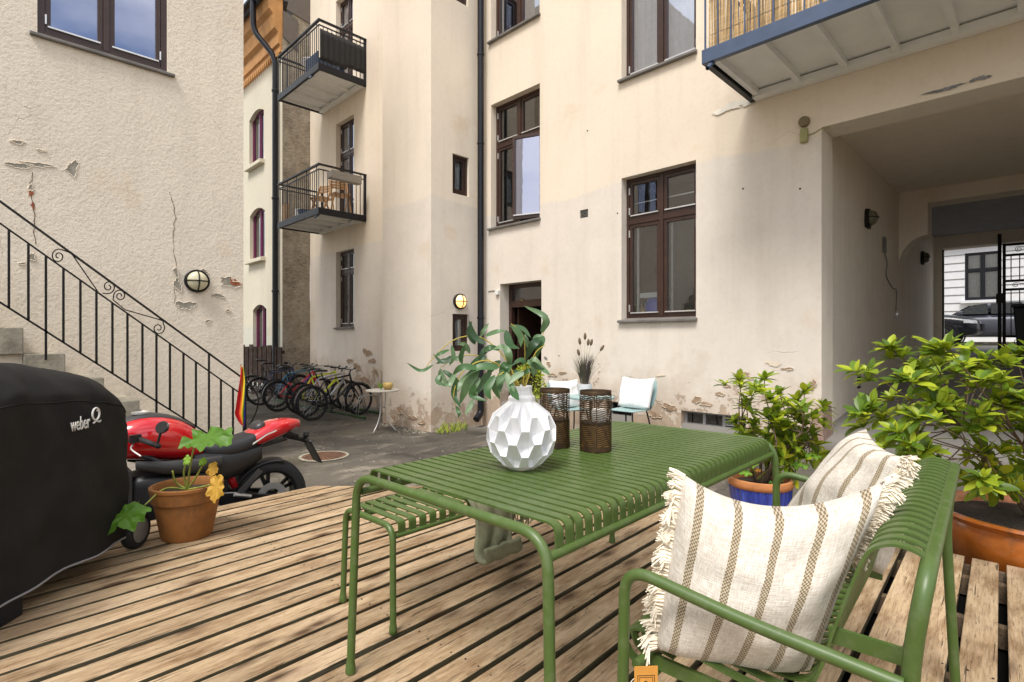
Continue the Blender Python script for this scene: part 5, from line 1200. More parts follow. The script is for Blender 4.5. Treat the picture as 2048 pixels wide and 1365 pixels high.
# eucalyptus-like branches in the vase
M['willow'] = leafmat('blue_green_leaf', (.020, .055, .020), (.055, .145, .040), (.22, .32, .17), .22, .40)
M['twig'] = pmat('yellow_green_twig', (.42, .33, .05), .6)
EU = thing('eucalyptus_branches', (-1.385, 1.435, 1.03), 'long curved blue-green leaves on yellow twigs standing in the white vase', 'branches', world_children=True)
DV = 1.99
def ribbon(P, w, fold=.25, tw=0, nrm=None):
    """lanceolate blade along the points P"""
    rr = []; n = len(P); 
    for i, p in enumerate(P):
        t = (P[min(i+1, n-1)]-P[max(i-1, 0)]).normalized(); q = i/(n-1); ww = w*2.05*max(0, q)**.55*max(0, 1-q)**.85
        nv = Vector(nrm) if nrm is not None else Vector((.6, -.6, .5)); nv = (nv-t*nv.dot(t)).normalized(); sd_ = t.cross(nv).normalized(); a = tw*(q-.3)
        sd2 = sd_*math.cos(a)+nv*math.sin(a); up = nv*math.cos(a)-sd_*math.sin(a)
        rr.append([p+sd2*ww+up*fold*ww, p, p-sd2*ww+up*fold*ww])
    return rr
stems = [[(1040, 775, 0), (1012, 720, .02), (985, 690, .05), (950, 672, .05), (905, 682, .06), (868, 715, .05), (852, 735, .05)], [(1046, 775, 0), (1050, 715, -.02), (1045, 668, -.03), (1022, 648, -.04)], [(1050, 775, 0), (1065, 730, .03), (1080, 690, .04), (1088, 662, .04)],
         [(1036, 775, 0), (1005, 735, -.06), (965, 722, -.1), (925, 745, -.12), (908, 785, -.12), (912, 815, -.12)], [(1038, 775, 0), (1015, 745, -.1), (990, 760, -.14), (975, 800, -.15)], [(1048, 775, 0), (1062, 730, -.08), (1072, 705, -.1), (1090, 690, -.1)], [(1035, 775, 0), (1000, 735, .08), (955, 712, .1), (915, 715, .12), (882, 735, .12)]]
for s_ in stems:
    MB().tube(crv([pxd(x, y, DV+d) for x, y, d in s_], 6), [lerp(.0032, .0014, i/(6*(len(s_)-1))) for i in range(6*(len(s_)-1)+1)], 5).build('twig', M['twig'], EU, smooth=True)
leaves = [  # base, mid, tip (pixel), half width px, depth offset
 ((868, 730), (842, 742), (812, 725), 5, .05), ((900, 700), (880, 708), (870, 714), 6, .05), ((905, 712), (885, 725), (866, 708), 7, .04), ((903, 690), (907, 715), (898, 732), 6, .05), ((930, 690), (922, 715), (925, 730), 7, .06), ((950, 690), (940, 665), (944, 642), 10, .05), ((972, 690), (948, 672), (938, 640), 9, .02), ((960, 676), (966, 664), (978, 646), 6, .05), ((970, 672), (995, 664), (1012, 662), 8, .0),
 ((1012, 660), (1020, 690), (1040, 698), 11, -.05), ((1022, 652), (1040, 672), (1042, 695), 9, -.07), ((1018, 652), (1045, 658), (1062, 676), 7, -.02), ((1083, 668), (1090, 635), (1048, 612), 9, .04), ((1088, 662), (1094, 640), (1070, 616), 7, .04), ((1060, 700), (1052, 680), (1050, 668), 7, -.02),
 ((1085, 676), (1066, 690), (1050, 722), 11, -.03), ((1088, 672), (1080, 690), (1072, 718), 10, -.04), ((1088, 674), (1072, 676), (1066, 692), 8, .0), ((1008, 690), (1018, 712), (1020, 740), 10, -.09), ((1015, 700), (1003, 694), (985, 700), 8, -.05), ((1000, 700), (978, 696), (962, 712), 8, -.05), ((990, 694), (968, 704), (955, 730), 9, -.03),
 ((1000, 735), (960, 735), (925, 758), 11, -.12), ((965, 738), (925, 735), (905, 750), 9, -.11), ((960, 742), (935, 770), (918, 812), 12, -.14), ((945, 745), (925, 765), (915, 785), 10, -.10), ((915, 755), (908, 790), (922, 818), 8, -.12), ((912, 745), (895, 770), (880, 735), 8, -.05), ((880, 738), (885, 760), (902, 772), 8, .0), ((885, 740), (905, 755), (922, 766), 7, .05), ((882, 745), (876, 765), (905, 775), 7, .02),
 ((1025, 730), (1003, 755), (998, 790), 12, -.13), ((1020, 728), (1008, 735), (1000, 765), 11, -.1), ((1028, 740), (1040, 750), (1048, 742), 8, -.1), ((1048, 745), (1030, 755), (1018, 770), 9, -.16), ((1020, 765), (1030, 790), (1038, 802), 9, -.19), ((1012, 745), (1022, 775), (1025, 795), 9, -.17), ((985, 740), (962, 770), (950, 790), 11, -.13), ((960, 755), (948, 775), (952, 795), 10, -.12), ((952, 770), (945, 792), (975, 803), 9, -.14), ((990, 750), (975, 780), (982, 800), 10, -.14),
 ((1055, 720), (1068, 735), (1066, 755), 9, -.1), ((1058, 722), (1080, 735), (1102, 752), 9, -.1), ((1052, 728), (1040, 722), (1020, 735), 9, -.08), ((1060, 726), (1070, 720), (1090, 738), 8, -.09), ((1012, 748), (990, 770), (1000, 800), 10, -.15), ((912, 812), (918, 828), (914, 838), 5, -.12), ((946, 800), (940, 815), (930, 830), 7, -.1), ((1040, 752), (1060, 742), (1078, 748), 7, -.06), ((930, 712), (915, 718), (900, 716), 8, .08), ((905, 725), (888, 722), (872, 728), 7, .1), ((940, 708), (930, 690), (915, 688), 7, .08), ((975, 715), (955, 722), (935, 740), 10, .03), ((1003, 722), (985, 735), (972, 752), 10, .05)]
random.seed(31)
for i, (a, m_, t_, hw_, d) in enumerate(leaves):
    d0 = DV+d+random.uniform(-.02, .02)
    P = crv([pxd(*a, d0), pxd(*m_, d0-random.uniform(-.02, .035)), pxd(*t_, d0+random.uniform(-.03, .03))], 5)
    mbl = MB().sheet(ribbon(P, hw_*.00185*.92, .25, random.uniform(-1.2, 1.2))); lo_ = mbl.build('leaf', M['willow'], EU, smooth=True, fix=False)

def rust():
    t = NT('rusty_brown_wire'); n = t.noise(t.map(), 30, 6, .7)
    t.set(Base_Color=t.ramp(n, [(.35, (.030, .018, .010)), (.6, (.075, .042, .016)), (.75, (.16, .055, .015))]), Roughness=.6, Metallic=.5); return t.m
M['rust'] = rust(); M['amber'] = pmat('amber_lacquer_inside', (.36, .20, .06), .35, metal=.4); M['wax'] = pmat('white_wax', (.78, .74, .68), .5)
def lantern(loc, label, rz, candle):
    o = thing('wire_lantern', loc, label, 'lantern', rz); r, h = .067, .256
    random.seed(int(rz*100)); ns = 48; nb = 27; wv_ = MB()
    ph = [random.uniform(0, 6.28) for _ in range(8)]
    def zz(k, a): 
        base = .022+(h-.04)*k/nb
        return base + .0034*math.sin(3*a+ph[0]+k*.16) + .0022*math.sin(7*a+ph[1]+k*.30)+.0010*math.sin(12*a+k*.8)
    for k in range(nb):
        tk = .0056 if k < 12 else .0036
        g0 = [[(rr_*math.cos(a), rr_*math.sin(a), zz(k, a)+dz) for a in (2*math.pi*i/ns for i in range(ns+1))] for rr_, dz in ((r, 0), (r, tk), (r-.0012, tk), (r-.0012, 0), (r, 0))]
        wv_.sheet(g0)
    tag(wv_.build('wire_bands', M['rust'], o, smooth=True, angle=40, fix=True), kind='stuff')
    for k in range(4):
        a = k*math.pi/2+.3; MB().b2((-.0022, -.001, .02), (.0022, .001, h-.014)).build('upright', M['rust'], o).location = ((r+.0004)*math.cos(a), (r+.0004)*math.sin(a), 0)
    for q in o.children:
        if q.name.startswith('upright'): q.rotation_euler = (0, 0, math.atan2(q.location.y, q.location.x)+math.pi/2)
    MB().lathe([(r, h-.017), (r+.001, h-.003), (r-.001, h), (r-.003, h-.003), (r-.002, h-.017)], 40, capb=False, capt=False).build('rim', M['rust'], o, smooth=True, angle=50)
    MB().lathe([(r+.001, 0), (r+.001, .022), (r-.002, .022), (r-.002, .004), (0, .004)], 40, capt=False).build('base', M['rust'], o, smooth=True, angle=50)
    MB().lathe([(r-.0016, .004), (r-.0016, .112)], 40, capb=False, capt=False).build('inner_sleeve', M['amber'], o, smooth=True)
    mid_ = MB().lathe([(r-.004, .12), (r-.004, .121), (0, .121)], 30, capt=False).build('candle_plate', M['rust'], o)
    if candle:
        tag(MB().lathe([(.030, 0), (.0315, .002), (.0315, .050), (.029, .053), (.010, .051), (0, .050)], 28, (loc[0]+.01, loc[1]+.012, loc[2]+.1215), capt=False).build('candle', M['wax'], smooth=True, angle=50), 'white stub candle inside the right wire lantern on the table', 'candle')
    return o
lantern((-1.384, 1.893, ZT), 'brown woven wire lantern with candle, right one on the table', .4, True); lantern((-1.565, 1.835, ZT), 'brown woven wire lantern half hidden behind the white vase', 1.3, False)

# ---------------------------------------------------------------- barbecue under its cover
ax = Vector((-.755, .656, 0))
BQ = thing('covered_barbecue', (-3.152, .107, 0), 'barbecue trolley under a black fabric cover at the left edge', 'barbecue', math.atan2(ax.y, ax.x))
def covermat():
    t = NT('black_nylon_cover'); v = t.map(); n = t.noise(v, 5, 5)
    t.set(Base_Color=t.ramp(n, [(.3, (.010, .010, .0102)), (.7, (.018, .0176, .0172))]), Roughness=.75, Specular_IOR_Level=.22, Normal=t.bump(t.math('ADD', t.noise(v, 7, 4, .5), t.math('MULTIPLY', t.noise(v, 400, 2), .15)), .25, .012)); return t.m
M['cover'] = covermat()
nx, rr = 48, []
for i in range(nx+1):
    q = i/nx; x = lerp(-.56, .80, q); e = min(q, 1-q)*2; dome = math.sin(math.pi*min(1, max(0, .10+.80*q)))
    zc = .80+.19*dome**.7; zr_ = .86+.26*dome**.6; endf = 1-.10*max(0, 1-e*9)**2
    if q > .97: zc -= .03*(q-.97)/.03; zr_ -= .05*(q-.97)/.03
    y0_, y1_ = -.0+.02*(1-endf)*5, .62-.1*(1-endf)
    pts = []
    fr_ = [(y0_-.012, .107), (y0_+.0, .30), (y0_+.012, .52), (y0_+.02, .72), (y0_+.028, zc-.06), (y0_+.05, zc), (y0_+.12, lerp(zc, zr_, .55)), (y0_+.22, zr_-.012), (y0_+.32, zr_), (y0_+.42, zr_-.02), (y0_+.5, lerp(zc, zr_, .5)), (y1_-.03, zc), (y1_, zc-.08), (y1_+.02, .6), (y1_+.04, .107)]
    for (yy_, zz_) in [(p.x, p.y) for p in crv([(a, b, 0) for a, b in fr_], 3)]:
        w1 = noise.noise(Vector((x*3.2, zz_*1.4, yy_*3+2)))*.024 + noise.noise(Vector((x*7+zz_*5, zz_*3, 7+yy_*6)))*.013 + abs(noise.noise(Vector((x*5-zz_*6, zz_*2+9, 3))))*.030
        fold = .018*math.sin(x*15+1.5*zz_+.8*math.sin(x*4))*sm((.62-zz_)/.5)
        pts.append((x, yy_-w1*(1 if yy_ < .3 else -1)-fold*(1 if yy_ < .3 else -1), zz_+w1*.5 if zz_ > .2 else zz_+.012*math.sin(x*7)))
    rr.append(pts)
mbc = MB().sheet(rr); 
# end panels
for ring, d in ((rr[-1], 1), (rr[0], -1)):
    n = len(ring); mbc.add(ring + [(ring[k][0]+d*.0, ring[k][1], ring[k][2]) for k in range(0)], [tuple(range(n))])
cv = mbc.build('cover', M['cover'], BQ, smooth=True, angle=55)
hem = [(p[0][0], p[0][1]-.004, p[0][2]) for p in rr]; MB().tube(hem, .0055, 6).build('hem', pmat('grey_piping', (.24, .23, .24), .8), BQ, smooth=True)
sea = [(r_[12][0], r_[12][1]-.001, r_[12][2]+.001) for r_ in rr]; MB().tube(sea, .0035, 5).build('seam', M['cover'], BQ, smooth=True)
for (x, y) in ((.03, .065), (.03, .52)): bevel(MB().b2((x-.06, y-.05, 0), (x+.06, y+.05, .22)).build('leg', M['grey_steel'], BQ), .008)
MB().b2((.62, .10, .10), (.80, .16, .17)).build('axle_beam', M['grey_steel'], BQ); MB().bar((.02, .3, .16), (.8, .3, .16), .05, .03).build('frame_rail', M['grey_steel'], BQ)
for y in (.0, .54):
    wh = MB().lathe([(.07, -.03), (.095, -.03), (.103, -.018), (.103, .018), (.095, .03), (.07, .03)], 28, (.86, y, .103), 'Y', False, False).build('wheel', M['tyre'], BQ, smooth=True, angle=40)
    MB().lathe([(.0, -.034), (.066, -.034), (.074, -.028), (.074, .028), (0, .03)], 28, (.86, y, .103), 'Y', False, False).build('hub_cap', pmat('grey_plastic', (.20, .19, .18), .5), wh, smooth=True, angle=40)
bevel(MB().b2((-.2, .2, 1.10), (.1, .26, 1.135)).build('lid_handle', M['cover'], BQ), .012)
M['logo'] = pmat('pale_grey_print', (.62, .62, .60), .6)
tx = textmesh('weber', .098, M['logo'], BQ, (.325, -.018, .772), (R(90), 0, 0), sx=.52, ext=.0015, name='lettering')
ql = MB(); ql.tube([(.497+.026*math.cos(a), -.02, .836+.031*math.sin(a)) for a in (R(15*k) for k in range(24))], .0046, 6, closed=True); ql.build('logo_ring', M['logo'], BQ)
MB().lathe([(.007, -.002), (.007, .002)], 12, (.509, -.021, .853), 'Y').build('logo_dot', M['logo'], BQ)
MB().tube([(.478, -.02, .790), (.50, -.02, .800), (.522, -.02, .791), (.535, -.02, .797)], [.004, .005, .005, .003], 6).build('logo_tail', M['logo'], BQ)

# ---------------------------------------------------------------- terracotta pot with rhubarb
def terracotta(name, col, glaze=0):
    t = NT(name); v = t.map(); n = t.noise(v, 7, 6, .65); st_ = t.noise(t.map(scale=(6, 6, 1)), 3, 5)
    c = t.ramp(n, [(.3, tuple(q*.65 for q in col)), (.55, col), (.75, tuple(min(1, q*1.25) for q in col))])
    c = t.mix(t.ramp(st_, [(.58, 0), (.75, .5)]), c, (.10, .055, .03))
    t.set(Base_Color=c, Roughness=.75 if not glaze else .25, Normal=t.bump(n, .25, .006))
    if glaze: t.set(Coat_Weight=glaze, Coat_Roughness=.1)
    return t.m
M['terra'] = terracotta('old_terracotta', (.27, .105, .022)); M['soil'] = pmat('dark_potting_soil', (.035, .024, .016), .95, var=.5, vs=40, bump=1, bs=60, bd=.02)
P0 = cw(-2.03, 3.36, 0); tp = thing('terracotta_pot', P0, 'weathered terracotta pot beside the covered barbecue', 'pot')
MB().lathe([(.135, 0), (.142, .015), (.178, .215), (.176, .225), (.190, .232), (.196, .30), (.203, .306), (.203, .322), (.185, .326), (.176, .31), (.172, .27), (0, .27)], 36, capt=False).build('body', M['terra'], tp, smooth=True, angle=35)
MB().lathe([(.172, .272), (.09, .283), (0, .286)], 24, capb=False, capt=False).build('soil', M['soil'], tp, smooth=True)
M['rhub'] = leafmat('bright_rhubarb_leaf', (.08, .20, .02), (.16, .36, .03), (.30, .52, .05), .3, .5); M['wilt'] = leafmat('wilted_orange_leaf', (.40, .16, .02), (.58, .27, .03), (.68, .42, .06), .3, .6); M['stalk'] = pmat('green_stalk', (.25, .28, .05), .5, var=.4, vs=12)
RH = thing('rhubarb_plant', (P0[0], P0[1], .28), 'rhubarb plant with one big green leaf and a wilted orange leaf', 'plant', world_children=True)
def crumple(cpx, wpx, hpx, d, tilt, seed, n=54):
    """ruffled leaf blade roughly facing the camera side, centre given as pixel and distance"""
    random.seed(seed); c = Vector(pxd(*cpx, d)); ex = Vector((math.sqrt(.5), math.sqrt(.5), 0)); ey = Vector((-math.sqrt(.5), math.sqrt(.5), 0)); ez = Vector((0, 0, 1)); k = d/1075
    up = (ez*math.sin(tilt)+ey*math.cos(tilt)); nn = ex.cross(up); grid = []
    for i in range(n+1):
        row = []
        for j in range(11):
            a = 2*math.pi*i/n; q = j/10; lob = 1+.12*math.sin(5*a+seed)+.06*math.sin(11*a+seed*2)+.03*math.sin(19*a); rad = q*lob
            u, v = rad*math.cos(a), rad*math.sin(a)
            w_ = .55*q*q*noise.noise(Vector((u*2.5+seed, v*2.5, seed)))+.22*q*q*math.sin(7*a+seed)+.12*q**3*math.sin(16*a+seed)+.05*noise.noise(Vector((u*7, v*7, seed)))
            row.append(c+ex*u*wpx*k/2+up*v*hpx*k/2+nn*w_*wpx*k*.35+ez*(-.25*q*q*abs(u))*wpx*k*.35)
        grid.append(row)
    return grid
base = Vector((P0[0], P0[1], .285))
for cp, w_, h_, d, ti, sd_, m_ in (((418, 874), 90, 88, 3.25, .28, 2, 'rhub'), ((252, 1030), 82, 75, 3.0, .5, 5, 'rhub'), ((432, 975), 32, 52, 3.15, 1.3, 3, 'wilt'), ((425, 938), 22, 28, 3.2, 1.2, 9, 'wilt'), ((374, 920), 15, 20, 3.3, 1.2, 6, 'rhub'), ((406, 923), 16, 16, 3.3, 1.2, 7, 'rhub')):
    MB().sheet(crumple(cp, w_, h_, d, ti, sd_)).build('leaf', M[m_], RH, smooth=True, fix=False)
for tip, mid_, d in (((390, 885), (381, 930), 3.25), ((372, 925), (368, 950), 3.3), ((408, 925), (392, 955), 3.3), ((345, 942), (352, 965), 3.3), ((290, 1010), (330, 978), 3.1), ((420, 970), (400, 975), 3.2)):
    MB().tube(crv([tuple(base), pxd(*mid_, (d+3.36)/2), pxd(*tip, d)], 6), [lerp(.007, .0045, i/12) for i in range(13)], 6).build('stalk', M['stalk'], RH, smooth=True)

# ---------------------------------------------------------------- pots and rhododendrons on the right
LEAFV = []
random.seed(77)
M['rhodo'] = leafmat('rhododendron_leaf', (.045, .105, .014), (.18, .31, .020), (.56, .62, .04), .32, .40)
for vnt in range(4):
    n = 6; rows = []
    for i in range(n+1):
        q = i/n; w_ = .215*math.sin(math.pi*(.04+.94*q))**.75*(1+.25*(q-.5)); dz = -.16*q*q*(1+.5*vnt*.5)+.05*q; f_ = .05+.03*vnt
        rows.append([(-w_, q, dz+f_*w_*4*.5), (-w_*.45, q, dz+f_*.1), (0, q, dz-.008), (w_*.45, q, dz+f_*.1), (w_, q, dz+f_*w_*4*.5)])
    LEAFV.append(MB().sheet(rows).mesh('leaf', M['rhodo'], True))
M['bark'] = pmat('grey_brown_bark', (.13, .09, .06), .9, var=.35, vs=30, bump=.7, bs=80, bd=.004)
def shrub(name, root, clusters, label, seed, size=.088, per=6, ztop=None):
    random.seed(seed); o = thing(name, root, label, 'shrub', world_children=True); root = Vector(root); ctr = sum((Vector(c) for c in clusters), Vector())/len(clusters)
    b0 = Vector(o['_b'])
    # main limbs: group clusters around a few forks
    forks = []
    for k in range(8):
        a = 2*math.pi*k/8+.4; f_ = root.lerp(ctr, .66)+Vector((math.cos(a)*.20, math.sin(a)*.20, random.uniform(-.08, .14))); forks.append(f_)
        pth = crv([tuple(root+Vector((math.cos(a)*.02, math.sin(a)*.02, -.02))), tuple(root.lerp(f_, .5)+Vector((random.uniform(-.03, .03), random.uniform(-.03, .03), 0))), tuple(f_)], 6)
        MB().tube(pth, [lerp(.011, .006, i/12) for i in range(13)], 6).build('limb', M['bark'], o, smooth=True)
    cnt = 0; rest_ = MB(); nmain = len(clusters)
    clusters = list(clusters)+[tuple(Vector(c)+Vector((random.uniform(-.09, .09), random.uniform(-.09, .09), random.uniform(-.09, .01)))) for c in clusters+clusters[::2]]
    for ci, c in enumerate(clusters):
        c = Vector(c); f_ = min(forks, key=lambda q: (q-c).length+random.uniform(0, .08)); mid_ = f_.lerp(c, .55)+Vector((random.uniform(-.03, .03), random.uniform(-.03, .03), random.uniform(-.05, .02)))
        if ci < nmain: MB().tube(crv([tuple(f_), tuple(mid_), tuple(c)], 5), [lerp(.0045, .0025, i/10) for i in range(11)], 5).build('twig', M['bark'], o, smooth=True)
        axd = (c-mid_).normalized()*.7+Vector((0, 0, .6)); axd.normalize()
        sx = axd.orthogonal().normalized(); sy_ = axd.cross(sx)
        for k in range(per+9 if ci < nmain else 10):
            a = 2.4*k+random.uniform(-.3, .3); lay = k/(per+8); el = R(lerp(8, 68, lay)+random.uniform(-10, 10)); d = (sx*math.cos(a)+sy_*math.sin(a))*math.cos(el)+axd*math.sin(el)
            if k > per: d = d+Vector((0, 0, .1))
            d.normalize(); L = size*random.uniform(.5, 1.28)*(.9 if lay > .7 else 1.08)
            nn = axd*.6+Vector((0, 0, .4)); yv = d; xv = yv.cross(nn).normalized(); zv = xv.cross(yv)
            Mx = Matrix((xv, yv, zv)).transposed(); p = c-axd*random.uniform(0, .025)
            if k < per and cnt < 300 and ci < nmain:
                q = link('leaf', LEAFV[(k+ci) % 4], o, loc=p-b0); q.rotation_mode = 'QUATERNION'; q.rotation_quaternion = Mx.to_quaternion(); q.scale = (L, L, L); cnt += 1
            else:
                me = LEAFV[(k+ci) % 4]; rest_.add([Mx @ (v.co*L)+p for v in me.vertices], [tuple(f2.vertices) for f2 in me.polygons])
    tag(rest_.build('inner_leaves', M['rhodo'], o, smooth=True, fix=False), kind='stuff')
    return o
M['glaze_o'] = terracotta('orange_glazed_clay', (.42, .12, .018), .6)
op = thing('glazed_pot', (-.06, 4.44, -.31), 'big orange glazed bowl pot behind the end of the deck on the right', 'pot')
MB().lathe([(.27, 0), (.30, .01), (.40, .16), (.452, .32), (.462, .42), (.452, .455), (.47, .47), (.487, .49), (.478, .507), (.455, .505), (.44, .48), (.43, .45), (0, .45)], 48, capt=False).build('body', M['glaze_o'], op, smooth=True, angle=40)
MB().lathe([(.43, .452), (.2, .47), (0, .475)], 30, capb=False, capt=False).build('soil', M['soil'], op, smooth=True)
cl8 = [(120, 215), (290, 60), (370, 110), (560, 90), (700, 50), (830, 90), (480, 180), (640, 180), (860, 200), (960, 140), (1100, 160), (1190, 100), (400, 270), (600, 260), (760, 230), (900, 250), (1080, 290), (1150, 350), (1220, 430), (290, 420), (150, 470), (230, 560), (380, 520), (500, 560), (330, 660), (460, 650), (700, 500), (640, 450), (780, 460), (740, 590), (930, 540), (1010, 480), (1080, 430), (990, 600), (1200, 560), (1230, 640), (420, 780), (560, 790), (450, 860), (620, 860), (980, 790), (1100, 800), (1200, 800), (980, 900), (1080, 960), (950, 990), (1180, 960), (1040, 1060), (1150, 1080), (860, 1020)]
random.seed(12)
big = [pxd(1700+x/3.592, 680+y/3.592, 3.12+random.uniform(-.33, .30)) for x, y in cl8] + [pxd(2048+random.uniform(15, 260), random.uniform(690, 960), 3.1+random.uniform(-.3, .3)) for _ in range(16)]
shrub('rhododendron', (-.06, 4.44, .16), big, 'large rhododendron with yellow-green leaves in the orange glazed pot', 3, .090, 6)
def bluepot():
    t = NT('cobalt_ribbed_glaze'); x, y, z = t.sep(t.map()); n = t.noise(t.map(scale=(8, 8, 1)), 3, 5)
    t.set(Base_Color=t.ramp(n, [(.3, (.012, .02, .16)), (.6, (.035, .07, .42)), (.8, (.10, .16, .55))]), Roughness=.25, Coat_Weight=.5); return t.m
M['cobalt'] = bluepot(); M['terra2'] = terracotta('orange_terracotta_rim', (.50, .20, .07))
bp = thing('blue_pot', (-1.333, 3.617, 0), 'cobalt blue ribbed pot with terracotta rim behind the table', 'pot'); random.seed(1)
rbp = []
for z_, r_ in ((.0, .125), (.02, .135), (.12, .165), (.22, .182), (.275, .186)):
    rbp.append([((r_+.004*math.sin(30*a))*math.cos(a), (r_+.004*math.sin(30*a))*math.sin(a), z_) for a in (2*math.pi*k/120 for k in range(120))])
MB().rings(rbp).build('body', M['cobalt'], bp, smooth=True, angle=60)
MB().lathe([(.184, .274), (.196, .284), (.199, .305), (.195, .325), (.180, .330), (.172, .315), (.170, .285), (0, .283)], 48, capb=False, capt=False).build('rim', M['terra2'], bp, smooth=True, angle=60)
MB().lathe([(.17, .285), (.08, .30), (0, .30)], 24, capb=False, capt=False).build('soil', M['soil'], bp, smooth=True)
c28 = [(1115, 800), (1130, 850), (1320, 790), (1255, 880), (1365, 950), (1440, 910), (1170, 1010), (1500, 990), (1580, 960), (1640, 900), (1560, 1060), (1650, 1010), (1800, 1010), (1720, 1090), (1430, 1090), (1080, 1140), (1220, 1160), (1130, 1190), (1400, 1170), (1500, 1170), (1340, 1240), (1450, 1260), (1560, 1230), (1640, 1160), (1500, 1320), (1400, 1330), (1340, 1090), (1640, 1290), (1700, 1230), (1580, 1330), (1460, 1400), (1640, 1420), (1350, 1440), (1550, 1460), (1750, 1400)]
sml = [pxd(1200+x/4.014, 560+y/4.014, 3.52+random.uniform(-.17, .17)) for x, y in c28]
shrub('rhododendron', (-1.333, 3.617, .30), sml, 'smaller rhododendron with upright twigs in the blue pot', 9, .074, 8)
# low scalloped leaves in front of the blue pot
lp = thing('leafy_plant', (-1.5, 3.5, .3), 'low bright green lobed plant at the rim of the blue pot', 'plant', world_children=True)
for i, (x, y, w_, h_, m_) in enumerate(((1470, 915, 40, 22, 'rhub'), (1500, 925, 30, 20, 'rhub'), (1490, 945, 26, 16, 'rhub'), (1455, 925, 24, 26, 'rhub'), (1543, 965, 10, 9, 'rhub'), (1515, 940, 13, 9, 'wilt'), (1600, 930, 34, 20, 'rhub'), (1625, 912, 30, 18, 'rhub'))):
    MB().sheet(crumple((x, y), w_, h_, 3.4, .5, i+20)).build('leaf', M[m_], lp, smooth=True, fix=False)
for x, y in ((1480, 925), (1500, 935), (1560, 925), (1610, 925)): MB().tube(crv([(-1.36, 3.60, .30), pxd((x+1520)/2, y+12, 3.45), pxd(x, y, 3.4)], 5), .0035, 5).build('stalk', M['stalk'], lp, smooth=True)
# ---------------------------------------------------------------- manhole, fence
def ironc():
    t = NT('rusty_cast_iron'); n = t.noise(t.map(), 9, 7, .7); t.set(Base_Color=t.ramp(n, [(.35, (.06, .045, .035)), (.55, (.20, .10, .055)), (.7, (.34, .17, .09))]), Roughness=.8, Metallic=.3, Normal=t.bump(n, .4, .004)); return t.m
M['castiron'] = ironc()
mh = thing('manhole_cover', (-6.95, 3.35, gz(-6.95, 3.35)), 'rusty round manhole cover in the wet asphalt beside the motorcycle', 'manhole cover')
MB().lathe([(.325, .002), (.325, .012), (.285, .012), (.285, .008)], 48, capb=False, capt=False).build('frame', M['conc'], mh, smooth=True, angle=30)
MB().lathe([(.283, .002), (.283, .011), (.0, .012)], 48, capb=False, capt=False).build('lid', M['castiron'], mh, smooth=True, angle=30)
st_ = MB().b2((-.018, -.018, .011), (.018, .018, .017)).mesh('stud', M['castiron'])
for i in range(-4, 5):
    for j in range(-4, 5):
        if math.hypot(i, j) < 4.2: link('stud', st_, mh, loc=(i*.06, j*.06, 0))
M['fence'] = wood('dark_brown_fence_board', (.026, .013, .007), (.045, .022, .011), (.016, .008, .005))
fe = thing('board_fence', (-15.7, 5.72, -.35), 'dark brown vertical board fence behind the bicycles', 'fence', world_children=True)
for k in range(9):
    x = -17.3+.345*k; random.seed(k); o = MB().b2((0, 0, -.33), (.27, .025, 1.05+random.uniform(-.04, .04))).build('board', M['fence'], fe); o.location = o.location+Vector((x, 5.70, 0))
for z in (.1, .85): MB().b2((-17.35, 5.727, z), (-14.2, 5.76, z+.09)).build('rail', M['fence'], fe)

# ---------------------------------------------------------------- bicycles
M['chrome'] = pmat('dull_chrome', (.55, .55, .56), .3, metal=.9); M['blackp'] = pmat('black_paint', (.012, .012, .014), .35)
WR = .335
_ty = MB().tube([(WR*math.cos(a)*.955, 0, WR*math.sin(a)*.955) for a in (2*math.pi*k/40 for k in range(40))], .021, 8, closed=True).mesh('tyre', M['tyre'], True)
_rm = MB().tube([(WR*math.cos(a)*.875, 0, WR*math.sin(a)*.875) for a in (2*math.pi*k/40 for k in range(40))], .010, 6, closed=True).mesh('rim', M['grey_steel'], True)
_s = MB()
for k in range(20):
    a = 2*math.pi*k/20; _s.tube([(.02*math.cos(a+.6), .02*(-1)**k, .02*math.sin(a+.6)), (WR*.87*math.cos(a), 0, WR*.87*math.sin(a))], .0012, 3)
_sp = _s.mesh('spokes', M['chrome']); _hb = MB().lathe([(.014, -.045), (.026, -.04), (.016, -.03), (.016, .03), (.026, .04), (.014, .045)], 12, axis='Y').mesh('hub', M['grey_steel'], True)
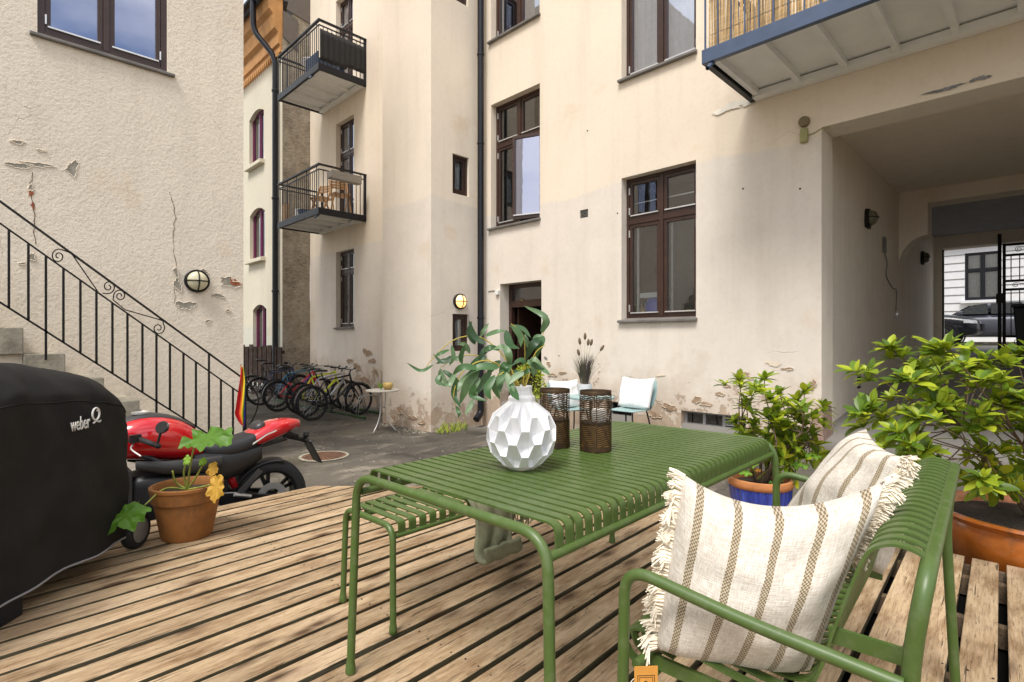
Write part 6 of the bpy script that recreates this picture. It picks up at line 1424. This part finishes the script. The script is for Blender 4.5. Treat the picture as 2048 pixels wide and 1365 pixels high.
def bike(loc, rz, paint, label, lean=0, fender=False, drop=False, size=1.0, accent=None, basket=False, saddle_h=.96):
    """bicycle, local +x is forward, rear axle above the origin"""
    o = thing('bicycle', loc, label, 'bicycle', rz, group='bicycles parked in the rack'); o.rotation_euler = (lean, 0, rz)
    fr = Vector((1.06*size, 0, WR)); re = Vector((0, 0, WR)); bb = Vector((.43*size, 0, .28)); st_ = Vector((.27*size, 0, .76 if not drop else .62)); hd1 = Vector((.86*size, 0, .84)); hd0 = Vector((.90*size, 0, .70))
    for c in (re, fr):
        wp = link('wheel', _ty, o, loc=c); link('rim', _rm, wp); link('spokes', _sp, wp); link('hub', _hb, wp)
    tb_ = lambda nm, a, b, r_, m_: MB().tube([a, b], r_, 8).build(nm, m_, o, smooth=True)
    tb_('seat_tube', bb, st_, .017, paint); tb_('top_tube', st_ if not drop else bb.lerp(st_, .45), hd1, .017, paint); tb_('down_tube', bb, hd0, .022, accent or paint); tb_('head_tube', hd0+Vector((.005, 0, -.03)), hd1+Vector((-.01, 0, .04)), .021, paint)
    for s_ in (-.055, .055):
        off = Vector((0, s_, 0)); tb_('chain_stay', bb, re+off, .010, paint); tb_('seat_stay', st_, re+off, .009, paint)
        MB().tube([fr+off, hd0+off+Vector((-.005, 0, -.08)), hd0+Vector((.005, s_*.4, -.03))], [.010, .014, .016], 7).build('fork_blade', accent or M['blackp'], o, smooth=True)
    tb_('seat_post', st_, Vector((.20*size, 0, saddle_h-.04)), .013, M['blackp'])
    sp = Vector((.19*size, 0, saddle_h)); MB().rings(loft([(sp.x-.12, 0, sp.z, .070, .022), (sp.x-.06, 0, sp.z+.005, .072, .026), (sp.x+.02, 0, sp.z, .042, .024), (sp.x+.13, 0, sp.z-.005, .018, .018), (sp.x+.16, 0, sp.z-.01, .008, .010)], 12)).build('saddle', M['blackp'], o, smooth=True)
    hb = hd1+Vector((-.02, 0, .10)); tb_('stem', hd1+Vector((-.01, 0, .03)), hb+Vector((.05, 0, .01)), .014, M['blackp'])
    hb = hb+Vector((.05, 0, .01)); bar_ = MB().tube(crv([hb+Vector((-.10, -.29, .03)), hb+Vector((-.03, -.18, .03)), hb+Vector((0, -.05, 0)), hb+Vector((0, .05, 0)), hb+Vector((-.03, .18, .03)), hb+Vector((-.10, .29, .03))], 4), .012, 8).build('handlebar', M['blackp'], o, smooth=True)
    for s_ in (-1, 1):
        tb_('grip', hb+Vector((-.10, s_*.29, .03)), hb+Vector((-.05, s_*.20, .031)), .017, M['tyre']); MB().tube([hb+Vector((-.02, s_*.19, .02)), hb+Vector((.03, s_*.23, .0)), hb+Vector((.0, s_*.30, -.01))], .005, 5).build('brake_lever', M['chrome'], o)
        a = R(60 if s_ > 0 else 240); ce = bb+Vector((.17*math.cos(a), s_*.075, .17*math.sin(a))); MB().bar(bb+Vector((0, s_*.07, 0)), ce, .014, .022).build('crank', M['grey_steel'], o)
        MB().b2((ce.x-.045, ce.y+s_*.01, ce.z-.01), (ce.x+.045, ce.y+s_*.10, ce.z+.012)).build('pedal', M['blackp'], o)
    MB().lathe([(.075, -.004), (.09, -.004), (.09, .004), (.075, .004)], 24, bb+Vector((0, -.06, 0)), 'Y', False, False).build('chain_ring', M['grey_steel'], o); MB().lathe([(.02, -.012), (.045, -.012), (.05, .0), (.03, .012)], 16, re+Vector((0, -.045, 0)), 'Y').build('cassette', M['grey_steel'], o)
    MB().tube([re+Vector((0, -.05, .045)), bb+Vector((0, -.06, .088)), bb+Vector((.09, -.06, 0)), bb+Vector((0, -.06, -.088)), re+Vector((.02, -.05, -.06)), re+Vector((0, -.05, .045))], .004, 4).build('chain', M['grey_steel'], o)
    if fender:
        for c, a0, a1 in ((re, 60, 200), (fr, 20, 170)):
            n = 12; g_ = [[(c.x+(WR+.025)*math.cos(R(lerp(a0, a1, k/n))), w_, c.z+(WR+.025-abs(w_)*.3)*math.sin(R(lerp(a0, a1, k/n)))) for w_ in (-.024, 0, .024)] for k in range(n+1)]
            q = MB().sheet(g_).build('mudguard', M['blackp'], o, smooth=True, fix=False); q.modifiers.new('t', 'SOLIDIFY').thickness = .003
    if basket:
        bk = MB(); c = hb+Vector((.16, 0, -.03))
        for zq, s_ in ((-.2, .8), (-.13, .87), (-.06, .94), (0.01, 1)):
            bk.tube([c+Vector((x*.14*s_, y*.17*s_, zq)) for x, y in ((-1, -1), (1, -1), (1, 1), (-1, 1))], .004, 4, closed=True)
        for k in range(8):
            a = k*math.pi/4; bk.tube([c+Vector((.12*math.cos(a), .15*math.sin(a), -.2)), c+Vector((.15*math.cos(a), .19*math.sin(a), .01))], .003, 4)
        bk.build('basket', pmat('teal_wire', (.05, .20, .18), .5), o)
    return o
neon = pmat('neon_yellow_paint', (.62, .70, .02), .35); silverp = pmat('silver_paint', (.45, .46, .48), .35, metal=.5); redp = pmat('red_bike_paint', (.55, .02, .03), .3); teal = pmat('blue_teal_paint', (.03, .22, .38), .35); navy = pmat('navy_paint', (.02, .03, .10), .35); purp = pmat('purple_paint', (.20, .10, .35), .4); greenp = pmat('green_paint', (.05, .35, .08), .4)
GB = -.35
bike((-10.14, 4.66, GB), R(96), M['blackp'], 'black bicycle at the front of the row, nearest the small round table', R(-3), fender=True)
bike((-10.72, 4.80, GB), R(98), silverp, 'silver and grey bicycle, second in the row behind the black one', R(-3), accent=silverp)
bike((-11.25, 4.90, GB), R(98), neon, 'neon yellow bicycle with a green down tube in the middle of the row', R(-2), accent=neon)
bike((-11.95, 4.72, GB), R(97), redp, 'red bicycle left of the neon yellow one', R(-4), accent=redp, fender=True, drop=True)
bike((-12.7, 4.95, GB), R(96), teal, 'teal and purple bicycle with a wire basket', R(-3), accent=purp, basket=True)
bike((-13.4, 4.85, GB), R(97), navy, 'dark navy bicycle, second from the fence', R(-3), fender=True, saddle_h=1.0)
bike((-14.35, 5.0, GB), R(60), M['blackp'], 'black bicycle standing close against the brown fence', R(-4), saddle_h=1.05, fender=True)
rk = thing('bicycle_rack', (-12, 5.8, GB), 'green steel bicycle rack with wheel holders along the wall', 'bicycle rack', world_children=True)
M['rackg'] = pmat('green_rack_paint', (.03, .075, .022), .5); M['galv'] = pmat('galvanised_steel', (.45, .44, .42), .45, metal=.6)
for y in (5.45, 6.05): MB().b2((-14.2, y-.025, GB+.002), (-9.55, y+.025, GB+.05)).build('floor_rail', M['rackg'], rk)
lm = MB().tube(bend([(0, 5.5, GB+.05), (0, 5.55, GB+.42), (0, 5.95, GB+.42), (0, 6.02, GB+.05)], .12), .010, 7).mesh('wheel_holder', M['galv'], True)
for k in range(8):
    for d in (-.045, .045):
        o = link('wheel_holder', lm, rk); o.location = o.location+Vector((-9.95-.6*k+d, 0, 0))

# small round table by the tower with a pot on it
M['pale'] = pmat('weathered_grey_wood', (.38, .35, .30), .8, var=.2)
rt_ = thing('round_table', (-8.05, 4.92, GB), 'small weathered round table beside the stair tower', 'table')
MB().lathe([(.272, .695), (.28, .70), (.28, .715), (.27, .722), (0, .722)], 36).build('top', M['pale'], rt_, smooth=True, angle=30)
for k in range(3):
    a = R(120*k+50); MB().tube(crv([(.06*math.cos(a), .06*math.sin(a), .69), (.05*math.cos(a), .05*math.sin(a), .40), (.10*math.cos(a), .10*math.sin(a), .2), (.24*math.cos(a), .24*math.sin(a), .005)], 5), .010, 7).build('leg', M['galv'], rt_, smooth=True)
MB().tube([(.055*math.cos(a), .055*math.sin(a), .42) for a in (R(30*k) for k in range(12))], .006, 5, closed=True).build('ring', M['galv'], rt_)
sp_ = MB().lathe([(.05, 0), (.085, .05), (.088, .09), (.075, .12), (.068, .12), (.07, .1), (0, .1)], 20, (-7.97, 4.98, GB+.723), capt=False); tag(sp_.build('small_pot', pmat('ochre_glaze', (.42, .29, .09), .4), smooth=True), 'little ochre pot on the small round table', 'pot')
su = thing('succulent', (-8.06, 4.90, GB+.723), 'tiny yellow-green plant beside the ochre pot on the round table', 'plant')
for k in range(9):
    a = k*.7; P = [Vector((0, 0, 0)), Vector((.03*math.cos(a), .03*math.sin(a), .07)), Vector((.06*math.cos(a), .06*math.sin(a), .11+.02*(k % 3)))]; MB().sheet(ribbon(crv(P, 3), .012, .3, 0, (math.cos(a+1.5), math.sin(a+1.5), .3))).build('leaf', M['rhub'], su, smooth=True, fix=False)

# ---------------------------------------------------------------- pale blue cafe set by the wall
M['mint'] = pmat('pale_mint_blue_metal', (.30, .43, .43), .4, var=.06); M['whitecl'] = pmat('white_cushion_cloth', (.80, .80, .80), .9, var=.06, vs=30, bump=.5, bs=120, bd=.003)
def cafe_chair(loc, rz, label):
    """shell back metal chair, faces local +x"""
    o = thing('cafe_chair', loc, label, 'chair', rz); n = 10
    seat = [[(lerp(-.19, .21, i/n), lerp(-.20, .20, j/n)*(1-.1*i/n), .425-.018*math.sin(math.pi*j/n)*math.sin(math.pi*i/n)+ (.0)) for j in range(n+1)] for i in range(n+1)]
    q = MB().sheet(seat).build('seat', M['mint'], o, smooth=True, fix=False); q.modifiers.new('t', 'SOLIDIFY').thickness = .012; bevel(q, .003)
    back = [[(-.20-.10*t-.05*(1-(2*s_-1)**2)*t, (2*s_-1)*(.20+.03*math.sin(math.pi*t)), .46+.33*t) for s_ in (j/n for j in range(n+1))] for t in (i/n for i in range(n+1))]
    q = MB().sheet(back).build('backrest', M['mint'], o, smooth=True, fix=False); q.modifiers.new('t', 'SOLIDIFY').thickness = .012; bevel(q, .003)
    for s_ in (-1, 1):
        MB().tube(crv([(.17, s_*.15, .42), (.21, s_*.18, .2), (.24, s_*.2, .0)], 4), .010, 7).build('leg', M['grey_steel'], o); MB().tube(crv([(-.15, s_*.15, .42), (-.20, s_*.18, .2), (-.25, s_*.2, .0)], 4), .010, 7).build('leg', M['grey_steel'], o)
        MB().tube([(-.18, s_*.18, .42), (-.23, s_*.19, .5)], .009, 6).build('back_stay', M['grey_steel'], o)
    return o
def gnd(x, y): return gz(x, y)
cafe_chair((-3.72, 5.80, gnd(-3.72, 5.80)), R(270), 'pale mint metal chair on the right of the cafe table by the wall'); cafe_chair((-4.78, 5.95, gnd(-4.78, 5.95)), R(-20), 'pale mint metal chair on the left of the cafe table by the wall')
def on_chair(cx_, cy_, rz, g):
    ca2, sa2 = math.cos(rz), math.sin(rz)
    return [(cx_+x*ca2-y*sa2, cy_+x*sa2+y*ca2, g+z) for x, y, z in ((-.08, -.23, .445), (-.08, .23, .445), (-.20, .24, .83), (-.20, -.24, .83))]
pillow('white_cushion', on_chair(-3.72, 5.80, R(270), gnd(-3.72, 5.80)), .065, 'white cushion leaning on the right mint cafe chair', fringe=(), mat=M['whitecl'], seed=7, sag=(.03, 0, 0, 0), n=18)
pillow('white_cushion', on_chair(-4.78, 5.95, R(-20), gnd(-4.78, 5.95)), .065, 'white cushion leaning on the left mint cafe chair', fringe=(), mat=M['whitecl'], seed=8, sag=(.03, 0, 0, 0), n=18)
gt_ = gnd(-4.35, 5.75); ctb = thing('cafe_table', (-4.28, 5.75, gt_), 'round pale mint cafe table between the two mint chairs', 'table')
MB().lathe([(.30, .60), (.31, .605), (.31, .625), (.30, .63), (0, .63)], 36).build('top', M['mint'], ctb, smooth=True, angle=30); MB().tube([(0, 0, .03), (0, 0, .60)], .022, 10).build('pole', M['grey_steel'], ctb, smooth=True); MB().lathe([(.20, 0), (.2, .012), (.03, .04)], 28).build('base', M['grey_steel'], ctb, smooth=True)
gp_ = MB().lathe([(.075, 0), (.08, .01), (.105, .16), (.098, .16), (.092, .14), (0, .14)], 24, (-4.36, 5.72, gt_+.631), capt=False); tag(gp_.build('white_pot', M['ceramic'], smooth=True, angle=40), 'white pot holding ornamental grass on the mint cafe table', 'pot')
og = thing('ornamental_grass', (-4.36, 5.72, gt_+.77), 'purple-green ornamental grass with brown bottlebrush heads', 'grass plant', world_children=True)
M['grassm'] = leafmat('purple_green_blade', (.05, .03, .035), (.06, .085, .03), (.12, .08, .08), .1, .6); M['head'] = pmat('brown_seed_head', (.17, .12, .07), .95, var=.3, vs=80, bump=1, bs=200, bd=.006)
random.seed(6); gb = MB()
for k in range(150):
    a = random.uniform(0, 6.28); r0 = random.uniform(0, .05); L = random.uniform(.25, .47); sp2 = random.uniform(.02, .16)
    p0 = Vector((-4.36+r0*math.cos(a), 5.72+r0*math.sin(a), gt_+.76)); P = [p0, p0+Vector((sp2*.35*math.cos(a), sp2*.35*math.sin(a), L*.55)), p0+Vector((sp2*math.cos(a), sp2*math.sin(a), L))]
    gb.sheet(ribbon(crv(P, 3), .0035, .1, 0, (.6, -.6, .2)))
tag(gb.build('blades', M['grassm'], og, fix=False), kind='stuff')
for x, y in ((1160, 687), (1176, 689), (1182, 689), (1202, 700), (1158, 709), (1170, 677)):
    p = Vector(pxd(x, y, 7.08)); MB().tube(crv([(-4.36, 5.72, gt_+.76), tuple(Vector((-4.36, 5.72, gt_+.76)).lerp(p, .5)+Vector((0, 0, .05))), tuple(p)], 4), .002, 4).build('stem', M['stalk'], og)
    dq = (p-Vector((-4.36, 5.72, gt_+.9))).normalized(); MB().tube([p-dq*.02, p, p+dq*.03, p+dq*.06, p+dq*.075], [.006, .017, .02, .014, .003], 8).build('seed_head', M['head'], og, smooth=True)
# yellow-green bush at the wall
bs_ = thing('leafy_bush', (-5.5, 5.9, gnd(-5.5, 5.9)), 'yellow-green small-leaved bush by the entrance door behind the vase', 'bush', world_children=True)
M['limeleaf'] = leafmat('lime_leaf', (.10, .16, .015), (.26, .36, .02), (.50, .55, .04), .3, .5); random.seed(19); lb = MB(); c0 = Vector((-5.46, 5.8, .58))
for k in range(900):
    d = Vector([random.gauss(0, 1) for _ in range(3)]).normalized(); r_ = random.uniform(.45, 1)**.5; p = c0+Vector((d.x*.27*r_, d.y*.22*r_, d.z*.30*r_)); t_ = (d+Vector([random.uniform(-.6, .6) for _ in range(3)])).normalized()*random.uniform(.028, .05)
    sd2 = t_.orthogonal().normalized()*t_.length*.32; lb.add([p, p+t_*.5+sd2, p+t_, p+t_*.5-sd2], [(0, 1, 2, 3)])
tag(lb.build('foliage', M['limeleaf'], bs_, fix=False), kind='stuff')
for k in range(7):
    a = k*.9; MB().tube(crv([(-5.46, 5.8, gnd(-5.46, 5.8)), (-5.46+.06*math.cos(a), 5.8+.06*math.sin(a), .3), (-5.46+.17*math.cos(a), 5.8+.14*math.sin(a), .62)], 4), [.008]*5+[.004]*4, 5).build('stem', M['bark'], bs_)

# weeds and grit along the wall foot
wd_ = thing('weed_tuft', (-7.2, 5.75, GB), 'tuft of weeds at the foot of the stair tower beside the drainpipe', 'weeds'); random.seed(14)
wm = MB()
for k in range(70):
    a_ = random.uniform(0, 6.28); p0 = Vector((random.uniform(-.12, .12), random.uniform(-.3, .3), 0)); L_ = random.uniform(.06, .2); P = [p0, p0+Vector((.03*math.cos(a_), .03*math.sin(a_), L_*.6)), p0+Vector((.08*math.cos(a_), .08*math.sin(a_), L_))]
    wm.sheet(ribbon(crv(P, 2), .008, .2, 0, (.6, -.6, .3)))
tag(wm.build('leaves', M['limeleaf'], wd_, fix=False), kind='stuff')
gm_ = MB(); random.seed(15)
for k in range(900):
    if k % 3 == 0: x, y = random.uniform(-8.9, -7.45), 5.44-abs(random.gauss(0, .12))
    elif k % 3 == 1: x, y = random.uniform(-7.3, -2), 6.57-abs(random.gauss(0, .12))
    else: x, y = random.uniform(-10, -2), random.uniform(3.0, 6.4)
    r_ = random.uniform(.004, .013); z = gz(x, y); gm_.add([(x+r_, y, z), (x, y+r_, z), (x-r_, y, z), (x, y-r_, z), (x, y, z+r_*.9)], [(0, 1, 4), (1, 2, 4), (2, 3, 4), (3, 0, 4)])
tag(gm_.build('grit', M['conc']), 'grit and plaster crumbs lying on the asphalt along the walls', 'grit', kind='stuff')

# ---------------------------------------------------------------- motorcycle
MC = thing('motorcycle', (-4.78, 1.80, gz(-4.78, 1.8)), 'red and black naked motorcycle parked along the left edge of the deck', 'motorcycle', R(-90)); MC.rotation_euler = (R(0), 0, R(-90-1))
M['redg'] = pmat('glossy_red_fairing', (.52, .006, .012), .16, var=.03, coat=1); M['mblk'] = pmat('satin_black_metal', (.010, .010, .011), .38); M['mgrey'] = pmat('dark_grey_plastic', (.035, .034, .035), .45); M['vinyl'] = pmat('black_seat_vinyl', (.016, .016, .018), .48, bump=.3, bs=400, bd=.0006)
def mwheel(x, wdt, r_, nm='wheel'):
    w_ = MB().lathe([(r_*.70, -wdt*.42), (r_*.86, -wdt*.5), (r_*.96, -wdt*.36), (r_, 0), (r_*.96, wdt*.36), (r_*.86, wdt*.5), (r_*.70, wdt*.42)], 48, (x, 0, r_), 'Y', False, False).build(nm, M['tyre'], MC, smooth=True)
    MB().lathe([(r_*.72, -wdt*.40), (r_*.64, -wdt*.34), (r_*.64, wdt*.34), (r_*.72, wdt*.40)], 40, (x, 0, r_), 'Y', False, False).build('rim', M['mblk'], w_, smooth=True, angle=40)
    for k in range(5):
        a = R(72*k+8)
        for e in (-.16, .16): MB().bar((x+.05*math.cos(a), 0, r_+.05*math.sin(a)), (x+r_*.66*math.cos(a+e), 0, r_+r_*.66*math.sin(a+e)), .030, .020, up=(0, 1, 0)).build('spoke', M['mblk'], w_)
    MB().lathe([(.055, -.07), (.06, 0), (.055, .07)], 20, (x, 0, r_), 'Y').build('hub', M['mblk'], w_, smooth=True, angle=40)
    for s_ in (1,): MB().lathe([(.07, s_*.075), (.125, s_*.075), (.125, s_*.08), (.07, s_*.08)], 36, (x, 0, r_), 'Y', False, False).build('brake_disc', M['galv'], w_)
mwheel(0, .18, .315); mwheel(1.43, .12, .30)
# hugger
n = 14; g_ = [[(.326*math.cos(R(lerp(12, 108, k/n))), w_, .315+(.330-abs(w_)**2*2.2)*math.sin(R(lerp(12, 108, k/n)))) for w_ in (-.10, -.07, 0, .07, .10)] for k in range(n+1)]
q = MB().sheet(g_).build('hugger', M['mgrey'], MC, smooth=True, fix=False); q.modifiers.new('t', 'SOLIDIFY').thickness = .004
for s_ in (-1, 1): MB().rings([[(x, s_*.13+yy_*.02, z+zz_*hh) for yy_, zz_ in ((-1, -1), (1, -1), (1, 1), (-1, 1))] for x, z, hh in ((-.03, .315, .028), (.12, .33, .045), (.30, .37, .05), (.52, .40, .06))]).build('swingarm', M['mblk'], MC)
MB().rings(loft([(.36, 0, .50, .13, .13), (.50, 0, .47, .19, .22), (.70, 0, .44, .21, .25), (.90, 0, .46, .19, .23), (1.02, 0, .50, .14, .16)], 20, 4)).build('engine', M['mblk'], MC, smooth=True, angle=50)
for s_ in (-1, 1):
    MB().lathe([(.10, 0), (.115, .02), (.10, .04), (.05, .05), (0, .05)], 24, (.62, s_*.20, .40), 'Y', False, False, M=Matrix.Diagonal((1, s_, 1))).build('engine_cover', M['mgrey'], MC, smooth=True)
    MB().tube([(.45, s_*.16, .66), (.75, s_*.19, .70), (1.02, s_*.10, .88)], .022, 8).build('frame_tube', M['mblk'], MC, smooth=True); MB().tube([(.40, s_*.13, .50), (.42, s_*.13, .72), (-.12, s_*.09, .80)], .016, 8).build('frame_tube', M['mblk'], MC, smooth=True)
    MB().rings(loft([(.42, s_*.16, .70, .035, .05), (.60, s_*.20, .70, .035, .055), (.80, s_*.21, .72, .03, .05), (.98, s_*.17, .76, .02, .03)], 10, 3)).build('side_cover', M['mgrey'], MC, smooth=True, angle=50)
    MB().tube([(.20, s_*.17, .38), (.33, s_*.18, .42)], .014, 8).build('foot_peg', M['galv'], MC); MB().bar((.28, s_*.15, .42), (.12, s_*.16, .58), .02, .04).build('peg_bracket', M['mgrey'], MC)
_n0 = set(MC.children)
tank = MB().rings(loft([(.40, 0, .80, .085, .06), (.47, 0, .84, .135, .12), (.58, 0, .89, .175, .165), (.72, 0, .925, .195, .175), (.86, 0, .94, .195, .165), (.97, 0, .93, .165, .14), (1.06, 0, .91, .11, .10)], 24, 2.5)).build('fuel_tank', M['redg'], MC, smooth=True); subsurf(tank, 1)
tc_ = MB().rings(loft([(.46, 0, .955, .055, .018), (.58, 0, 1.035, .085, .028), (.72, 0, 1.082, .10, .028), (.86, 0, 1.088, .105, .026), (.97, 0, 1.055, .09, .022), (1.05, 0, .99, .06, .02)], 16, 2.5)).build('tank_spine', M['mgrey'], MC, smooth=True); subsurf(tc_, 1)
cap = MB().lathe([(.062, 0), (.062, .012), (.050, .016), (.044, .010), (0, .012)], 28, (.83, 0, 1.108), capt=False).build('fuel_cap', M['galv'], MC, smooth=True, angle=40); 
seat = MB().rings(loft([(.47, 0, .80, .11, .06), (.38, 0, .78, .155, .075), (.26, 0, .77, .17, .08), (.12, 0, .79, .16, .08), (.02, 0, .84, .135, .07), (-.06, 0, .88, .11, .05)], 18, 3)).build('seat', M['vinyl'], MC, smooth=True, angle=60); subsurf(seat, 1)
hump = MB().rings(loft([(.06, 0, .895, .085, .045), (.0, 0, .925, .10, .05), (-.05, 0, .925, .095, .045)], 16, 3)).build('seat_pad', M['mgrey'], MC, smooth=True); subsurf(hump, 1)
tail = MB().rings(loft([(.28, 0, .755, .07, .03), (.10, 0, .81, .145, .07), (-.03, 0, .865, .155, .09), (-.16, 0, .895, .14, .082), (-.28, 0, .915, .095, .055), (-.37, 0, .92, .035, .02)], 18, 2.4)).build('tail_fairing', M['redg'], MC, smooth=True); subsurf(tail, 1)
MB().b2((-.345, -.05, .885), (-.30, .05, .902)).build('tail_light', M['redlamp'], MC)
MB().rings(loft([(-.06, 0, .82, .07, .05), (-.20, 0, .845, .05, .035), (-.34, 0, .80, .035, .022)], 12, 3)).build('under_tail', M['mblk'], MC, smooth=True, angle=50)
MB().tube([(-.22, 0, .82), (-.36, 0, .77), (-.43, 0, .74)], [.024, .022, .02], 8).build('plate_arm', M['mblk'], MC, smooth=True)
MB().bar((-.41, 0, .77), (-.53, 0, .54), .17, .012, up=(1, 0, .5)).build('number_plate_holder', M['mblk'], MC)
MB().lathe([(.02, 0), (.028, .02), (.022, .05), (0, .06)], 10, (-.42, 0, .775)).build('plate_light', M['mblk'], MC)
for s_ in (-1, 1): MB().tube([(-.39, 0, .755), (-.40, s_*.10, .76), (-.40, s_*.16, .755)], [.007, .012, .006], 7).build('indicator', M['mblk'], MC, smooth=True)
for q in MC.children:
    if q not in _n0: q.location.x += .09
for s_ in (-1, 1): MB().tube([(1.43, s_*.10, .30), (1.18, s_*.10, .95)], [.022, .027], 10).build('fork_leg', M['mblk'], MC, smooth=True)
MB().b2((1.10, -.13, .93), (1.20, .13, .97)).build('fork_crown', M['mblk'], MC); MB().rings(loft([(1.16, 0, .86, .08, .09), (1.25, 0, .86, .10, .11), (1.33, 0, .84, .085, .09)], 16, 2.6)).build('headlight', M['mgrey'], MC, smooth=True)
hbz = .955; MB().tube(crv([(.90, -.40, hbz-.03), (.98, -.24, hbz+.01), (1.06, -.08, hbz-.02), (1.06, .08, hbz-.02), (.98, .24, hbz+.01), (.90, .40, hbz-.03)], 5), .012, 9).build('handlebar', M['mblk'], MC, smooth=True)
for s_ in (-1, 1):
    MB().tube([(.965, s_*.27, hbz), (.90, s_*.40, hbz-.03)], .018, 10).build('grip', M['tyre'], MC, smooth=True); MB().lathe([(.016, 0), (.02, .02), (.018, .05), (0, .055)], 10, (.895, s_*.40, hbz-.03), 'Y', M=Matrix.Diagonal((1, s_, 1))).build('bar_end', M['mblk'], MC)
    MB().tube(crv([(1.0, s_*.22, hbz-.03), (1.03, s_*.32, hbz-.05), (.99, s_*.42, hbz-.09)], 4), .006, 6).build('lever', M['galv'], MC); MB().b2((.96, s_*.235-.025, hbz-.02), (1.03, s_*.235+.025, hbz+.035)).build('switch_box', M['mblk'], MC)
    MB().tube([(.90, s_*.425, hbz-.03), (.88, s_*.44, hbz+.06)], .009, 7).build('mirror_stalk', M['mblk'], MC); q = MB().lathe([(.0, -.012), (.05, -.010), (.056, .0), (.05, .006), (0, .006)], 24, (0, 0, 0), 'X').build('mirror', M['mblk'], MC, smooth=True, angle=40); q.location = (.87, s_*.43, hbz+.095); q.rotation_euler = (0, R(-20), R(s_*25)); q.scale = (1, 1.15, .8)
for s_ in (-1, 1):
    MB().rings(loft([(.60, s_*.10, .66, .05, .12), (.45, s_*.12, .64, .055, .13), (.28, s_*.12, .66, .05, .10), (.10, s_*.10, .72, .04, .06)], 12, 3)).build('side_panel', M['mblk'], MC, smooth=True, angle=50)
    for k in range(5): MB().b2((.60+.0, s_*.205-.012, .47+.028*k), (.84, s_*.205+.012, .478+.028*k)).build('cooling_fin', M['mgrey'], MC)
    MB().tube(crv([(1.0, s_*.22, hbz-.01), (1.12, s_*.20, hbz-.02), (1.16, s_*.10, .84), (1.0, s_*.10, .66)], 5), .005, 5).build('control_cable', M['mblk'], MC)
    st_p = [(.10, s_*.146, .775), (-.02, s_*.161, .85), (-.10, s_*.157, .875), (-.10, s_*.1565, .885), (-.02, s_*.1615, .862), (.10, s_*.1465, .79)]
    q = MB().add(st_p, [(0, 1, 4, 5), (1, 2, 3, 4)]).build('tail_stripe', M['boxw'], MC, fix=False); q.location.x += .09; q.location.z += .012
    MB().tube([(.50, s_*.17, .32), (.56, s_*.20, .30), (.66, s_*.20, .34)], .010, 6).build('gear_lever', M['galv'], MC)
MB().tube(crv([(.06, .125, .34), (.35, .14, .43), (.52, .15, .42), (.35, .14, .31), (.06, .125, .25)], 5), .008, 5).build('drive_chain', M['galv'], MC)
MB().b2((1.0, -.16, .42), (1.05, .16, .72)).build('radiator', M['mgrey'], MC)
MB().tube([(.30, .09, .46), (.38, .09, .68)], .032, 10).build('rear_shock', M['redg'], MC, smooth=True)
MB().tube(crv([(.92, .0, .34), (.80, .14, .22), (.45, .17, .24), (.28, .19, .30)], 5), .045, 10).build('exhaust', M['mblk'], MC, smooth=True)
MB().tube([(.42, .12, .36), (.35, .26, .02)], .012, 7).build('side_stand', M['mblk'], MC)

for o in list(bpy.data.objects):
    for k in ('_w', '_b'):
        if k in o: del o[k]

GR = {'balcony': 'steel balconies on the plastered building', 'wall_lamp': 'wall lamps', 'cafe_chair': 'mint cafe chairs', 'white_cushion': 'white cushions on the cafe chairs', 'striped_cushion': 'striped cushions on the arm bench', 'wire_lantern': 'wire lanterns on the table',
      'parked_car': 'cars parked in the street', 'iron_gate': 'iron gate leaves', 'folding_chair': 'folding chairs on the lower balcony', 'drainpipe': 'drainpipes', 'rhododendron': 'potted rhododendrons', 'flower_pot': 'pots on the lower balcony'}
for o in bpy.data.objects:
    if o.parent is None and 'category' in o and o.name.split('.')[0] in GR: o['group'] = GR[o.name.split('.')[0]]
